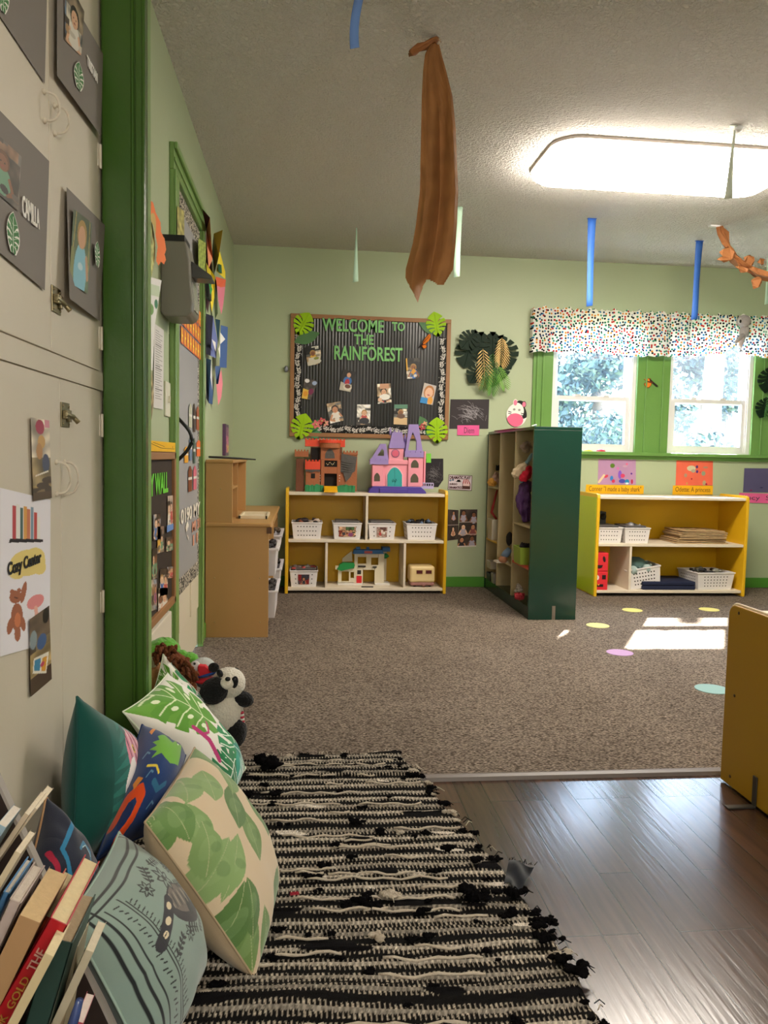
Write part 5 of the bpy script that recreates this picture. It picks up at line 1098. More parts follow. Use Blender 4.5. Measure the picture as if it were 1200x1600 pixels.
zz = rzb; hbk = (RF.px(940, 864)[1]-rzb)/2
face_block('red face block with square eye, bottom of the corner pair', rzb, rzb+hbk-0.002, 1); face_block('red face block with teardrop eye, stacked on the other red block', rzb+hbk, rzb+2*hbk-0.002, 0)

# ------------------------------------------------------------------ toys on the left shelf
def Z5(x, y): return 450+x/8.571, 670+y/8.571
def Z6(x, y): return 570+x/8.571, 655+y/8.571
def Z7(x, y): return 500+x/6.0, 840+y/6.0
def conv(zf, fr, P): return [fr.px(*zf(x, y)) for x, y in P]
def zbox(mb, zf, fr, x0, y0, x1, y1, d0, d1, m=0):
    a0, a1, b0, b1 = pxrect(fr, *zf(x0, y0), *zf(x1, y1), 0.0); mb.prism([(a0, b0), (a1, b0), (a1, b1), (a0, b1)], fr, d0, d1, m)
    return a0, a1, b0, b1
def merlons(mb, a0, a1, b, n, h, fr, d0, d1, m=0):
    w_ = (a1-a0)/(2*n-1)
    for k in range(n): mb.prism([(a0+2*k*w_, b), (a0+(2*k+1)*w_, b), (a0+(2*k+1)*w_, b+h), (a0+2*k*w_, b+h)], fr, d0, d1, m)
# brown castle
YT = YS+0.10; TF = YF(YT)
BRN = M('castle_brown_plastic', 'a5623c', 0.5, 0.5, 90, var=0.15, vscale=25); DBR = M('castle_dark_brown', '6e3f26', 0.5, 0.4, 60, var=0.15, vscale=20)
ORG = M('castle_orange_red', 'e0492c', 0.45, 0.4, 110); CGY = M('castle_stone_grey', '55524f', 0.6, 0.6, 80, var=0.2, vscale=25); GRS = M('castle_grass_green', '2f8a56', 0.5, 0.6, 60, stretch=(1, 1, 0.2)); DRK = M('dark_opening', '17110e', 0.8); YLP = M('bridge_yellow', 'f0b41c', 0.4)
t = thing('toy_castle', 'brown and orange toy castle with yellow drawbridge on the shelf top', 'toy castle', (TF.px(507, 768)[0], YT, zt))
S5 = (Z5, TF)
mb = MB(); a0, a1, b0, b1 = zbox(mb, *S5, 105, 400, 215, 838, -0.08, 0.0); mb.build('side_tower', DBR, t, bevel=0.003)
mb = MB(); a0, a1, b0, b1 = zbox(mb, *S5, 90, 300, 275, 375, -0.09, 0.008); merlons(mb, a0, a1, b1, 5, 0.012, TF, -0.09, 0.008); mb.build('turret', BRN, t, bevel=0.002)
mb = MB(); zbox(mb, *S5, 300, 245, 725, 838, -0.10, -0.015); mb.build('keep_wall', DBR, t, bevel=0.003)
mb = MB(); zbox(mb, *S5, 310, 255, 425, 420, -0.016, -0.012); mb.build('dark_recess', DRK, t)
mb = MB(); zbox(mb, *S5, 235, 560, 430, 838, -0.06, 0.015); mb.build('gate_wing', BRN, t, bevel=0.003)
mb = MB(); zbox(mb, *S5, 690, 330, 925, 838, -0.10, 0.0); a0, a1, b0, b1 = zbox(mb, *S5, 740, 315, 935, 350, -0.10, 0.006); merlons(mb, a0, a1, b1, 5, 0.011, TF, -0.02, 0.006); mb.build('wing_wall', BRN, t, bevel=0.002)
mb = MB(); a0, a1, b0, b1 = zbox(mb, *S5, 228, 435, 432, 545, -0.06, 0.022); merlons(mb, a0, a1, b1, 5, 0.011, TF, -0.06, 0.022); mb.build('wing_parapet', ORG, t, bevel=0.002)
mb = MB(); mb.prism(conv(Z5, TF, [(235, 545), (430, 545), (425, 575), (370, 565), (320, 585), (270, 568), (238, 572)]), TF, 0.012, 0.024); mb.build('stone_awning', CGY, t); mb = MB(); mb.prism(conv(Z5, TF, [(718, 330), (922, 375), (895, 570), (860, 590), (840, 640), (775, 712), (748, 620), (740, 590), (700, 575)]), TF, -0.001, 0.012)
for k in range(5): mb.tube([TF(*TF.px(*Z5(715+k*3, 440+k*32)), 0.013), TF(*TF.px(*Z5(790+k*8, 455+k*32)), 0.016), TF(*TF.px(*Z5(880, 470+k*20)), 0.013)], 0.0022, 6)
mb.build('stone_roof', CGY, t)
mb = MB(); zbox(mb, *S5, 438, 255, 690, 420, -0.05, 0.012); zbox(mb, *S5, 438, 420, 485, 840, -0.05, 0.02); zbox(mb, *S5, 655, 420, 700, 840, -0.05, 0.02); zbox(mb, *S5, 470, 510, 670, 600, -0.05, 0.018); zbox(mb, *S5, 470, 400, 670, 425, -0.05, 0.02); mb.build('central_tower', BRN, t, bevel=0.002)
mb = MB(); mb.prism(conv(Z5, TF, [(495, 395), (500, 330), (530, 280), (560, 268), (590, 280), (620, 330), (625, 395)]), TF, 0.012, 0.015); mb.build('arched_window', CGY, t)
mb = MB(); zbox(mb, *S5, 480, 425, 665, 512, 0.0, 0.012); mb.build('crest_panel', DRK, t); mb = MB(); zbox(mb, *S5, 485, 600, 655, 780, -0.045, -0.01); mb.build('gateway', DRK, t); mb = MB(); zbox(mb, *S5, 308, 597, 362, 662, 0.015, 0.017); mb.build('small_window', DRK, t)
mb = MB()
for k in range(9): x, y = 515+13*k, 465+16*math.sin(k*1.3); mb.ball(TF(*TF.px(*Z5(x, y)), 0.014), 0.0035, nu=8, nv=6, m=k % 2)
mb.build('crest', [M('crest_gold', 'd8b860', 0.4, metal=0.4), M('crest_pale', 'd8d8c8', 0.4)], t)
mb = MB()
for y in (625, 660, 697): mb.ball(TF(*TF.px(*Z5(430, y)), 0.018), 0.0032, nu=8, nv=6); mb.ball(TF(*TF.px(*Z5(688, y)), 0.021), 0.0032, nu=8, nv=6)
mb.build('gate_stud', M('stud_white', 'd8d8d8', 0.4), t)
mb = MB(); a0, a1, b0, b1 = zbox(mb, *S5, 228, 150, 765, 240, -0.10, -0.005); merlons(mb, a0, a1, b1, 12, 0.010, TF, -0.02, -0.005); mb.build('roof_parapet', ORG, t, bevel=0.002)
p0 = TF.px(*Z5(565, 215)); rad = 0.090
prof = []
mb = MB(); N = 14; vs = []
for k in range(N+1):
    a = math.pi*k/N; x = p0[0]-0.073*math.cos(a); d = -0.004+0.045*math.sin(a)
    for z in (TF.px(*Z5(565, 255))[1], TF.px(*Z5(565, 190))[1]): vs.append(TF(x, z, d))
mb.add(vs, [(2*k, 2*k+2, 2*k+3, 2*k+1) for k in range(N)]+[tuple(2*k for k in range(N+1)), tuple(2*k+1 for k in range(N+1))[::-1]], 0)
mb.build('balcony_drum', BRN, t)
mb = MB(); vs = []
for k in range(N+1):
    a = math.pi*k/N; x = p0[0]-0.077*math.cos(a); d = -0.004+0.049*math.sin(a)
    for z in (TF.px(*Z5(565, 190))[1], TF.px(*Z5(565, 150))[1]): vs.append(TF(x, z, d))
mb.add(vs, [(2*k, 2*k+2, 2*k+3, 2*k+1) for k in range(N)]+[tuple(2*k+1 for k in range(N+1))[::-1], tuple(2*k for k in range(N+1))], 0); mb.build('balcony_rim', ORG, t)
mb = MB(); rs = np.random.RandomState(2)
for (x0, x1, yt) in ((228, 470, 760), (657, 890, 770)):
    n = 14
    for k in range(n):
        xa = x0+(x1-x0)*k/n; xb = xa+(x1-x0)/n*1.3; y = yt-rs.uniform(0, 25); zbox(mb, *S5, xa, y, xb, 850, -0.02, 0.026+rs.uniform(-.004, .004))
mb.build('grass_base', GRS, t, bevel=0.001)
P = conv(Z5, TF, [(478, 775), (640, 775), (655, 800), (655, 858), (500, 862), (480, 830)])
a0 = P[0][0]; a1 = P[3][0]; MB().prism([(YT-0.02, zt+0.036), (YT-0.02, zt+0.044), (YT-0.125, zt+0.012), (YT-0.125, zt+0.001)], Fr((a0, 0, 0), (0, 1, 0), (0, 0, 1), (1, 0, 0)), 0, a1-a0).build('drawbridge', YLP, t, bevel=0.004)
# pink castle
YP = YS+0.10; PF = YF(YP)
PNK = M('castle_pink', 'ee9aa8', 0.45); LIL = M('castle_lilac', '9a86c0', 0.45); PUR = M('castle_purple_base', '4a3a94', 0.4); TEA = M('castle_teal_door', '2fa3a0', 0.35); LPNK = M('castle_pale_pink', 'f6b6c0', 0.45)
t = thing('toy_castle', 'pink and lilac toy castle with teal doors on the shelf top', 'toy castle', (PF.px(625, 768)[0], YP, zt))
S6 = (Z6, PF)
mb = MB(); P = conv(Z6, PF, [(40, 985), (60, 930), (110, 895), (740, 905), (800, 960), (812, 995)]); mb.prism(P, PF, -0.09, 0.045); zbox(mb, *S6, 185, 925, 560, 985, 0.045, 0.058); mb.build('castle_base', PUR, t, bevel=0.004)
mb = MB(); zbox(mb, *S6, 95, 605, 245, 900, -0.06, 0.015); mb.build('left_tower', PNK, t, bevel=0.004)
mb = MB(); zbox(mb, *S6, 240, 600, 590, 900, -0.06, 0.0); zbox(mb, *S6, 305, 545, 580, 605, -0.06, 0.010); zbox(mb, *S6, 320, 390, 520, 605, -0.06, 0.004); mb.build('gate_wall', PNK, t, bevel=0.003)
mb = MB(); zbox(mb, *S6, 575, 500, 775, 905, -0.06, 0.018); zbox(mb, *S6, 790, 430, 815, 905, -0.07, 0.0); mb.build('right_tower', PNK, t, bevel=0.004)
def arch(x0, x1, yb, ys, yt, n=6):
    P = [(x0, yb), (x1, yb), (x1, ys)]; xm = (x0+x1)/2
    for k in range(1, n): a = k/n; P.append((x1+(xm-x1)*a**1.2, ys+(yt-ys)*math.sin(a*math.pi/2)))
    P.append((xm, yt))
    for k in range(n-1, 0, -1): a = k/n; P.append((x0+(xm-x0)*a**1.2, ys+(yt-ys)*math.sin(a*math.pi/2)))
    P.append((x0, ys)); return P
mb = MB(); mb.prism(conv(Z6, PF, arch(285, 510, 900, 740, 628)), PF, 0.0, 0.008); mb.build('door_surround', LPNK, t)
dr = None
mb = MB(); mb.prism(conv(Z6, PF, arch(302, 495, 900, 745, 645)), PF, 0.008, 0.014); dr = mb.build('castle_door', TEA, t)
mb = MB(); 
for x in (372, 410): mb.tube([PF(*PF.px(*Z6(x-12, 815)), 0.016), PF(*PF.px(*Z6(x, 840)), 0.019), PF(*PF.px(*Z6(x+12, 815)), 0.016), PF(*PF.px(*Z6(x, 800)), 0.018)], 0.0018, 6)
mb.tube([PF(*PF.px(*Z6(398, 655)), 0.0145), PF(*PF.px(*Z6(398, 895)), 0.0145)], 0.0008, 5)
mb.build('door_ring', M('dark_teal', '14605f', 0.5), dr)  # rings and seam line in a darker teal than the doors
HOL = M('see_through_window', '7f8460', 0.7)
for (x0, x1, yb, ys, yt, d) in ((122, 200, 830, 770, 718, 0.015), (608, 712, 845, 790, 728, 0.018), (615, 715, 650, 600, 545, 0.018)):
    mb = MB(); mb.prism(conv(Z6, PF, arch(x0, x1, yb, ys, yt)), PF, d, d+0.002); mb.build('arched_window', M('dark_arch_window', '57503f', 0.7), t)
mb = MB(); a0, a1, b0, b1 = zbox(mb, *S6, 66, 545, 312, 605, -0.065, 0.024); merlons(mb, a0, a1, b1, 4, 0.008, PF, 0.0, 0.024)
# hip roof with a hole: built from four bars round the opening
for Q in ([(75, 545), (205, 330), (225, 400), (165, 490), (165, 545)], [(165, 490), (255, 490), (255, 545), (165, 545)], [(205, 330), (280, 330), (255, 420), (225, 395)], [(280, 330), (318, 545), (255, 545), (255, 420)]): mb.prism(conv(Z6, PF, Q), PF, -0.01, 0.014)
mb.build('left_roof', LIL, t)
mb = MB(); zbox(mb, *S6, 325, 342, 530, 390, -0.065, 0.012); mb.prism(conv(Z6, PF, [(330, 342), (368, 175), (500, 175), (530, 342)]), PF, -0.05, 0.006)
for (x, yb, yt, r_) in ((345, 215, 105, 0.009), (403, 175, 145, 0.005), (460, 175, 140, 0.005), (545, 300, 190, 0.010)):
    pb = PF(*PF.px(*Z6(x, yb)), -0.02); h_ = PF.px(*Z6(x, yt))[1]-PF.px(*Z6(x, yb))[1]; mb.lathe([(r_*0.8, 0), (r_, h_*0.4), (r_*0.2, h_)], pb, 12)
mb.tube([PF(*PF.px(*Z6(545, 300)), -0.02), PF(*PF.px(*Z6(545, 500)), -0.02)], 0.010, 12)
mb.build('keep_roof', LIL, t)
mb = MB(); a0, a1, b0, b1 = zbox(mb, *S6, 530, 445, 782, 510, -0.065, 0.026); merlons(mb, a0, a1, b1, 4, 0.009, PF, 0.005, 0.026)
for Q in ([(540, 445), (590, 70), (640, 70), (640, 170), (600, 290), (580, 410), (580, 445)], [(640, 70), (715, 70), (775, 445), (690, 445), (690, 290), (640, 170)]): mb.prism(conv(Z6, PF, Q), PF, -0.02, 0.012)
mb.prism(conv(Z6, PF, [(580, 415), (690, 415), (690, 446), (580, 446)]), PF, -0.02, 0.012)
mb.build('spire', LIL, t)
cx, cy = PF.px(*Z6(408, 458)); r_ = 57/8.571*YP/1200
ck = MB().prism([(cx+r_*math.cos(a), cy+r_*math.sin(a)) for a in np.linspace(0, 6.283, 25)[:-1]], PF, 0.004, 0.007).build('clock_ring', M('mauve_ring', '8a5a7a', 0.4), t)
MB().prism([(cx+r_*.8*math.cos(a), cy+r_*.8*math.sin(a)) for a in np.linspace(0, 6.283, 25)[:-1]], PF, 0.007, 0.009).build('clock_face', M('rose_clock', 'd8607a', 0.4), ck)
mb = MB(); zbox(mb, *S6, 750, 895, 915, 930, -0.03, 0.02); zbox(mb, *S6, 770, 850, 915, 862, 0.0, 0.02)
for k in range(5): zbox(mb, *S6, 780+k*32, 860, 792+k*32, 900, 0.005, 0.015)
mb.build('side_balcony', M('castle_pale_lilac', 'b0a4cc', 0.45), t)
# toy house in the lower middle bay
YH = YS+0.14; HF = YF(YH); S7 = (Z7, HF)
CRM = M('house_cream_plastic', 'd9cfb4', 0.45); BLU = M('house_blue_roof', '2a6aa6', 0.4); HGR = M('house_green', '1f8a44', 0.45); HRD = M('house_red', 'd02830', 0.4)
t = thing('toy_house', 'cream toy house with blue roof and green awning in the lower middle bay', 'toy house', (HF.px(570, 915)[0], YH, zb_))
def zwall(mb, x0, y0, x1, y1, holes, d0, d1):
    """wall with rectangular holes: vertical strips"""
    xs = sorted({x0, x1}|{h[0] for h in holes}|{h[2] for h in holes})
    for xa, xb in zip(xs[:-1], xs[1:]):
        hs = sorted([(h[1], h[3]) for h in holes if h[0] <= xa and h[2] >= xb]); y = y0
        for ya, yb in hs:
            if ya > y: zbox(mb, *S7, xa, y, xb, ya, d0, d1)
            y = yb
        if y < y1: zbox(mb, *S7, xa, y, xb, y1, d0, d1)
mb = MB(); zwall(mb, 322, 152, 582, 428, [(352, 182, 434, 246), (480, 188, 546, 258), (402, 302, 512, 428)], -0.014, 0.0); zbox(mb, *S7, 582, 150, 600, 428, -0.09, 0.0)
zwall(mb, 170, 290, 330, 420, [(202, 318, 272, 410), (286, 324, 318, 380)], -0.014, -0.002); zbox(mb, *S7, 602, 140, 634, 420, -0.10, -0.085)
mb.prism(conv(Z7, HF, [(212, 235), (212, 205), (262, 165), (302, 135), (308, 232)]), HF, -0.06, -0.05); zbox(mb, *S7, 145, 265, 180, 300, -0.02, 0.0)
mb.build('house_wall', CRM, t)
mb = MB(); mb.prism(conv(Z7, HF, [(306, 152), (320, 112), (580, 116), (600, 152)]), HF, -0.05, 0.008); zbox(mb, *S7, 590, 100, 664, 138, -0.12, -0.04); zbox(mb, *S7, 340, 92, 380, 114, -0.05, -0.02); zbox(mb, *S7, 440, 94, 465, 114, -0.05, -0.02); mb.build('house_roof', BLU, t, bevel=0.002)
mb = MB(); mb.prism(conv(Z7, HF, [(160, 295), (185, 250), (215, 232), (318, 236), (325, 255), (318, 280), (300, 284), (240, 298), (200, 308)]), HF, -0.03, 0.02); mb.build('awning', HGR, t); mb = MB(); mb.ball(HF(*HF.px(*Z7(620, 180)), -0.05), (0.026, 0.02, 0.018), nu=12, nv=8, rough=0.15); mb.build('toy_tree', HGR, t)
mb = MB(); zbox(mb, *S7, 342, 358, 390, 424, 0.0, 0.004); mb.build('house_door', HRD, t); mb = MB(); zbox(mb, *S7, 415, 124, 490, 146, 0.008, 0.010); mb.build('roof_badge', M('badge_red', 'b85a58', 0.4), t)
mb = MB(); zbox(mb, *S7, 350, 306, 384, 342, 0.0, 0.003); zbox(mb, *S7, 356, 262, 428, 276, 0.0, 0.006); zbox(mb, *S7, 492, 270, 532, 282, 0.0, 0.006); mb.build('dark_trim', M('house_dark_trim', '2c2a28', 0.5), t)
mb = MB(); mb.box(HF.px(*Z7(165, 430))[0], HF.px(*Z7(400, 430))[0], YH-0.02, YH+0.09, zb_, zb_+0.014); mb.box(HF.px(*Z7(512, 430))[0], HF.px(*Z7(650, 430))[0], YH-0.02, YH+0.09, zb_, zb_+0.014); mb.build('house_base', M('house_white_base', 'dcd8d0', 0.5), t, bevel=0.002)
tag(MB().box(HF.px(563, 919)[0], HF.px(581, 919)[0], YS+0.03, YS+0.045, zb_, zb_+0.006).build('toy_track', M('track_dark', '3a3430', 0.6)), 'short dark toy track lying in front of the toy house', 'toy')
# camper
YCm = YS+0.05; CF = YF(YCm); S8 = (Z7, CF)
t = thing('toy_camper', 'cream and mauve toy camper van in the lower right bay', 'toy camper', (CF.px(660, 915)[0], YCm, zb_))
cb = pxrect(CF, *Z7(845, 270), *Z7(1078, 425)); CRE = M('camper_cream', 'e8cf96', 0.4)
MB().box(cb[0], cb[1], YCm, YCm+0.16, cb[2], cb[3]).build('camper_body', CRE, t, bevel=0.018, seg=5)
cb2 = pxrect(CF, *Z7(850, 422), *Z7(1072, 452)); MB().box(cb2[0], cb2[1], YCm+0.002, YCm+0.155, cb2[2], cb2[3]).build('chassis', M('camper_mauve', 'a0706a', 0.45), t, bevel=0.008)
for (x0, x1) in ((903, 962), (990, 1048)):
    mb = MB(); zbox(mb, *S8, x0-4, 302, x1+4, 343, 0.0, 0.002); fr_ = mb.build('window_frame', M('camper_frame', 'd8b87a', 0.4), t); mb = MB(); zbox(mb, *S8, x0+2, 307, x1-2, 338, 0.002, 0.003); mb.build('window_glass', M('camper_dark_window', '5a2a2c', 0.2), fr_)
mb = MB()
for xx in (cb2[0]+0.03, cb2[1]-0.03):
    for yy in (YCm+0.03, YCm+0.12): mb.lathe([(0, -0.008), (0.017, -0.008), (0.017, 0.008), (0, 0.008)], (xx, yy, zb_+0.017), 16, axis=Vector((0, 1, 0)).to_track_quat('Z', 'Y'))
mb.build('wheels', BLACK, t)
MB().ball((CF.px(*Z7(970, 445))[0], YCm-0.006, CF.px(*Z7(970, 443))[1]), (0.014, 0.008, 0.010), nu=12, nv=8).build('hitch', MATS['camper_mauve'], t)
# ------------------------------------------------------------------ dark green cubby cabinet
CX0, CX1, CY0, CY1, CZ = 1.352, 1.648, 4.463, YB-0.025, 1.163
t = thing('cubby_cabinet', 'tall dark green cubby cabinet with cream inside, standing end-on before the window', 'cabinet', ((CX0+CX1)/2, (CY0+CY1)/2, 0))
CG = M('dark_green_enamel', '10362a', 0.22, 0.22, 16, spec=0.55, var=0.06, vscale=9, bdist=0.006); CRI = M('cream_enamel', 'b8a67c', 0.4, 0.1, 20, var=0.05)
for a, b in ((CY0, CY0+0.02), (CY1-0.02, CY1)): MB().box(CX0, CX1, a, b, 0, CZ-0.018).build('side_panel', CG, t, bevel=0.002)
MB().box(CX0, CX1, CY0, CY1, CZ-0.018, CZ).build('top_board', CG, t, bevel=0.002)
MB().box(CX0+0.004, CX1-0.005, CY0+0.0205, CY1-0.0205, 0.0, 0.075).build('base_board', CG, t)
MB().box(CX1-0.010, CX1-0.002, CY0+0.0205, CY1-0.0205, 0.0755, CZ-0.0185).build('back_panel', CRI, t)
MB().box(CX0+0.002, CX1-0.011, CY0+0.0205, CY0+0.024, 0.0755, CZ-0.0185).build('side_lining', CRI, t); MB().box(CX0+0.002, CX1-0.011, CY1-0.024, CY1-0.0205, 0.0755, CZ-0.0185).build('side_lining', CRI, t)
D1, D2 = 4.865, 5.25
for y in (D1, D2): MB().box(CX0+0.002, CX1-0.011, y, y+0.016, 0.0755, CZ-0.0185).build('divider', CRI, t)
def cz(u, v, Y): return ay(u, v, Y)[2]
sh = M('cubby_edge_brown', '6a4a2c', 0.5)
for (ya, yb, z, m) in ((CY0+0.0245, D1-0.0005, cz(812, 819, 4.65), CRI), (CY0+0.0245, D1-0.0005, cz(812, 882, 4.65), M('red_tray_board', 'b8281e', 0.4)), (D1+0.0165, D2-0.0005, cz(790, 877, 5.05), CRI), (D2+0.0165, CY1-0.0245, cz(772, 760, 5.45), CRI), (D2+0.0165, CY1-0.0245, cz(772, 843, 5.45), M('yellow_tray_board', 'd8a818', 0.4))):
    MB().box(CX0+0.004, CX1-0.011, ya, yb, z-0.014, z).build('shelf_board', m, t)
MB().box(CX0+0.148, CX0+0.168, CY0-0.003, CY0-0.0002, 0.0, 0.085).build('mending_plate', STEEL, t)
zr1, zr2 = cz(812, 819, 4.65), cz(812, 882, 4.65); zb3, zb4 = cz(772, 760, 5.45), cz(772, 843, 5.45); zm2 = cz(790, 877, 5.05)
# red strip lying on top and curled paper
tag(MB().box(CX0-0.004, CX0+0.05, 4.9, 5.42, CZ, CZ+0.004).build('ribbon_strip', M('crimson_strip', 'a8304a', 0.5)), 'crimson strip lying on the cabinet top edge', 'ribbon')
tag(MB().tube([(CX0+0.01, 4.55, CZ+0.006), (CX0+0.05, 4.6, CZ+0.016), (CX0+0.09, 4.75, CZ+0.010)], [0.004, 0.006, 0.003], 8, flat=0.4).build('paper_curl', M('white_curled_paper', 'e8e8e6', 0.6)), 'white curl of paper on the cabinet top', 'paper')
def lump(name, label, cat, pts, rad, col, rough=0.12, flat=0.6, Y=4.7, seed=1, mat=None, bump=0.3):
    P = [ay(u, v, Y+dy) for u, v, dy in pts]
    rs = np.random.RandomState(seed+len(label))
    N2 = 22; q = np.array(P); tt = np.linspace(0, len(P)-1, N2); P = [np.array([np.interp(x, range(len(q)), q[:, k]) for k in range(3)]) for x in tt]; rad = np.interp(tt, range(len(rad)), rad)
    mb = MB(); mb.tube(P, rad, 26, flat=flat, up=(0, 1, 0.1)); ph = rs.uniform(0, 6, 4); vs = []
    for i, v_ in enumerate(mb.v):
        r_, j = divmod(i, 26); th = 2*math.pi*j/26; c_ = P[r_]; f_ = 1+0.22*math.sin(3*th+ph[0]+r_*0.25)+0.16*math.sin(7*th+ph[1]-r_*0.33)+rs.normal(0, 1)*rough*0.25+0.12*math.sin(r_*1.1+ph[2])
        vs.append(tuple(c_+(np.array(v_)-c_)*f_))
    mb.v = vs
    return tag(mb.build(name, mat or M('cloth_'+col, col, 0.85, bump, 90), subd=1), label, cat)
lump('cloth_bag', 'beige cloth bag hanging in the nearest cubby', 'bag', [(822, 724, 0), (814, 732, 0), (807, 742, 0), (804, 747, 0)], [0.012, 0.030, 0.034, 0.012], 'b8a486')
lump('red_garment', 'red garment hanging below the hooks in the nearest cubby', 'clothes', [(829, 728, 0), (825, 736, 0), (819, 745, 0), (812, 750, 0)], [0.012, 0.032, 0.038, 0.014], 'c01830')
lump('blue_sash', 'pale blue sash hung behind the beige bag', 'clothes', [(832, 708, 0.01), (824, 722, 0.01), (817, 735, 0.01), (814, 755, 0.01)], [0.008, 0.012, 0.012, 0.008], '8fb4c0')
lump('sequin_costume', 'dark purple sequined costume hanging in the nearest cubby', 'costume', [(825, 750, 0.02), (820, 768, 0.02), (819, 790, 0.02), (824, 816, 0.02)], [0.02, 0.045, 0.045, 0.03], '3a1f44', rough=0.5, mat=M('purple_sequins', '4a2a58', 0.25, 0.9, 160, var=0.6, vscale=60, metal=0.3))
lump('plastic_bag', 'crumpled clear bag high in the nearest cubby', 'bag', [(826, 690, 0.05), (822, 698, 0.05), (824, 708, 0.05)], [0.015, 0.035, 0.012], '8a7868', rough=0.3)
def bin_(label, u0, u1, v0, v1, Y, dep, col, z=None, nm='storage_bin'):
    a = ay(u0, v1, Y); b = ay(u1, v0, Y); zb = z if z is not None else a[2]; h_ = b[2]-zb; W = b[0]-a[0]
    L = [(a[0]+0.06*W, Y+0.01, zb), (b[0]-0.06*W, Y+0.01, zb), (b[0]-0.06*W, Y+dep-0.01, zb), (a[0]+0.06*W, Y+dep-0.01, zb), (a[0], Y, zb+h_), (b[0], Y, zb+h_), (b[0], Y+dep, zb+h_), (a[0], Y+dep, zb+h_), (a[0]+0.006, Y+0.006, zb+h_), (b[0]-0.006, Y+0.006, zb+h_), (b[0]-0.006, Y+dep-0.006, zb+h_), (a[0]+0.006, Y+dep-0.006, zb+h_), (a[0]+0.07*W, Y+0.02, zb+0.006), (b[0]-0.07*W, Y+0.02, zb+0.006), (b[0]-0.07*W, Y+dep-0.02, zb+0.006), (a[0]+0.07*W, Y+dep-0.02, zb+0.006)]
    fs = [(3, 2, 1, 0)]+[(k*4+i, k*4+(i+1) % 4, (k+1)*4+(i+1) % 4, (k+1)*4+i) for k in range(3) for i in range(4)]+[(12, 13, 14, 15)]
    return tag(MB().add(L, fs).build(nm, M('bin_'+col, col, 0.45), bevel=0.002), label, 'bin')
bin_('lime green bin on the red board of the nearest cubby', 812, 834, 856, 880, 4.62, 0.16, '8fa83a', zr2)
lump('cloth_heap', 'dark cloth heap in the lime green bin', 'cloth', [(812, 853, 0), (820, 856, 0), (828, 855, 0)], [0.02, 0.03, 0.02], '241c1e', Y=4.70)
lump('toy_shoe', 'grey toy with red sole in the bottom of the nearest cubby', 'toy', [(804, 932, 0), (812, 931, 0), (819, 932, 0)], [0.018, 0.024, 0.018], 'a83038', Y=4.66)
lump('cone_toy', 'grey cone toy on top of the red soled toy', 'toy', [(811, 925, 0), (810, 917, 0), (809, 912, 0)], [0.028, 0.016, 0.006], '7a7264', Y=4.66)
t = thing('doll', 'doll in denim lying head up in the middle cubby', 'doll', ay(792, 877, 5.0))
def dp(u, v, Y=5.0): return ay(u, v, Y)
MB().tube([dp(797, 858), dp(790, 866), dp(785, 870)], [0.02, 0.026, 0.016], 12).build('denim_suit', M('doll_denim', '6f86a4', 0.8), t); MB().ball(dp(786, 874), (0.03, 0.03, 0.026), nu=16, nv=10).build('head', M('doll_skin', 'b07a5a', 0.6), t); MB().ball(dp(796, 842), (0.022, 0.022, 0.045), nu=14, nv=10, rough=0.1).build('hair', M('doll_hair', '14110f', 0.7), t)
bin_('white box tipped over the dark crate in the middle cubby', 776, 798, 880, 893, 4.98, 0.12, 'cfc8bc', zm2+0.001 if zm2 < 0.4 else None, 'white_box')
bin_('pale stacked box in the farthest cubby near the floor', 766, 781, 878, 890, 5.42, 0.12, 'c4bba8', None, 'white_box')
bin_('white basket in the farthest cubby above the yellow board', 768, 780, 812, 843, 5.40, 0.14, 'cfc5b0', zb4)
bin_('dark crate on the floor of the farthest cubby', 765, 776, 897, 922, 5.42, 0.12, '22242c', 0.0755, 'crate')
bin_('grey wire bin on the floor of the farthest cubby', 770, 782, 897, 925, 5.32, 0.08, '8f8a80', 0.0755)
lump('red_strap', 'red strap hanging in the farthest cubby', 'strap', [(777, 765, 0), (771, 790, 0), (768, 800, 0), (776, 812, 0)], [0.006, 0.008, 0.008, 0.006], '8a2420', Y=5.42)
lump('straw_hat', 'tan straw hat on the upper board of the farthest cubby', 'hat', [(763, 757, 0), (769, 753, 0), (775, 757, 0)], [0.018, 0.026, 0.018], 'c08a38', Y=5.45)
lump('costume_dress', 'white and red printed cloth above the straw hat', 'costume', [(777, 738, 0), (775, 745, 0), (778, 756, 0)], [0.02, 0.024, 0.02], 'a88a80', Y=5.45)
lump('top_hat', 'black hat hanging above the printed cloth', 'hat', [(775, 731, 0), (780, 731, 0)], [0.018, 0.018], '141214', Y=5.45)

# ------------------------------------------------------------------ wooden play kitchen by the left wall
KX0, KX1, KY0, KY1, KZ = XL+0.012, -0.182, 4.045, 5.40, 0.606
t = thing('play_kitchen', 'maple plywood play kitchen with hutch standing against the left wall', 'play kitchen', ((KX0+KX1)/2, 4.7, 0))
for a, b in ((KY0, KY0+0.018), (4.70, 4.716), (KY1-0.018, KY1)): MB().box(KX0, KX1, a, b, 0, KZ-0.022).build('side_panel', MAPLE, t, bevel=0.002)
MB().box(KX0, KX1+0.012, KY0-0.006, KY1+0.01, KZ-0.022, KZ).build('counter_top', MAPLE, t, bevel=0.006)
MB().box(KX0, KX0+0.01, KY0+0.0185, KY1-0.0185, 0.02, KZ-0.023).build('back_panel', MAPLE, t)
MB().box(KX1-0.02, KX1-0.004, KY0+0.0185, KY1-0.0185, KZ-0.075, KZ-0.023).build('apron', MAPLE, t); MB().box(KX1-0.012, KX1+0.014, KY0-0.002, KY0+0.03, KZ-0.055, KZ-0.023).build('corner_block', M('dark_oak_block', '5a3a20', 0.5), t)
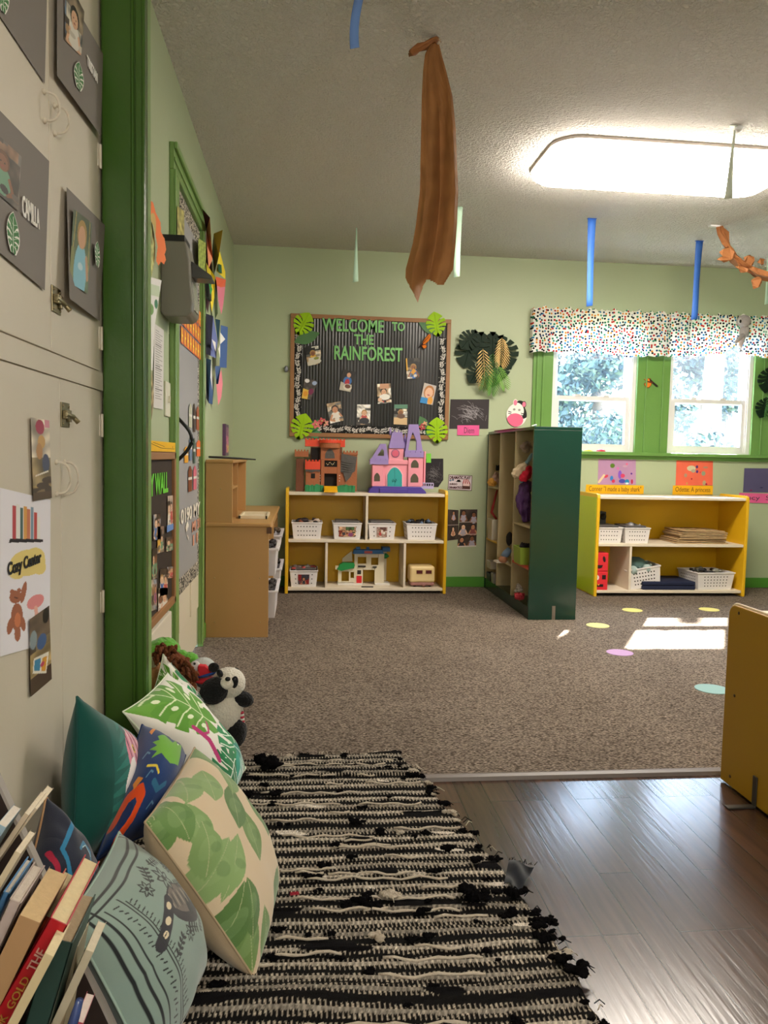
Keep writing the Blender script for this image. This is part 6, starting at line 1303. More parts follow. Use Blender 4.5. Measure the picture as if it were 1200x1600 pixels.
MB().box(KX0, KX1-0.01, KY0+0.0185, KY1-0.0185, 0.03, 0.048).build('bottom_board', MAPLE, t)
HX1, HZ = -0.371, 0.932
MB().box(KX0, HX1, KY0, KY0+0.016, KZ, HZ-0.016).build('hutch_side', MAPLE, t, bevel=0.002); MB().box(KX0, HX1, 4.95, 4.966, KZ, HZ-0.016).build('hutch_side', MAPLE, t, bevel=0.002)
MB().box(KX0, HX1+0.004, KY0-0.003, 4.97, HZ-0.016, HZ).build('hutch_top', MAPLE, t, bevel=0.003)
zs = ay(370, 760, 4.2)[2]
MB().box(KX0, HX1-0.005, KY0+0.0165, 4.40, zs-0.012, zs).build('hutch_shelf', MAPLE, t); MB().box(KX0, HX1-0.004, 4.40, 4.415, KZ, HZ-0.0165).build('hutch_side', MAPLE, t)
MB().box(KX0, KX0+0.008, KY0+0.0165, 4.9495, KZ, HZ-0.0165).build('hutch_back', MAPLE, t)
mb = MB()
for (p, q) in ((4.12, 0.12), (4.9, 0.12)): mb.ball((0, 0, 0), 0.0001, nu=4, nv=3)
sc = M('wood_screw', 'a89060', 0.35, metal=0.6); mb = MB()
for (u, v) in ((335, 903), (406, 903), (335, 972), (406, 972), (345, 764)):
    p = ay(u, v, KY0); mb.ball((p[0], KY0-0.0005, p[2]), (0.004, 0.002, 0.004), nu=10, nv=6)
mb.build('screw', sc, t)
# sink tray on the counter
mb = MB(); sx0_, sx1_, sy0_, sy1_ = HX1+0.01, KX1-0.02, 4.30, 4.62
for q in ((sx0_, sx1_, sy0_, sy0_+0.012), (sx0_, sx1_, sy1_-0.012, sy1_), (sx0_, sx0_+0.012, sy0_, sy1_), (sx1_-0.012, sx1_, sy0_, sy1_)): mb.box(*q, KZ, KZ+0.018)
mb.box(sx0_, sx1_, sy0_, sy1_, KZ, KZ+0.003); mb.build('sink_rim', M('cream_sink_rim', 'd8ccae', 0.4), t, bevel=0.002)
tag(MB().tube([ay(327, 714, 4.15), ay(350, 715, 4.2), ay(375, 716.5, 4.3), ay(399, 718, 4.35)], [0.012, 0.013, 0.012, 0.008], 8, flat=0.45).build('black_tray', BLACK), 'flat black tray lying across the top of the play kitchen hutch', 'tray')
BPL = M('white_bin_plastic', 'dcd8dc', 0.35)
def tub(lab, y0, y1, zt_, h_, fill):
    t = thing('hanging_bin', lab, 'bin', (KX1, (y0+y1)/2, zt_-h_), 'white bins in the play kitchen front'); x1 = -0.150; x0 = KX1-0.10
    L = [(x0, y0+0.02, zt_-h_), (x1, y0+0.02, zt_-h_), (x1, y1-0.02, zt_-h_), (x0, y1-0.02, zt_-h_), (x0, y0+0.004, zt_-0.012), (x1+0.006, y0+0.004, zt_-0.012), (x1+0.006, y1-0.004, zt_-0.012), (x0, y1-0.004, zt_-0.012), (x0, y0, zt_-0.012), (x1+0.018, y0, zt_-0.012), (x1+0.018, y1, zt_-0.012), (x0, y1, zt_-0.012), (x0, y0, zt_), (x1+0.020, y0, zt_), (x1+0.020, y1, zt_), (x0, y1, zt_), (x0+0.01, y0+0.012, zt_), (x1, y0+0.012, zt_), (x1, y1-0.012, zt_), (x0+0.01, y1-0.012, zt_), (x0+0.01, y0+0.025, zt_-h_+0.005), (x1-0.008, y0+0.025, zt_-h_+0.005), (x1-0.008, y1-0.025, zt_-h_+0.005), (x0+0.01, y1-0.025, zt_-h_+0.005)]
    fs = [(3, 2, 1, 0)]+[(k*4+i, k*4+(i+1) % 4, (k+1)*4+(i+1) % 4, (k+1)*4+i) for k in range(5) for i in range(4)]+[(20, 21, 22, 23)]
    MB().add(L, fs).build('bin_body', BPL, t, bevel=0.002)
    mb = MB(); rs = np.random.RandomState(int(y0*100))
    for k in range(14): mb.ball((rs.uniform(x0+0.03, x1-0.015), rs.uniform(y0+0.05, y1-0.05), zt_-0.012+rs.uniform(0, 0.018)), (0.016, 0.02, 0.012), nu=8, nv=6, rough=0.2, seed=k)
    tag(mb.build('contents', M('bin_fill_'+fill, fill, 0.7), t), kind='stuff')
    MB().box(x1+0.004, x1+0.014, (y0+y1)/2-0.05, (y0+y1)/2+0.05, zt_-0.035, zt_-0.012).build('grip', BPL, t, bevel=0.002)
tub('white bin in the upper row nearest the wide side panel', KY0+0.03, 4.49, 0.470, 0.15, '2a2426'); tub('white bin in the lower row nearest the wide side panel', KY0+0.03, 4.49, 0.243, 0.15, '3a3432')
tub('white bin in the upper row toward the back wall', 4.75, 5.20, 0.470, 0.10, '5a4a3a'); tub('white bin in the lower row toward the back wall, holding dark toys', 4.75, 5.20, 0.262, 0.12, '241c18')

# ------------------------------------------------------------------ ceiling
LX0, LX1, LY0, LY1 = 1.135, 2.365, 3.50, 4.02
t = thing('ceiling_light', 'long rounded white fluorescent ceiling light glowing near the windows', 'ceiling light', ((LX0+LX1)/2, (LY0+LY1)/2, H))
def rrect(x0, x1, y0, y1, r, n=8):
    P = []
    for cx, cy, a0 in ((x1-r, y0+r, -90), (x1-r, y1-r, 0), (x0+r, y1-r, 90), (x0+r, y0+r, 180)):
        for k in range(n+1): a = math.radians(a0+90*k/n); P.append((cx+r*math.cos(a), cy+r*math.sin(a)))
    return P
Pb = rrect(LX0-0.012, LX1+0.012, LY0-0.012, LY1+0.012, 0.13)
MB().prism(Pb, FLF, H-0.014, H).build('metal_base', M('lamp_base_white', 'cfc4ba', 0.4), t)
mb = MB(); n = len(Pb); vs = []; prof = ((0.0, H-0.014), (0.004, H-0.045), (0.03, H-0.062), (0.08, H-0.068))
for ins, z in prof: vs += [(x, y, z) for x, y in rrect(LX0+ins, LX1-ins, LY0+ins, LY1-ins, max(0.12-ins*0.9, 0.03))]
mb.add(vs, [(k*n+i, k*n+(i+1) % n, (k+1)*n+(i+1) % n, (k+1)*n+i) for k in range(3) for i in range(n)]+[tuple(3*n+i for i in range(n))], 0, True)
mb.build('diffuser', M('glowing_diffuser', 'fff4e6', 0.4, emit=20), t)
def strip(label, X, Y, L, w0, w1, col, bend=0.0, group=None, name='tape_strip', yaw=0.0, topz=H-0.002, tab=True, lean=0.0):
    n = 12; vs = []
    for k in range(n+1):
        s_ = k/n; w_ = w0+(w1-w0)*s_; x = X+bend*math.sin(s_*2.2)+lean*s_; y = Y+0.004*math.sin(s_*5)
        c, q = math.cos(yaw+0.25*math.sin(s_*3)), math.sin(yaw+0.25*math.sin(s_*3)); z = topz-L*s_
        vs += [(x-w_/2*c, y-w_/2*q, z), (x+w_/2*c, y+w_/2*q, z+ (0.008 if k == n else 0))]
    mb = MB().add(vs, [(2*k, 2*k+1, 2*k+3, 2*k+2) for k in range(n)], 0, True)
    if tab: mb.box(X-0.028, X+0.028, Y-0.008, Y+0.012, topz-0.001, topz+0.001)
    o = mb.build(name, M('tape_'+col, col, 0.6, 0.1, 90)); so = o.modifiers.new('thick', 'SOLIDIFY'); so.thickness = 0.0006
    return tag(o, label, 'tape', group)
BL = '3a6fc8'; MI = 'bfe0c8'
strip('short blue tape strip hanging nearest the viewer, cut by the top of the picture', 0.158, 2.54, 0.185, 0.028, 0.030, '6f92d0', bend=-0.018, group='blue tape strips hanging from the ceiling', lean=-0.002)
strip('long blue tape strip hanging before the left end of the dotted valance', 1.723, 4.647, 0.53, 0.052, 0.040, BL, group='blue tape strips hanging from the ceiling', lean=0.004)
strip('long blue tape strip whose foot overlaps the dotted valance', 2.593, 4.986, 0.52, 0.050, 0.048, BL, group='blue tape strips hanging from the ceiling', lean=-0.012)
MG = 'pale green tape strips hanging from the ceiling'
strip('thin pale green tape strip hanging toward the left wall', 0.314, 5.078, 0.35, 0.006, 0.036, MI, group=MG, tab=False)
strip('pale green tape strip half hidden behind the large brown paper twist', 0.878, 4.559, 0.41, 0.052, 0.036, MI, group=MG, tab=False)
strip('pale green tape strip hanging in front of the glowing ceiling light', 1.855, 3.30, 0.315, 0.006, 0.040, 'cfd6c4', group=MG, lean=-0.018)
p_ = ay(1197, 476, 5.0); strip('pale green tape strip at the picture edge beside the brown vine', p_[0], 5.0, H-p_[2], 0.010, 0.030, MI, group=MG, tab=False)
tag(MB().ball((1.868, 3.30, H-0.012), (0.020, 0.015, 0.012), nu=10, nv=7, rough=0.3).build('tape_wad', M('white_tape_wad', 'f0f0ee', 0.5)), 'small white wad of tape at the top of the strip by the ceiling light', 'tape')
# large brown paper twist
KR = MV('kraft_paper', 0.75, 0.5, 45, spec=0.2, bdist=0.003)
if True:
    nt = KR.node_tree; b = nt.nodes['Principled BSDF']; tl = nt.nodes.new('ShaderNodeBsdfTranslucent'); mx = nt.nodes.new('ShaderNodeMixShader'); mx.inputs[0].default_value = 0.12
    at = [n for n in nt.nodes if n.type == 'ATTRIBUTE'][0]; nt.links.new(at.outputs['Color'], tl.inputs['Color']); out = [n for n in nt.nodes if n.type == 'OUTPUT_MATERIAL'][0]
    nt.links.new(b.outputs[0], mx.inputs[1]); nt.links.new(tl.outputs[0], mx.inputs[2]); nt.links.new(mx.outputs[0], out.inputs[0])
NV, NU = 200, 70
vv = np.linspace(64, 474, NV); L_ = np.interp(vv, [64, 72, 85, 110, 150, 200, 300, 350, 380, 420, 446, 474], [677, 670, 664, 661, 659, 658, 656, 650, 645, 634, 633, 640]); R_ = np.interp(vv, [64, 72, 85, 110, 150, 200, 300, 350, 380, 420, 446, 474], [684, 687, 690, 697, 707, 712, 716, 714, 712, 708, 698, 690])
Fu = np.linspace(0, 1, NU); V = np.zeros((NV, NU, 3)); keep = np.ones((NV, NU), bool); cols = np.zeros((NV, NU, 3))
bot = np.interp(Fu, [0, 0.08, 0.25, 0.30, 0.42, 0.5, 0.62, 0.8, 0.93, 1.0], [436, 446, 474, 470, 452, 437, 440, 447, 446, 425])
CR = sn(*np.meshgrid(Fu*0.35, vv/420), 3, 6)+0.5*np.abs(sn(*np.meshgrid(Fu*0.35, vv/420), 8, 14))
for i in range(NV):
    opn = min(1, (vv[i]-60)/140)
    for j in range(NU):
        f_ = Fu[j]; u = L_[i]+(R_[i]-L_[i])*f_
        d = opn*(0.060*abs(((f_-0.15)*2.6) % 2-1)+0.010*math.sin(f_*13+vv[i]*0.012))+0.008*CR[i, j]
        V[i, j] = ay(u, vv[i], 2.80-d)
        keep[i, j] = vv[i] <= bot[j]
cols[:] = hx('94663c'); cols *= (1+0.10*sn(*np.meshgrid(Fu, vv/120), 5, 3))[..., None]
t = thing('brown_paper_twist', 'large twisted sheet of brown kraft paper hanging from the ceiling', 'paper', ay(682, 62, 2.80))
o = mesh_grid('paper_sheet', V, np.clip(cols, 0, 1), KR, keep, t)
mb = MB(); P = [ay(u, v, 2.80-dd) for u, v, dd in ((684, 66, 0), (676, 62, 0.02), (666, 70, 0.03), (655, 76, 0.03), (646, 80, 0.03), (640, 84, 0.03))]
mb.tube(P, [0.012, 0.02, 0.022, 0.018, 0.02, 0.014], 12, flat=0.5); rs = np.random.RandomState(4); mb.v = [(x+rs.normal(0, .004), y+rs.normal(0, .004), z+rs.normal(0, .004)) for x, y, z in mb.v]
mb.build('twisted_end', M('kraft_brown', '9a6236', 0.75, 0.5, 60, var=0.15, vscale=30), t)
MB().ball(ay(685, 64, 2.79), (0.008, 0.008, 0.012), nu=10, nv=8).build('tape_tab', M('clear_tape', 'c8b8a0', 0.3), t)
# brown paper vine at the right
t = thing('brown_paper_vine', 'crumpled brown paper vine hanging from the ceiling near the dotted valance', 'paper', ay(1120, 352, 4.66))
P = [ay(u, v, Y) for u, v, Y in ((1124, 351, 4.66), (1129, 365, 4.63), (1134, 380, 4.6), (1140, 393, 4.6), (1148, 404, 4.6), (1158, 413, 4.6), (1170, 420, 4.6), (1182, 427, 4.6), (1196, 431, 4.6), (1215, 434, 4.6), (1240, 436, 4.6))]
mb = MB(); mb.tube(P, [0.018, 0.022, 0.022, 0.026, 0.036, 0.034, 0.028, 0.034, 0.032, 0.03, 0.03], 14, flat=0.55); rs = np.random.RandomState(9)
mb.v = [(x+rs.normal(0, .007), y+rs.normal(0, .007), z+rs.normal(0, .007)) for x, y, z in mb.v]; mb.sm = [False]*len(mb.sm); mb.build('twisted_paper', M('kraft_brown', '9a6236'), t)
mb = MB()
for (u, v, L, W, rot) in ((1148, 401, 0.10, 0.045, 75), (1143, 404, 0.09, 0.02, 95), (1162, 402, 0.08, 0.04, -120), (1186, 432, 0.08, 0.035, 160), (1190, 415, 0.05, 0.02, 10), (1170, 425, 0.09, 0.02, 70)):
    q = YF(4.57).px(u, v); mb.add([YF(4.57)(x, z, 0.012*math.sin(k*1.9)) for k, (x, z) in enumerate(rot2(leaf_pts(L, W, 6), math.radians(rot), *q))], [tuple(range(12))])
mb.build('paper_flap', MATS['kraft_brown'], t)
tag(MB().box(ay(1108, 353, 4.66)[0], ay(1124, 353, 4.66)[0], 4.64, 4.67, H-0.010, H-0.001).build('tape_tab', M('white_tape_wad', 'f0f0ee')), 'white tape holding the brown vine to the ceiling', 'tape')

# ------------------------------------------------------------------ valance, grey plush and sill toys
def dots_mat():
    m = M('dotted_cotton', 'f0ece4', 0.85, spec=0.1); nt = m.node_tree; b = nt.nodes['Principled BSDF']; tc = nt.nodes['Texture Coordinate']
    sp = nt.nodes.new('ShaderNodeSeparateXYZ'); cb_ = nt.nodes.new('ShaderNodeCombineXYZ'); nt.links.new(tc.outputs['Object'], sp.inputs[0]); nt.links.new(sp.outputs['X'], cb_.inputs['X']); nt.links.new(sp.outputs['Z'], cb_.inputs['Y'])
    v = nt.nodes.new('ShaderNodeTexVoronoi'); v.voronoi_dimensions = '2D'; v.inputs['Scale'].default_value = 46; v.inputs['Randomness'].default_value = 0.75; nt.links.new(cb_.outputs[0], v.inputs['Vector'])
    s2 = nt.nodes.new('ShaderNodeSeparateColor'); nt.links.new(v.outputs['Color'], s2.inputs[0])
    cr = nt.nodes.new('ShaderNodeValToRGB'); cr.color_ramp.interpolation = 'CONSTANT'; cs = ['17171c', 'c8352e', '2a7a55', '2f7ca8', 'e08a2a', '17171c', '2f8a6a', 'b8282a', '1f3f6a']
    e = cr.color_ramp.elements; e[0].position = 0; e[0].color = tuple(lin(hx(cs[0])))+(1,); e[1].position = 1/9; e[1].color = tuple(lin(hx(cs[1])))+(1,)
    for k in range(2, 9): q = e.new(k/9); q.color = tuple(lin(hx(cs[k])))+(1,)
    nt.links.new(s2.outputs[0], cr.inputs['Fac'])
    lt = nt.nodes.new('ShaderNodeMath'); lt.operation = 'LESS_THAN'; lt.inputs[1].default_value = 0.34; nt.links.new(v.outputs['Distance'], lt.inputs[0])
    mx = nt.nodes.new('ShaderNodeMix'); mx.data_type = 'RGBA'; mx.inputs[6].default_value = tuple(lin(hx('f2eee4')))+(1,); nt.links.new(lt.outputs[0], mx.inputs[0]); nt.links.new(cr.outputs[0], mx.inputs[7]); nt.links.new(mx.outputs[2], b.inputs['Base Color'])
    tl = nt.nodes.new('ShaderNodeBsdfTranslucent'); nt.links.new(mx.outputs[2], tl.inputs['Color']); ms = nt.nodes.new('ShaderNodeMixShader'); ms.inputs[0].default_value = 0.35
    out = [n for n in nt.nodes if n.type == 'OUTPUT_MATERIAL'][0]; nt.links.new(b.outputs[0], ms.inputs[1]); nt.links.new(tl.outputs[0], ms.inputs[2]); nt.links.new(ms.outputs[0], out.inputs[0])
    return m
vx0, vx1 = ay(833, 500, YB-0.08)[0], 4.25
NX, NZ = 520, 16
t = thing('window_valance', 'white window valance with small coloured dots over both windows', 'curtain', ((vx0+vx1)/2, YB-0.08, 1.72))
V = np.zeros((NZ, NX, 3)); xs = np.linspace(vx0, vx1, NX)
pu = np.array([833, 860, 900, 950, 985, 1010, 1060, 1100, 1130, 1150, 1157, 1160, 1170, 1200, 1300]); pv = np.array([550, 550, 551, 554, 558, 557, 557, 556, 552, 540, 536, 545, 556, 560, 562])
bx = [ay(a, b, YB-0.08)[0] for a, b in zip(pu, pv)]; bz = [ay(a, b, YB-0.08)[2] for a, b in zip(pu, pv)]
zbot = np.interp(xs, bx, bz)+0.004*np.sin(xs*60); ztop = 2.075+0.007*np.sin(xs*70)+0.006*np.sin(xs*131+1)+0.004*np.sin(xs*37)
for i in range(NZ):
    s_ = i/(NZ-1); V[i, :, 0] = xs+0.004*np.sin(xs*45)*s_; V[i, :, 2] = ztop+(zbot-ztop)*s_
    V[i, :, 1] = YB-0.085-0.012*np.sin(xs*34+0.8*np.sin(xs*5))*(0.35+0.65*s_)-0.006*np.sin(xs*83)*(1-s_)-0.006*math.exp(-((s_-0.13)/0.06)**2)
o = mesh_grid('valance_cloth', V, np.ones((NZ, NX, 3)), dots_mat(), parent=t)
V2 = np.zeros((6, 6, 3))
for i in range(6):
    for j in range(6): V2[i, j] = (vx0-0.006*math.sin(j), YB-0.012-0.074*j/5, 2.07+(zbot[0]-2.07)*i/5)
mesh_grid('valance_return', V2, np.ones((6, 6, 3)), MATS['dotted_cotton'], parent=t)
MB().tube([(vx0, YB-0.075, 2.045), (vx1, YB-0.075, 2.045)], 0.008, 8).build('rod', WHITEP, t)
t = thing('grey_plush', 'small grey plush with a dark eye hung by the window valance', 'plush toy', ay(1155, 545, YB-0.13))
GP = M('grey_fur', 'b4acaa', 0.95, 0.9, 130, var=0.15, vscale=60); DF_ = M('plush_dark_fur', '3a3636', 0.9)
gy = YB-0.13
MB().ball(ay(1162, 502, gy), (0.052, 0.045, 0.045), nu=20, nv=14, rough=0.05).build('head', GP, t); MB().ball(ay(1156, 501, gy-0.035), (0.016, 0.012, 0.024), nu=12, nv=8).build('eye_patch', M('plush_white', 'd8d4d2', 0.9), t); MB().ball(ay(1157, 502, gy-0.047), (0.008, 0.006, 0.013), nu=10, nv=8).build('eye', BLACK, t)
MB().ball(ay(1163, 518, gy+0.01), (0.036, 0.034, 0.05), nu=16, nv=12, rough=0.05).build('body', GP, t)
MB().tube([ay(1163, 520, gy), ay(1156, 528, gy-0.01), ay(1149, 536, gy)], [0.014, 0.014, 0.012], 10).build('arm', GP, t); MB().tube([ay(1161, 528, gy), ay(1157, 540, gy), ay(1158, 550, gy)], [0.018, 0.016, 0.014], 10).build('leg', M('plush_pale_leg', 'c4b4b0', 0.9), t)
sy = YB-0.028
tag(MB().ball(ay(919, 705.5, sy), (0.036, 0.02, 0.017), nu=18, nv=10).add([tuple(ay(919, 708, sy)+np.array([dx, dy, -0.006])) for dx, dy in ((-.02, -.02), (.02, -.02), (.02, .02), (-.02, .02))], [(0, 1, 2, 3)]).build('toy_car', M('yellow_toy', 'd8c832', 0.3)), 'small yellow toy on the window sill beside the cabinet', 'toy')
tag(MB().ball(ay(939, 705.5, sy), (0.036, 0.02, 0.018), nu=18, nv=10).build('toy_car', M('red_toy', 'c83240', 0.3)), 'small red toy on the window sill', 'toy')
tag(MB().ball(ay(907, 706, sy), (0.022, 0.018, 0.013), nu=14, nv=8).build('toy_car', M('teal_toy', '3a8a70', 0.3)), 'small teal toy on the window sill against the cabinet', 'toy')
cv = Cv(40, 1, 'f0f0f0'); cv.keep = cv.inside([(0, 0), (0.4, 0.4), (0.2, 1), (0.6, 0.7), (1, 0.9), (0.7, 0.4), (0.5, 0.1)]); tag(sheet('window_sticker', cv, [ay(u, v, YB+0.06) for u, v in ((1061, 606), (1071, 606), (1071, 592), (1061, 592))]), 'small white butterfly sticker on the far window pane', 'sticker')
t = thing('leaf_wall_decoration', 'dark glossy leaf spray at the picture edge beside the far window', 'decoration', ay(1200, 650, YB-0.03))
monstera_cut(t, 1203, 578, 0.17, math.radians(170), '16291a', 0.04, 'leaf'); monstera_cut(t, 1198, 625, 0.14, math.radians(160), '16291a', 0.045, 'leaf'); monstera_cut(t, 1212, 610, 0.16, math.radians(190), '2c4a26', 0.035, 'leaf'); frond(1203, 608, 0.2, 0.07, 178, '3c6a2c', 0.04)

# ------------------------------------------------------------------ floor marks
for (u, v, r_, col, lab) in ((988, 953.5, 0.064, 'd8cf7a', 'pale yellow floor dot nearest the puzzle shelf'), (1108, 952.5, 0.064, 'd8cf7a', 'pale yellow floor dot toward the right above the sun patch'), (934, 977.5, 0.066, 'dcd488', 'pale yellow floor dot beside the foot of the green cabinet'), (968.5, 1020, 0.066, 'b08cb4', 'lilac floor dot below the sun patch'), (1113, 1077, 0.072, '86a8a4', 'teal grey floor dot half hidden by the yellow partition')):
    p = az(u, v, 0.0); tag(MB().prism([(p[0]+r_*math.cos(a), p[1]+r_*math.sin(a)) for a in np.linspace(0, 2*math.pi, 33)[:-1]], FLF, 0.0, 0.0022).build('floor_dot', M('dot_'+col, col, 0.8)), lab, 'floor dot', 'round vinyl dots on the carpet')

# ------------------------------------------------------------------ yellow unit at the right edge
UX, UY0, UY1, UZ = 1.283, 1.80, 2.178, 0.546
t = thing('yellow_shelf_unit', 'yellow shelf unit seen from its end at the right edge of the hardwood', 'shelf', (1.7, 2.0, 0))
def endp(x):
    r = 0.035; P = [(UY1, 0), (UY1, UZ-r)]+[(UY1-r+r*math.cos(a), UZ-r+r*math.sin(a)) for a in np.linspace(0, math.pi/2, 7)[1:]]+[(UY0+r, UZ)]+[(UY0+r-r*math.sin(a), UZ-r+r*math.cos(a)) for a in np.linspace(0, math.pi/2, 7)[1:]]+[(UY0, 0)]
    MB().prism(P, Fr((x, 0, 0), (0, 1, 0), (0, 0, 1), (1, 0, 0)), 0, 0.018).build('end_panel', M('shaded_yellow_laminate', 'a67c0e', 0.4), t, bevel=0.004)  # yellow laminate with the end panel's shade darkened into its colour
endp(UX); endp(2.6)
P = []
r = 0.035
edge = [(UY1-r+r*math.cos(a), UZ-r+r*math.sin(a)) for a in np.linspace(0, math.pi/2, 7)]+[(UY0+r, UZ)]
MB().tube([(UX+0.009, y, z+0.001) for y, z in edge], 0.006, 8, flat=0.5, up=(1, 0, 0)).build('edge_trim', M('pale_edge_band', 'd8c4a0', 0.4), t)
for z in (0.525, 0.29, 0.05): MB().box(UX+0.018, 2.6, UY0+0.02, UY1-0.012, z-0.02, z).build('shelf_board', BIRCH, t)
MB().box(UX+0.018, 2.6, UY1-0.011, UY1-0.003, 0.01, 0.522).build('back_panel', YEL, t)
mb = MB()
for (u, v) in ((1155, 958), (1148, 1087), (1141, 1213)): p = ax(u, v, UX); mb.ball((UX-0.001, p[1], p[2]), (0.002, 0.005, 0.005), nu=10, nv=6)
mb.build('screw', M('dark_screw', '4a3418', 0.4, metal=0.5), t)
p = ax(1180, 1240, UX); fz = -0.006
mb = MB().box(UX-0.004, UX-0.0005, p[1]-0.010, p[1]+0.010, 0.0, 0.085); mb.box(UX-0.085, UX-0.001, p[1]-0.010, p[1]+0.010, -0.005, 0.0); mb.build('corner_bracket', M('dark_steel_bracket', '55524c', 0.4, metal=0.8), t, bevel=0.001)
# ------------------------------------------------------------------ rag rug
c0, c1, c2, c3 = np.array([-0.47, 0.86]), np.array([0.60, 0.86]), np.array([0.318, 2.415]), np.array([-0.43, 2.36])
_EP = [az(a, b, 0.012)[:2] for a, b in ((625, 1177), (671, 1228), (730, 1292), (781, 1347), (827, 1411), (859, 1448), (877, 1485), (902, 1517), (945, 1600))]
_EY = np.array([p[1] for p in _EP][::-1]); _EX = np.array([p[0] for p in _EP][::-1])
NXr, NYr = 430, 640
u, v = np.meshgrid(np.linspace(0, 1, NXr), np.linspace(0, 1, NYr))
XY = c0*((1-u)*(1-v))[..., None]+c1*(u*(1-v))[..., None]+c2*(u*v)[..., None]+c3*((1-u)*v)[..., None]
X_, Y_ = XY[..., 0], XY[..., 1]
X_ = c0[0]+0.04*v+(np.interp(Y_, _EY, _EX)-c0[0]-0.04*v)*u
X_ = X_+np.where(u > 0.985, 0.006*sn(v*0+1, v, 3, 30), 0)
# stripe coordinate, wavy; pitch about 2.4 cm
wav = 0.020*sn(X_, Y_, 21, 1.2)+0.005*sn(X_, Y_, 22, 5)
pitch = 0.043
s_ = (Y_+wav+0.05*X_)/pitch; row = np.floor(s_); fr_ = s_-row
rsr = np.random.RandomState(5); rb = rsr.uniform(0.72, 1.0, 400); ro = rsr.uniform(-0.12, 0.12, 400)
ri = (row.astype(int)) % 400
wob = 0.06*sn(X_*1.0, Y_*1.0, 61, 7)
cd_ = np.abs(fr_-0.5-ro[ri]-wob); wc = 0.115+0.035*sn(X_, Y_, 31, 11)
cord = np.clip(1-cd_/np.maximum(wc, 0.03), 0, 1)
on = cord > 0
warp = np.abs(((X_+0.006*np.sin(row*2.1)+0.004*(fr_-0.5))/0.0094) % 1-0.5)*2
lenn = 0.24+0.12*sn(X_, Y_, 33, 20)+rsr.uniform(-.05, .05, 400)[ri]
wthin = (warp < 0.34) & (cd_ < wc+lenn) & ~on
blk = sn(X_*1.0, Y_*2.6, 41, 5)
cols = np.zeros((NYr, NXr, 3)); cols[:] = hx('141312')
cols[wthin] = hx('a89d8c'); 
cream = np.array(hx('cfc4b3'))
k = on & ~(blk > 0.50); cols[k] = cream*rb[ri][k][:, None]*(0.86+0.14*np.sin(X_*520+row*2)[k])[:, None]
k = (blk > 0.52); cols[k] = np.array(hx('100f10'))
k2 = (sn(X_*1.3, Y_*3, 43, 4) > 0.58) & ~k; cols[k2] = np.array(hx('d4cabc'))
k3 = (X_ > -0.02) & (X_ < 0.0) & (Y_ > 1.62) & (Y_ < 1.635); cols[k3] = hx('8a2430')
cols *= (1+0.12*np.random.RandomState(3).normal(0, 1, cols.shape[:2]))[..., None]
hgt = 0.006+0.0065*np.sqrt(cord)+0.0035*(~on)*np.abs(np.sin(np.pi*np.clip(warp, 0, 1)))+0.006*np.clip(blk, 0, 1)+0.004*np.clip(sn(X_, Y_, 51, 1.6), 0, 1)
hgt += 0.020*np.exp(-((X_+0.02-0.1*(Y_-1.2))**2/0.03+(Y_-1.28)**2/0.004))
edge_ = np.minimum.reduce([u*NXr, (1-u)*NXr, v*NYr, (1-v)*NYr]); hgt *= np.clip(edge_/4, 0.15, 1)
fl = np.where(Y_ > 2.235, 0.002, -0.004)
V = np.stack([X_, Y_, hgt+fl+0.003], -1)
t = thing('rag_rug', 'black and cream striped rag rug with fuzzy tufts across the hardwood', 'rug', (0.05, 1.6, 0.0))
RUGM = MV('woven_rag_yarn', 0.95, 0.6, 500, spec=0.08, bdist=0.002)
mesh_grid('woven_field', V, np.clip(cols, 0, 1), RUGM, parent=t)
# thick cords along rows: some raised cream ones
def onrug(x, y): return x, y
rs = np.random.RandomState(12); CRM_ = M('cream_yarn', 'c4b8a6', 1.0, 0.9, 400, var=0.2, vscale=80, spec=0.05); BKY = M('black_yarn', '100f10', 1.0, 0.9, 400, spec=0.03)
mbc = MB(); mbk = MB()
def edge_x(y): return float(np.interp(y, _EY, _EX))
for k in range(46):
    y = rs.uniform(0.95, 2.38); xr = edge_x(y); x0 = rs.uniform(-0.25, xr-0.15); L = rs.uniform(0.05, 0.35); n = max(4, int(L/0.02))
    row_y = y
    pts = [(x0+L*i/n, row_y+0.004*math.sin(i*0.9+k)-0.05*(x0+L*i/n), 0.015+0.003*math.sin(i*1.7)) for i in range(n+1) if x0+L*i/n < xr]
    if len(pts) > 2: mbc.tube(pts, [0.0024+0.0016*abs(math.sin(i*1.9+k)) for i in range(len(pts))], 7, flat=0.7)
def tuft(mb, x, y, s, seed, z=0.014):
    r2 = np.random.RandomState(seed)
    for q in range(8): mb.ball((x+r2.normal(0, s*0.5), y+r2.normal(0, s*0.3), z+r2.uniform(0, s*0.4)), (s*r2.uniform(.3, .65), s*r2.uniform(.2, .45), s*r2.uniform(.2, .38)), nu=10, nv=7, rough=0.38, seed=seed*7+q)
    for q in range(7):
        a = r2.uniform(0, 6.28); e = r2.uniform(0.5, 1.5)*s; mb.tube([(x, y, z+s*0.2), (x+e*0.5*math.cos(a), y+e*0.5*math.sin(a), z+s*0.5), (x+e*math.cos(a), y+e*math.sin(a), z+r2.uniform(-0.2, 0.4)*s)], [s*0.12, s*0.09, s*0.03], 5)
for k in range(95): y = rs.uniform(0.95, 2.38); x = rs.uniform(-0.22, edge_x(y)-0.01); tuft(mbk, x, y, rs.uniform(0.006, 0.016), k)
for k in range(34):   # ragged right edge
    y = rs.uniform(0.95, 2.4); tuft(mbk if rs.rand() < 0.62 else mbc, edge_x(y)+rs.uniform(-0.02, 0.008), y, rs.uniform(0.008, 0.017), 200+k, 0.010)
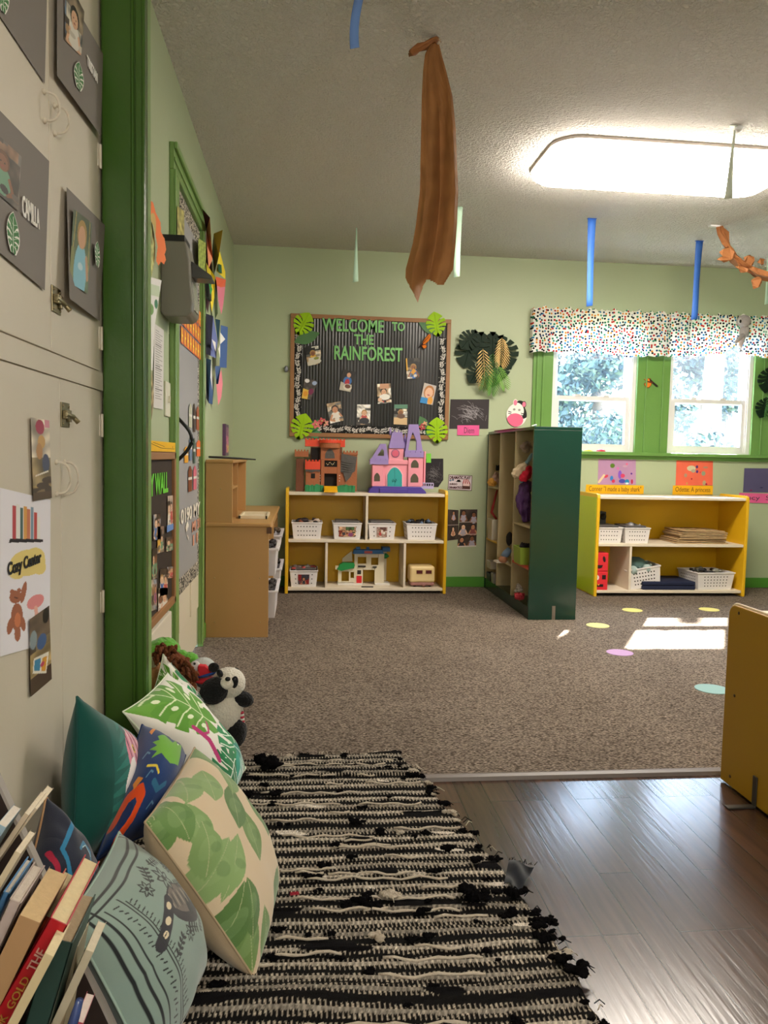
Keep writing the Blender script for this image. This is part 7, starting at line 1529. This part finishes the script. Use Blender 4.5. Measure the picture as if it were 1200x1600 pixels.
for k in range(22): x = rs.uniform(-0.25, 0.3); tuft(mbk if rs.rand() < 0.45 else mbc, x, 2.385+rs.uniform(-.015, .012)+0.02*x, rs.uniform(0.007, 0.013), 300+k, 0.010)
for (u_, v_, s_, m_) in ((420, 1198, 0.042, mbk), (905, 1522, 0.022, mbk), (610, 1405, 0.020, mbc), (560, 1413, 0.014, mbk), (740, 1405, 0.028, mbk), (800, 1400, 0.022, mbk), (590, 1470, 0.016, mbc), (852, 1470, 0.018, mbk), (880, 1505, 0.018, mbk), (700, 1330, 0.014, mbk), (745, 1350, 0.016, mbk), (625, 1305, 0.012, mbc)):
    p = az(u_, v_, 0.012); tuft(m_, p[0], p[1], s_, int(u_), 0.018)
for k in range(60):   # fringe threads at the far edge and right edge
    if k < 30: x = rs.uniform(-0.25, 0.3); y = 2.395+0.03*x; a = rs.uniform(0.8, 2.3)
    else: y = rs.uniform(0.95, 2.38); x = edge_x(y); a = rs.uniform(-0.9, 0.9)
    L = rs.uniform(0.012, 0.035); (mbc if rs.rand() < 0.6 else mbk).tube([(x, y, 0.012), (x+L*0.5*math.cos(a), y+L*0.5*math.sin(a), 0.018), (x+L*math.cos(a), y+L*math.sin(a), 0.008)], 0.0011, 5)
tag(mbc.build('cream_tufts', CRM_, t), kind='stuff'); tag(mbk.build('black_tufts', BKY, t), kind='stuff')
# frayed flap at the rug edge
cv = Cv(50, 1.0, '202228').noise(0.2, 4, 2); A_ = [az(787, 1382, 0.012), az(812, 1392, 0.005), az(835, 1352, 0.02), az(795, 1345, 0.03)]
sheet('frayed_flap', cv, A_, CLOTH, t, curl=lambda U, V: 0.008*np.sin(U*5)+0.004*np.sin(V*9+U*4))
mb = MB()
for k in range(14):
    f_ = k/13; p = A_[3]*(1-f_)+A_[2]*f_; mb.tube([p, p+np.array([0.006+0.006*math.sin(k*2), 0.012, 0.004*math.sin(k)])], 0.0008, 4)
tag(mb.build('frayed_threads', BKY, t), kind='stuff')

# ------------------------------------------------------------------ cushions
def pillow(label, cv, back, cor, T, k=0.10, seed=1, front_share=0.55, wr=0.006, welt=None, cat='pillow', pw=0.55):
    U, V_ = cv.X/cv.asp, cv.Y
    a, b = 2*U-1, 2*V_-1
    U2 = 0.5+0.5*a*(1-k*(1-b*b)); V2 = 0.5+0.5*b*(1-k*(1-a*a))
    c = [np.array(x, float) for x in cor]
    n = np.cross(c[1]-c[0], c[3]-c[0]); n /= np.linalg.norm(n)
    P = bil(c, U2, V2)
    pr = (np.clip(1-np.abs(a)**2.3, 0, 1)*np.clip(1-np.abs(b)**2.3, 0, 1))**pw
    rad = np.sin(np.arctan2(np.abs(b), np.abs(a))*9+seed)*np.clip(np.hypot(a, b)-0.55, 0, 1)*1.6*pr
    w1 = wr*(sn(U, V_, seed, 2.2)*pr+rad*0.9)
    Pf = P+n[None, None, :]*(T*front_share*pr+w1)[..., None]
    Pk = P-n[None, None, :]*(T*(1-front_share)*pr+wr*0.6*sn(U, V_, seed+4, 2)*pr)[..., None]
    ny, nx = U.shape; idx = np.arange(ny*nx).reshape(ny, nx)
    q = np.stack([idx[:-1, :-1], idx[1:, :-1], idx[1:, 1:], idx[:-1, 1:]], -1).reshape(-1, 4)
    cb = np.zeros((ny*nx, 3)); cb[:] = hx(back)
    t = thing('throw_pillow', label, cat, P.reshape(-1, 3).mean(0)*np.array([1, 1, 0])+np.array([0, 0, P[..., 2].min()]), 'cushions heaped against the cupboard')
    mesh_grid('pillow_cover', Pf, cv.a, CLOTH, parent=t, extra=(Pk.reshape(-1, 3), cb, q))
    b_ = list(range(nx)); ring = [P[0, i] for i in range(0, nx, 4)]+[P[j, -1] for j in range(0, ny, 4)]+[P[-1, i] for i in range(nx-1, -1, -4)]+[P[j, 0] for j in range(ny-1, -1, -4)]
    MB().tube(ring+[ring[0]], 0.0022, 6).build('seam_piping', M('piping_'+(welt or back), welt or back, 0.8), t)
    return t
N_ = 190
def at(u, v, Y): return ay(u, v, Y)
# teal bird pillow at the cupboard
cv = Cv(N_, 1, '1a5c54').noise(0.05, 1, 2)
rs = np.random.RandomState(3)
for k in range(9): cv.leaf(0.02+0.03*k, 0.05+0.10*k, 0.60, 0.035, -1.15+0.05*k, '27766b')
cv.rect(0, 0, 0.16, 1, '155048')
cv.ell(0.46, 0.70, 0.15, 0.24, 'd8889a', -0.2); 
for k in range(7): cv.line([(0.32+0.036*k, 0.50+0.02*k), (0.35+0.036*k, 0.68), (0.36+0.040*k, 0.92)], 0.012, 'e8d8dc' if k % 2 else '6a2a4a')
cv.ell(0.33, 0.52, 0.05, 0.17, 'efe9e4', -0.25); cv.ell(0.30, 0.38, 0.04, 0.10, '10181a', -0.3); cv.ell(0.42, 0.76, 0.02, 0.035, 'e8c040'); cv.ell(0.42, 0.76, 0.012, 0.022, '101010')
pillow('dark teal pillow with pink striped bird, nearest the cupboard door', cv, '134a44', [at(112, 1345, 1.50), at(186, 1335, 1.72), at(210, 1150, 1.92), at(120, 1088, 1.58)], 0.15, seed=2, k=0.06)
# monstera pillow: white, green and pink
def floral(seed):
    cv = Cv(230, 1, 'ece8de')
    for k in range(10): cv.line([(0.55+0.045*k, 1.0), (0.66+0.036*k, 0.72)], 0.012, 'c8558a')
    for k in range(9): cv.line([(0.78+0.025*k, 0.42), (0.98, 0.10+0.05*k)], 0.012, 'b8407a')
    cv.leaf(0.60, 1.02, 0.40, 0.09, 1.9, '5f9a34', '3f7a24')
    cv.poly([(0, 0), (0.40, 0.30), (0.42, 0.62), (0.10, 0.72), (0, 0.5)], '6aa23a')
    cv.monstera(0.44, 0.60, 0.72, 1.95, '5f9a34', 'e0ecc0', 4, 0.013, 0.4, spots='e6efcc')
    cv.monstera(0.60, 0.86, 0.66, -2.35, '1f8a50', 'e8f2e4', 4, 0.013, 0.5, spots='e8f2e4')
    cv.monstera(0.78, 0.56, 0.50, -2.9, '1f7a48', 'e8f2e4', 4, 0.012, 0.5)
    cv.leaf(0.22, 0.86, 0.34, 0.085, -1.2, '2f8a58', '1f6a40'); cv.leaf(0.10, 1.0, 0.30, 0.06, -1.5, '1f7a70', '14605a'); cv.leaf(0.98, 0.45, 0.42, 0.10, 0.5, '2aa088', 'e8f2ee'); cv.leaf(0.9, 0.9, 0.3, 0.07, 2.4, '1f8a7a', 'e8f2ee')
    for k in range(5): cv.line([(0.80+0.03*k, 0.92), (0.92+0.02*k, 0.5)], 0.008, 'e8f2ee')
    cv.line([(0.36, 0.30), (0.50, 0.34), (0.66, 0.30)], 0.05, 'c2397a'); cv.line([(0.40, 0.52), (0.46, 0.40), (0.44, 0.34)], 0.02, 'c2397a')
    return cv.noise(0.03, 1, seed)
pillow('white pillow with lime and emerald monstera leaves and pink sprigs, against the green post', floral(1), 'dfe8d0', [at(192, 1112, 1.93), at(345, 1290, 2.02), at(384, 1200, 2.24), at(262, 1052, 2.22)], 0.14, seed=5, k=0.05)
pillow('smaller tropical leaf pillow tucked behind the monstera pillow by the lion plush', floral(2), 'dfe8d0', [at(236, 1090, 2.28), at(312, 1140, 2.32), at(322, 1095, 2.36), at(255, 1022, 2.32)], 0.10, seed=8, k=0.05)
# blue dinosaur pillow
cv = Cv(N_, 1, '1f3a6c').noise(0.05, 1, 7)
DG = [(0.60, 0.95), (0.46, 0.88), (0.50, 0.82), (0.40, 0.80), (0.48, 0.74), (0.38, 0.70), (0.50, 0.66), (0.44, 0.58), (0.58, 0.62), (0.66, 0.56), (0.80, 0.50), (0.98, 0.52), (0.98, 0.95), (0.86, 0.86), (0.84, 0.98), (0.76, 0.84)]
cv.poly([(x-0.20, (y-0.7)*0.82+0.66) for x, y in DG], '6cab34'); cv.ell(0.68, 0.80, 0.018, 0.018, 'e8f0d8')
cv.line([(0.04, 0.18), (0.10, 0.30), (0.22, 0.32), (0.30, 0.24), (0.28, 0.12), (0.18, 0.04)], 0.09, 'e2501e'); cv.ell(0.16, 0.17, 0.07, 0.08, '1a2f5e'); cv.line([(0.22, 0.50), (0.36, 0.47), (0.44, 0.40)], 0.022, 'e0c840')
cv.poly([(0.10, 0.40), (0.14, 0.34), (0.22, 0.40), (0.14, 0.44)], 'e28a2c'); cv.poly([(0.16, 0.84), (0.22, 0.93), (0.26, 0.99), (0.19, 0.96), (0.12, 0.88)], 'e28a2c'); cv.line([(0.40, 0.34), (0.52, 0.26), (0.62, 0.30)], 0.05, '2f6a8a')
for p in ((0.16, 0.62), (0.50, 0.16), (0.8, 0.3), (0.42, 0.97), (0.30, 0.42)): cv.line([(p[0]-0.04, p[1]-0.02), (p[0], p[1]+0.02), (p[0]+0.04, p[1])], 0.015, '5f8aa8')
pillow('royal blue pillow with a green dinosaur and an orange dinosaur', cv, '1c3566', [at(150, 1345, 1.50), at(262, 1290, 1.62), at(290, 1180, 1.86), at(222, 1132, 1.80)], 0.17, seed=11, k=0.05)
# navy small pillow
cv = Cv(N_, 1, '252a3a').noise(0.08, 2, 9)
cv.line([(0.25, 0.80), (0.18, 0.40), (0.50, 0.12)], 0.05, '2f7ea8'); cv.line([(0.25, 0.80), (0.30, 0.92)], 0.05, '2f7ea8'); cv.line([(0.40, 0.55), (0.44, 0.70), (0.55, 0.66), (0.62, 0.50), (0.75, 0.52), (0.86, 0.30)], 0.035, '3a7ca0'); cv.line([(0.43, 0.60), (0.47, 0.68), (0.58, 0.60)], 0.012, 'b8d0d8'); cv.line([(0.08, 0.32), (0.35, 0.06)], 0.06, 'a82440')
pillow('small navy pillow with blue and red line drawing, behind the book rack', cv, '1c2030', [at(38, 1385, 1.20), at(122, 1455, 1.22), at(150, 1375, 1.38), at(72, 1245, 1.34)], 0.10, seed=13, k=0.05, welt='b08a64')
# mint sloth pillow
cv = Cv(260, 1, '84988e').noise(0.05, 1, 4); K = '1c2022'
for o_ in (0.035, 0.075): cv.line([(o_, 0), (o_, 1)], 0.012, K); cv.line([(0, 1-o_), (1, 1-o_)], 0.012, K); cv.line([(0, o_), (1, o_)], 0.012, K); cv.line([(1-o_, 0), (1-o_, 1)], 0.012, K)
SQ = 0.70
def mx_(p): return (p[0]*SQ+0.02, p[1])
def me(x, y, rx, ry, c, r=0, al=1): cv.ell(x*SQ+0.02, y, rx*0.95, ry, c, r, al)
def ml(P, w_, c): cv.line([mx_(p) for p in P], w_, c)
me(0.62, 0.60, 0.14, 0.22, '2c2830', -0.5); me(0.57, 0.60, 0.10, 0.16, '6a6058', -0.5); me(0.72, 0.70, 0.09, 0.12, '1c1a20')
for k in range(9): me(0.49+0.018*k, 0.47+0.033*k, 0.055, 0.008, '2a2a2c' if k % 2 else '9a9082', -0.3)
ml([(0.46, 0.44), (0.62, 0.20)], 0.085, '24222c'); me(0.48, 0.41, 0.022, 0.03, 'd8c8a8'); me(0.545, 0.32, 0.022, 0.03, 'd8c8a8'); me(0.60, 0.25, 0.02, 0.024, 'd8c8a8')
def blossom(x, y, r_):
    x, y = mx_((x, y))
    for k in range(7): cv.leaf(x, y, r_, r_*0.24, k*6.283/7, K)
    for k in range(7): cv.leaf(x, y, r_*0.8, r_*0.12, k*6.283/7, '84988e')
    cv.ell(x, y, r_*0.25, None, K)
blossom(0.34, 0.60, 0.095); blossom(0.24, 0.38, 0.06); blossom(0.36, 0.80, 0.055); blossom(0.80, 0.45, 0.06)
for (x, y, a) in ((0.20, 0.50, 0.5), (0.20, 0.68, -0.3), (0.46, 0.88, -0.2), (0.28, 0.90, 0.5), (0.80, 0.5, -0.6), (0.78, 0.3, 0.3), (0.90, 0.65, 0.2), (0.50, 0.72, -0.4), (0.88, 0.85, 0.7)):
    x, y = mx_((x, y)); cv.line(rot2([(0, -0.06), (0, 0.08)], a, x, y), 0.009, K)
    for k in range(4):
        for sg in (-1, 1): q = rot2([(0, -0.05+0.035*k)], a, x, y)[0]; cv.leaf(q[0], q[1], 0.042, 0.010, a+sg*0.9, K)
for k in range(26): cv.line([(0.12+0.03*k, 0.145+0.008*(k % 3)), (0.13+0.03*k, 0.175-0.01*(k % 2))], 0.008, K); cv.line([(0.16+0.028*k, 0.235), (0.155+0.028*k, 0.260+0.012*(k % 2))], 0.007, K)
cv.line([(0.1, 0.205), (0.95, 0.205)], 0.007, K); cv.line([(0.14, 0.225), (0.95, 0.225)], 0.006, K); cv.line([(0.1, 0.11), (0.95, 0.11)], 0.008, K)
pillow('mint green pillow with black folk flowers and a dark furry animal, lowest in front', cv, '3a4440', [at(106, 1436, 1.03), at(238, 1690, 1.05), at(322, 1500, 1.42), at(186, 1300, 1.48)], 0.13, seed=17, k=0.05, front_share=0.6, welt='9db5a8')
# big leaf pillow in front
cv = Cv(230, 1, 'd2bd9e').noise(0.04, 1, 6)
rl = np.random.RandomState(14); G5 = ['6f8c50', '78955a', '5f8048', '688a4e', '7f9c62', '86a268', '5a7a44']
for k in range(34):
    gx, gy = (k % 6)/5.2+rl.uniform(-.07, .07), (k//6)/5.0+rl.uniform(-.06, .06); a = rl.uniform(-0.5, 0.5)+(2.3 if k % 2 else -0.7); L = rl.uniform(0.26, 0.40); W = L*rl.uniform(0.24, 0.32)
    if k in (8, 15, 21, 27, 4): continue
    cv.leaf(gx, gy, L, W, a, G5[k % 7], 'b0b388', 0.003); q = rot2([(0, L*0.5)], a, gx, gy)[0]; cv.ell(q[0], q[1], L*0.22, W*0.5, '94ae78', a+0.9, 0.30); cv.ell(q[0]+0.03, q[1]-0.03, L*0.12, W*0.3, '4f7040', a, 0.25)
pillow('large cream pillow with watercolour green leaves, propped in front on the rug', cv, 'b09a7c', [at(398, 1530, 1.36), at(430, 1372, 1.72), at(304, 1168, 1.80), at(226, 1285, 1.40)], 0.19, seed=23, k=0.04, front_share=0.45, pw=0.5)

# ------------------------------------------------------------------ plush toys
FUR_W = M('cream_plush_fur', 'ddd6c6', 0.98, 1.0, 160, sheen=0.4, var=0.08, vscale=80, bdist=0.006); FUR_K = M('black_plush_fur', '0f0e10', 0.98, 1.0, 160, sheen=0.1, bdist=0.006)
t = thing('panda_plush', 'black and white panda plush sitting on the carpet beside the cushions', 'plush toy', at(360, 1172, 2.42))
Yp = 2.40
def fb(nm, u, v, r, m, dy=0.0, rot=None, rough=0.035, nu=44, nv=30, seed=1, par=None): return MB().ball(at(u, v, Yp+dy), r, rot=rot, nu=nu, nv=nv, rough=rough, seed=seed).build(nm, m, par or t)
from mathutils import Euler
fb('body', 346, 1112, (0.066, 0.060, 0.076), FUR_W, 0.0, Euler((0, 0.5, 0)))
hd = fb('head', 357, 1067, (0.052, 0.048, 0.048), FUR_W, -0.01)
fb('muzzle', 354, 1068, (0.022, 0.02, 0.018), FUR_W, -0.055, par=hd); fb('nose', 356, 1061, (0.0085, 0.006, 0.007), BLACK, -0.075, rough=0, nu=16, nv=10, par=hd)
fb('eye_patch', 366.5, 1066, (0.011, 0.008, 0.019), FUR_K, -0.052, Euler((0, 0.15, 0)), rough=0.02, par=hd); fb('eye_patch', 343.5, 1052, (0.009, 0.008, 0.013), FUR_K, -0.05, Euler((0, -0.5, 0)), rough=0.02, par=hd)
fb('eye', 367, 1062, (0.004, 0.003, 0.005), M('plush_eye', '303038', 0.1), -0.060, rough=0, nu=12, nv=8, par=hd); fb('eye', 344.5, 1051, (0.004, 0.003, 0.004), MATS['plush_eye'], -0.058, rough=0, nu=12, nv=8, par=hd)
fb('ear', 334, 1043, (0.017, 0.010, 0.015), FUR_K, 0.0, par=hd); fb('ear', 368, 1048, (0.012, 0.010, 0.010), FUR_K, 0.045, par=hd)
fb('arm', 335, 1079, (0.046, 0.036, 0.040), FUR_K, -0.045, Euler((0, -0.6, 0))); fb('arm', 379, 1092, (0.035, 0.026, 0.024), FUR_K, -0.01, Euler((0, 0.3, 0)))
fb('leg', 368, 1146, (0.034, 0.034, 0.048), FUR_K, -0.02, Euler((0, 0.25, 0))); fb('leg', 330, 1150, (0.034, 0.034, 0.044), FUR_K, 0.0)
mb = MB()
for k in range(6): mb.tube([at(377.5+0.3*k, 1112+3.4*k, Yp-0.02), at(378+0.3*k, 1115+3.4*k, Yp-0.02)], 0.007, 8, m=k % 2)
mb.build('ribbon', [M('ribbon_red', 'b0243a', 0.5), M('ribbon_white', 'e8e0d8', 0.5)], t)
t = thing('lion_plush', 'lion plush with shaggy brown mane half buried behind the tropical pillow', 'plush toy', at(250, 1080, 2.36))
MANE = M('brown_mane_fur', '6e3a1c', 0.95, 1.0, 120, var=0.3, vscale=50, bdist=0.008)
mb = MB(); rs = np.random.RandomState(2)
for k in range(110):
    f_ = rs.uniform(0, 1); u0 = np.interp(f_, [0, 0.3, 0.6, 1], [243, 262, 285, 303]); v0 = np.interp(f_, [0, 0.3, 0.6, 1], [1022, 1018, 1036, 1062]); p = at(u0+rs.normal(0, 4), v0+rs.normal(0, 5), 2.36+rs.normal(0, 0.02))
    d = np.array([rs.normal(0.2, .5), rs.normal(-0.3, .4), rs.normal(-0.1, .6)]); d /= np.linalg.norm(d); mb.tube([p, p+d*0.012, p+d*0.022+np.array([0, 0, -0.006])], [0.007, 0.006, 0.001], 6)
mb.tube([at(243, 1026, 2.38), at(262, 1022, 2.38), at(285, 1040, 2.38), at(303, 1066, 2.38)], [0.018, 0.024, 0.026, 0.016], 10)
mb.build('mane', MANE, t); TAN = M('tan_plush_fur', 'c08a5c', 0.95, 0.8, 140, bdist=0.005)
MB().ball(at(243, 1062, 2.42), (0.055, 0.045, 0.06), nu=24, nv=16, rough=0.03).build('head', TAN, t); MB().ball(at(239, 1032, 2.36), (0.020, 0.014, 0.022), nu=16, nv=12, rough=0.03).build('ear', M('pale_plush', 'd8c4ac', 0.95, 0.5, 120), t); MB().ball(at(297, 1078, 2.36), (0.02, 0.02, 0.024), nu=16, nv=12, rough=0.03).build('paw', TAN, t)
t = thing('green_plush', 'lime green plush heaped against the wall behind the lion', 'plush toy', at(250, 1040, 2.62)); LG = M('lime_plush_fur', '62ac34', 0.95, 0.9, 120, sheen=0.3, bdist=0.005)
MB().ball(at(256, 1016, 2.56), (0.052, 0.05, 0.042), nu=30, nv=20, rough=0.05).build('body', LG, t); MB().ball(at(240, 1030, 2.56), (0.04, 0.05, 0.04), nu=24, nv=16, rough=0.05).build('foot', LG, t)
t = thing('frog_plush', 'second lime plush behind the parrot, with dark folds', 'plush toy', at(292, 1050, 2.60)); mb = MB()
for (u_, v_, r_) in ((284, 1024, 0.022), (296, 1030, 0.028), (306, 1040, 0.03), (290, 1036, 0.026)): mb.ball(at(u_, v_, 2.55), (r_, r_, r_*0.8), nu=20, nv=14, rough=0.10, seed=u_)
mb.build('body', LG, t)
t = thing('parrot_plush', 'white faced parrot plush with red and blue beak between lion and panda', 'plush toy', at(318, 1080, 2.46)); Yq = 2.46
MB().ball(at(318, 1045, Yq), (0.040, 0.036, 0.036), nu=26, nv=18, rough=0.02).build('head', M('grey_white_plush', 'b8bcb8', 0.95, 0.6, 120), t)
MB().ball(at(305, 1041, Yq-0.03), (0.016, 0.010, 0.018), nu=16, nv=12).build('eye_patch', M('plush_white', 'd8d4d2'), t); MB().ball(at(304, 1037, Yq-0.041), 0.004, nu=10, nv=8).build('eye', BLACK, t)
MB().prism([YF(Yq-0.02).px(*q) for q in ((311, 1036), (322, 1037), (331, 1045), (332, 1053), (311, 1053))], YF(Yq-0.02), 0, 0.03).build('beak', M('red_felt', 'c82a34', 0.9), t, bevel=0.004)
MB().tube([at(306, 1058, Yq-0.04), at(320, 1056, Yq-0.05), at(334, 1052, Yq-0.05), at(341, 1046, Yq-0.04), at(336, 1041, Yq-0.04), at(328, 1046, Yq-0.04)], 0.0045, 8).build('beak_edge', M('blue_felt', '2a4a90', 0.9), t)
MB().ball(at(320, 1062, Yq-0.01), (0.036, 0.03, 0.012), nu=18, nv=10).build('wing', M('red_felt', 'c82a34'), t); MB().ball(at(326, 1066, Yq), (0.04, 0.03, 0.022), nu=18, nv=12, rough=0.05).build('body', M('blue_grey_plush', '5a6270', 0.95, 0.6, 120), t)

# ------------------------------------------------------------------ book rack and books, lower left
t = thing('book_rack', 'dark brown sloping book rack with pale edge banding against the cupboard', 'book rack', (-0.4, 0.9, 0.0))
RK = M('dark_brown_laminate', '2e2420', 0.45); RE = M('grey_edge_band', 'a39c94', 0.5)
Yk = 1.04; KR_ = YF(Yk)
e0 = KR_.px(-20, 1195); e1 = KR_.px(172, 1604); sl = (e1[1]-e0[1])/(e1[0]-e0[0]); xb_ = e1[0]-(e1[1]-0.0)/sl
def rackside(Y, par):
    P = [(XC+0.004, 0), (xb_, 0.0), (e0[0], e0[1]), (XC+0.004, e0[1]+0.02)]
    MB().prism(P, YF(Y), 0, -0.012).build('side_panel', RK, par)
    L = math.hypot(xb_-e0[0], e0[1]); dx, dz = (xb_-e0[0])/L, -e0[1]/L
    MB().prism([(e0[0], e0[1]), (xb_, 0), (xb_+0.0035, 0), (e0[0]+0.0035, e0[1]+0.0025)], YF(Y), 0.001, -0.013).build('edge_band', RE, par)
rackside(Yk, t)
ZB = 0.20
MB().box(XC+0.006, -0.33, 0.60, Yk-0.001, ZB-0.012, ZB).build('shelf_board', RK, t)
MB().box(XC+0.006, XC+0.014, 0.60, Yk-0.001, ZB, 0.50).build('back_panel', RK, t)
PG = M('page_edges', 'd8c8a0', 0.8, 0.9, 60, var=0.15, vscale=300, stretch=(1, 0.02, 1), bdist=0.001)
def book(label, u, v, Y, L, W, T, tilt, col, pages='d8c8a0', yaw=0.0, spine_text=None, group='books leaning in the rack', kind='hard', lab=None, name='book'):
    """u,v,Y: pixel of the spine head centre; book leans by tilt to the right, spine to the viewer"""
    t = thing(name, label, 'book', (0, 0, 0), group)
    Lx = np.array([math.sin(tilt), 0, math.cos(tilt)]); Tx = np.array([math.cos(tilt), 0, -math.sin(tilt)]); Wx = np.array([0, 1.0, 0])
    c, s_ = math.cos(yaw), math.sin(yaw); Wx = c*Wx+s_*Tx; Tx = np.cross(Wx, Lx); Tx = Tx if Tx[0] > 0 else -Tx
    top = at(u, v, Y); o_ = top-Lx*L
    t.location = [float(x) for x in o_]
    def bx(mb, t0, t1, w0, w1, l0, l1, m=0):
        vs = [o_+Tx*a+Wx*b+Lx*c_ for c_ in (l0, l1) for b in (w0, w1) for a in (t0, t1)]
        mb.add(vs, [(0, 2, 3, 1), (4, 5, 7, 6), (0, 1, 5, 4), (2, 6, 7, 3), (0, 4, 6, 2), (1, 3, 7, 5)], m)
    h = T/2; cw = 0.0018 if kind == 'hard' else 0.0006; cm = M('cover_'+col, col, 0.35, spec=0.5)
    mb = MB(); bx(mb, -h, -h+cw, 0, W, 0, L); bx(mb, h-cw, h, 0, W, 0, L); bx(mb, -h, h, 0, cw, 0, L); mb.build('book_cover', cm, t, bevel=0.0004)
    mb = MB(); bx(mb, -h+cw, h-cw, cw, W-0.003, 0.002, L-(0.003 if kind == 'hard' else 0.0004)); mb.build('pages', M('pages_'+pages, pages, 0.8, 0.5, 200, var=0.12, vscale=120), t)
    if spine_text:
        fr = Fr(o_, Lx, -Tx, -Wx)  # reads along the spine
        for s, f0, f1, hh, colr in spine_text: text_obj(s, 'spine_lettering', fr, L*f0, L*f1, -h*hh, h*hh, 0.0006, M('foil_'+colr, colr, 0.4), t, bold=0.01)
    return t
TL = math.radians(29)
book('thick red hardback with gold lettering leaning out furthest in front of the navy pillow', 92, 1440, 0.84, 0.22, 0.135, 0.021, TL, 'a80f1c', 'd6c49a', spine_text=[('THE', 0.72, 0.84, 0.5, 'c89a8a'), ('GOLD', 0.50, 0.68, 0.4, 'b8843a'), ('BOOK', 0.30, 0.46, 0.4, 'b8843a')])
book('orange red book behind the thick red hardback', 71, 1432, 0.90, 0.22, 0.10, 0.016, TL, 'b84422', 'c8b890')
book('tan paperback with cream edge left of the red hardback', 47, 1436, 0.84, 0.20, 0.10, 0.024, math.radians(25), 'a8845c', 'c8ac80', kind='soft')
book('pale pink grey rounded book beside the tan paperback', 24, 1408, 0.86, 0.20, 0.08, 0.014, math.radians(24), 'b0a098', 'c8bcae')
book('thin book with blue cover just behind the pale rounded book', 10, 1395, 0.90, 0.20, 0.08, 0.008, math.radians(24), '4f86b8', 'd0c8b8')
book('fanned cream paperback, topmost at the rack edge by the navy pillow', 54, 1262, 0.92, 0.24, 0.06, 0.008, math.radians(36), 'c8baa0', 'd8ccb4', kind='soft')
book('second fanned cream paperback under the topmost one', 42, 1272, 0.90, 0.24, 0.06, 0.006, math.radians(33), 'b8a890', 'd8ccb4', kind='soft')
book('small cream booklet below the fanned paperbacks', 28, 1332, 0.86, 0.20, 0.05, 0.007, math.radians(30), 'c4b698', 'd8ccb4', kind='soft')
book('light blue booklet at the picture edge', 3, 1290, 0.88, 0.18, 0.05, 0.010, math.radians(30), '8fa8b4', 'd8d0c4', kind='soft')
book('cream page block book right of the red hardback', 77, 1492, 0.80, 0.20, 0.06, 0.010, math.radians(27), 'c9b78e', 'd8c8a0', kind='soft')
book('dark green hardback between the cream books', 96, 1470, 0.88, 0.22, 0.10, 0.026, math.radians(16), '2c463e', 'a89878')
book('cream paperback with open pages beside the dark green hardback', 140, 1486, 0.90, 0.22, 0.06, 0.010, math.radians(24), 'c2b69a', 'd4cab0', kind='soft')
book('thin cream booklet behind the open paged paperback', 118, 1478, 0.94, 0.20, 0.05, 0.006, math.radians(10), 'b8a888', 'd4cab0', kind='soft')
tag(MB().tube([at(125, 1562, 0.84), at(118, 1585, 0.84), at(106, 1625, 0.83)], [0.004, 0.0055, 0.006], 10).build('marker_pen', M('navy_plastic_gloss', '3a4a78', 0.15)), 'navy marker pen poking up at the bottom beside the cream paperback', 'pen')
book('small pink booklet at the bottom beside the marker pen', 124, 1597, 0.88, 0.12, 0.05, 0.010, math.radians(20), 'b04a5a', 'd8c8c0', kind='soft')
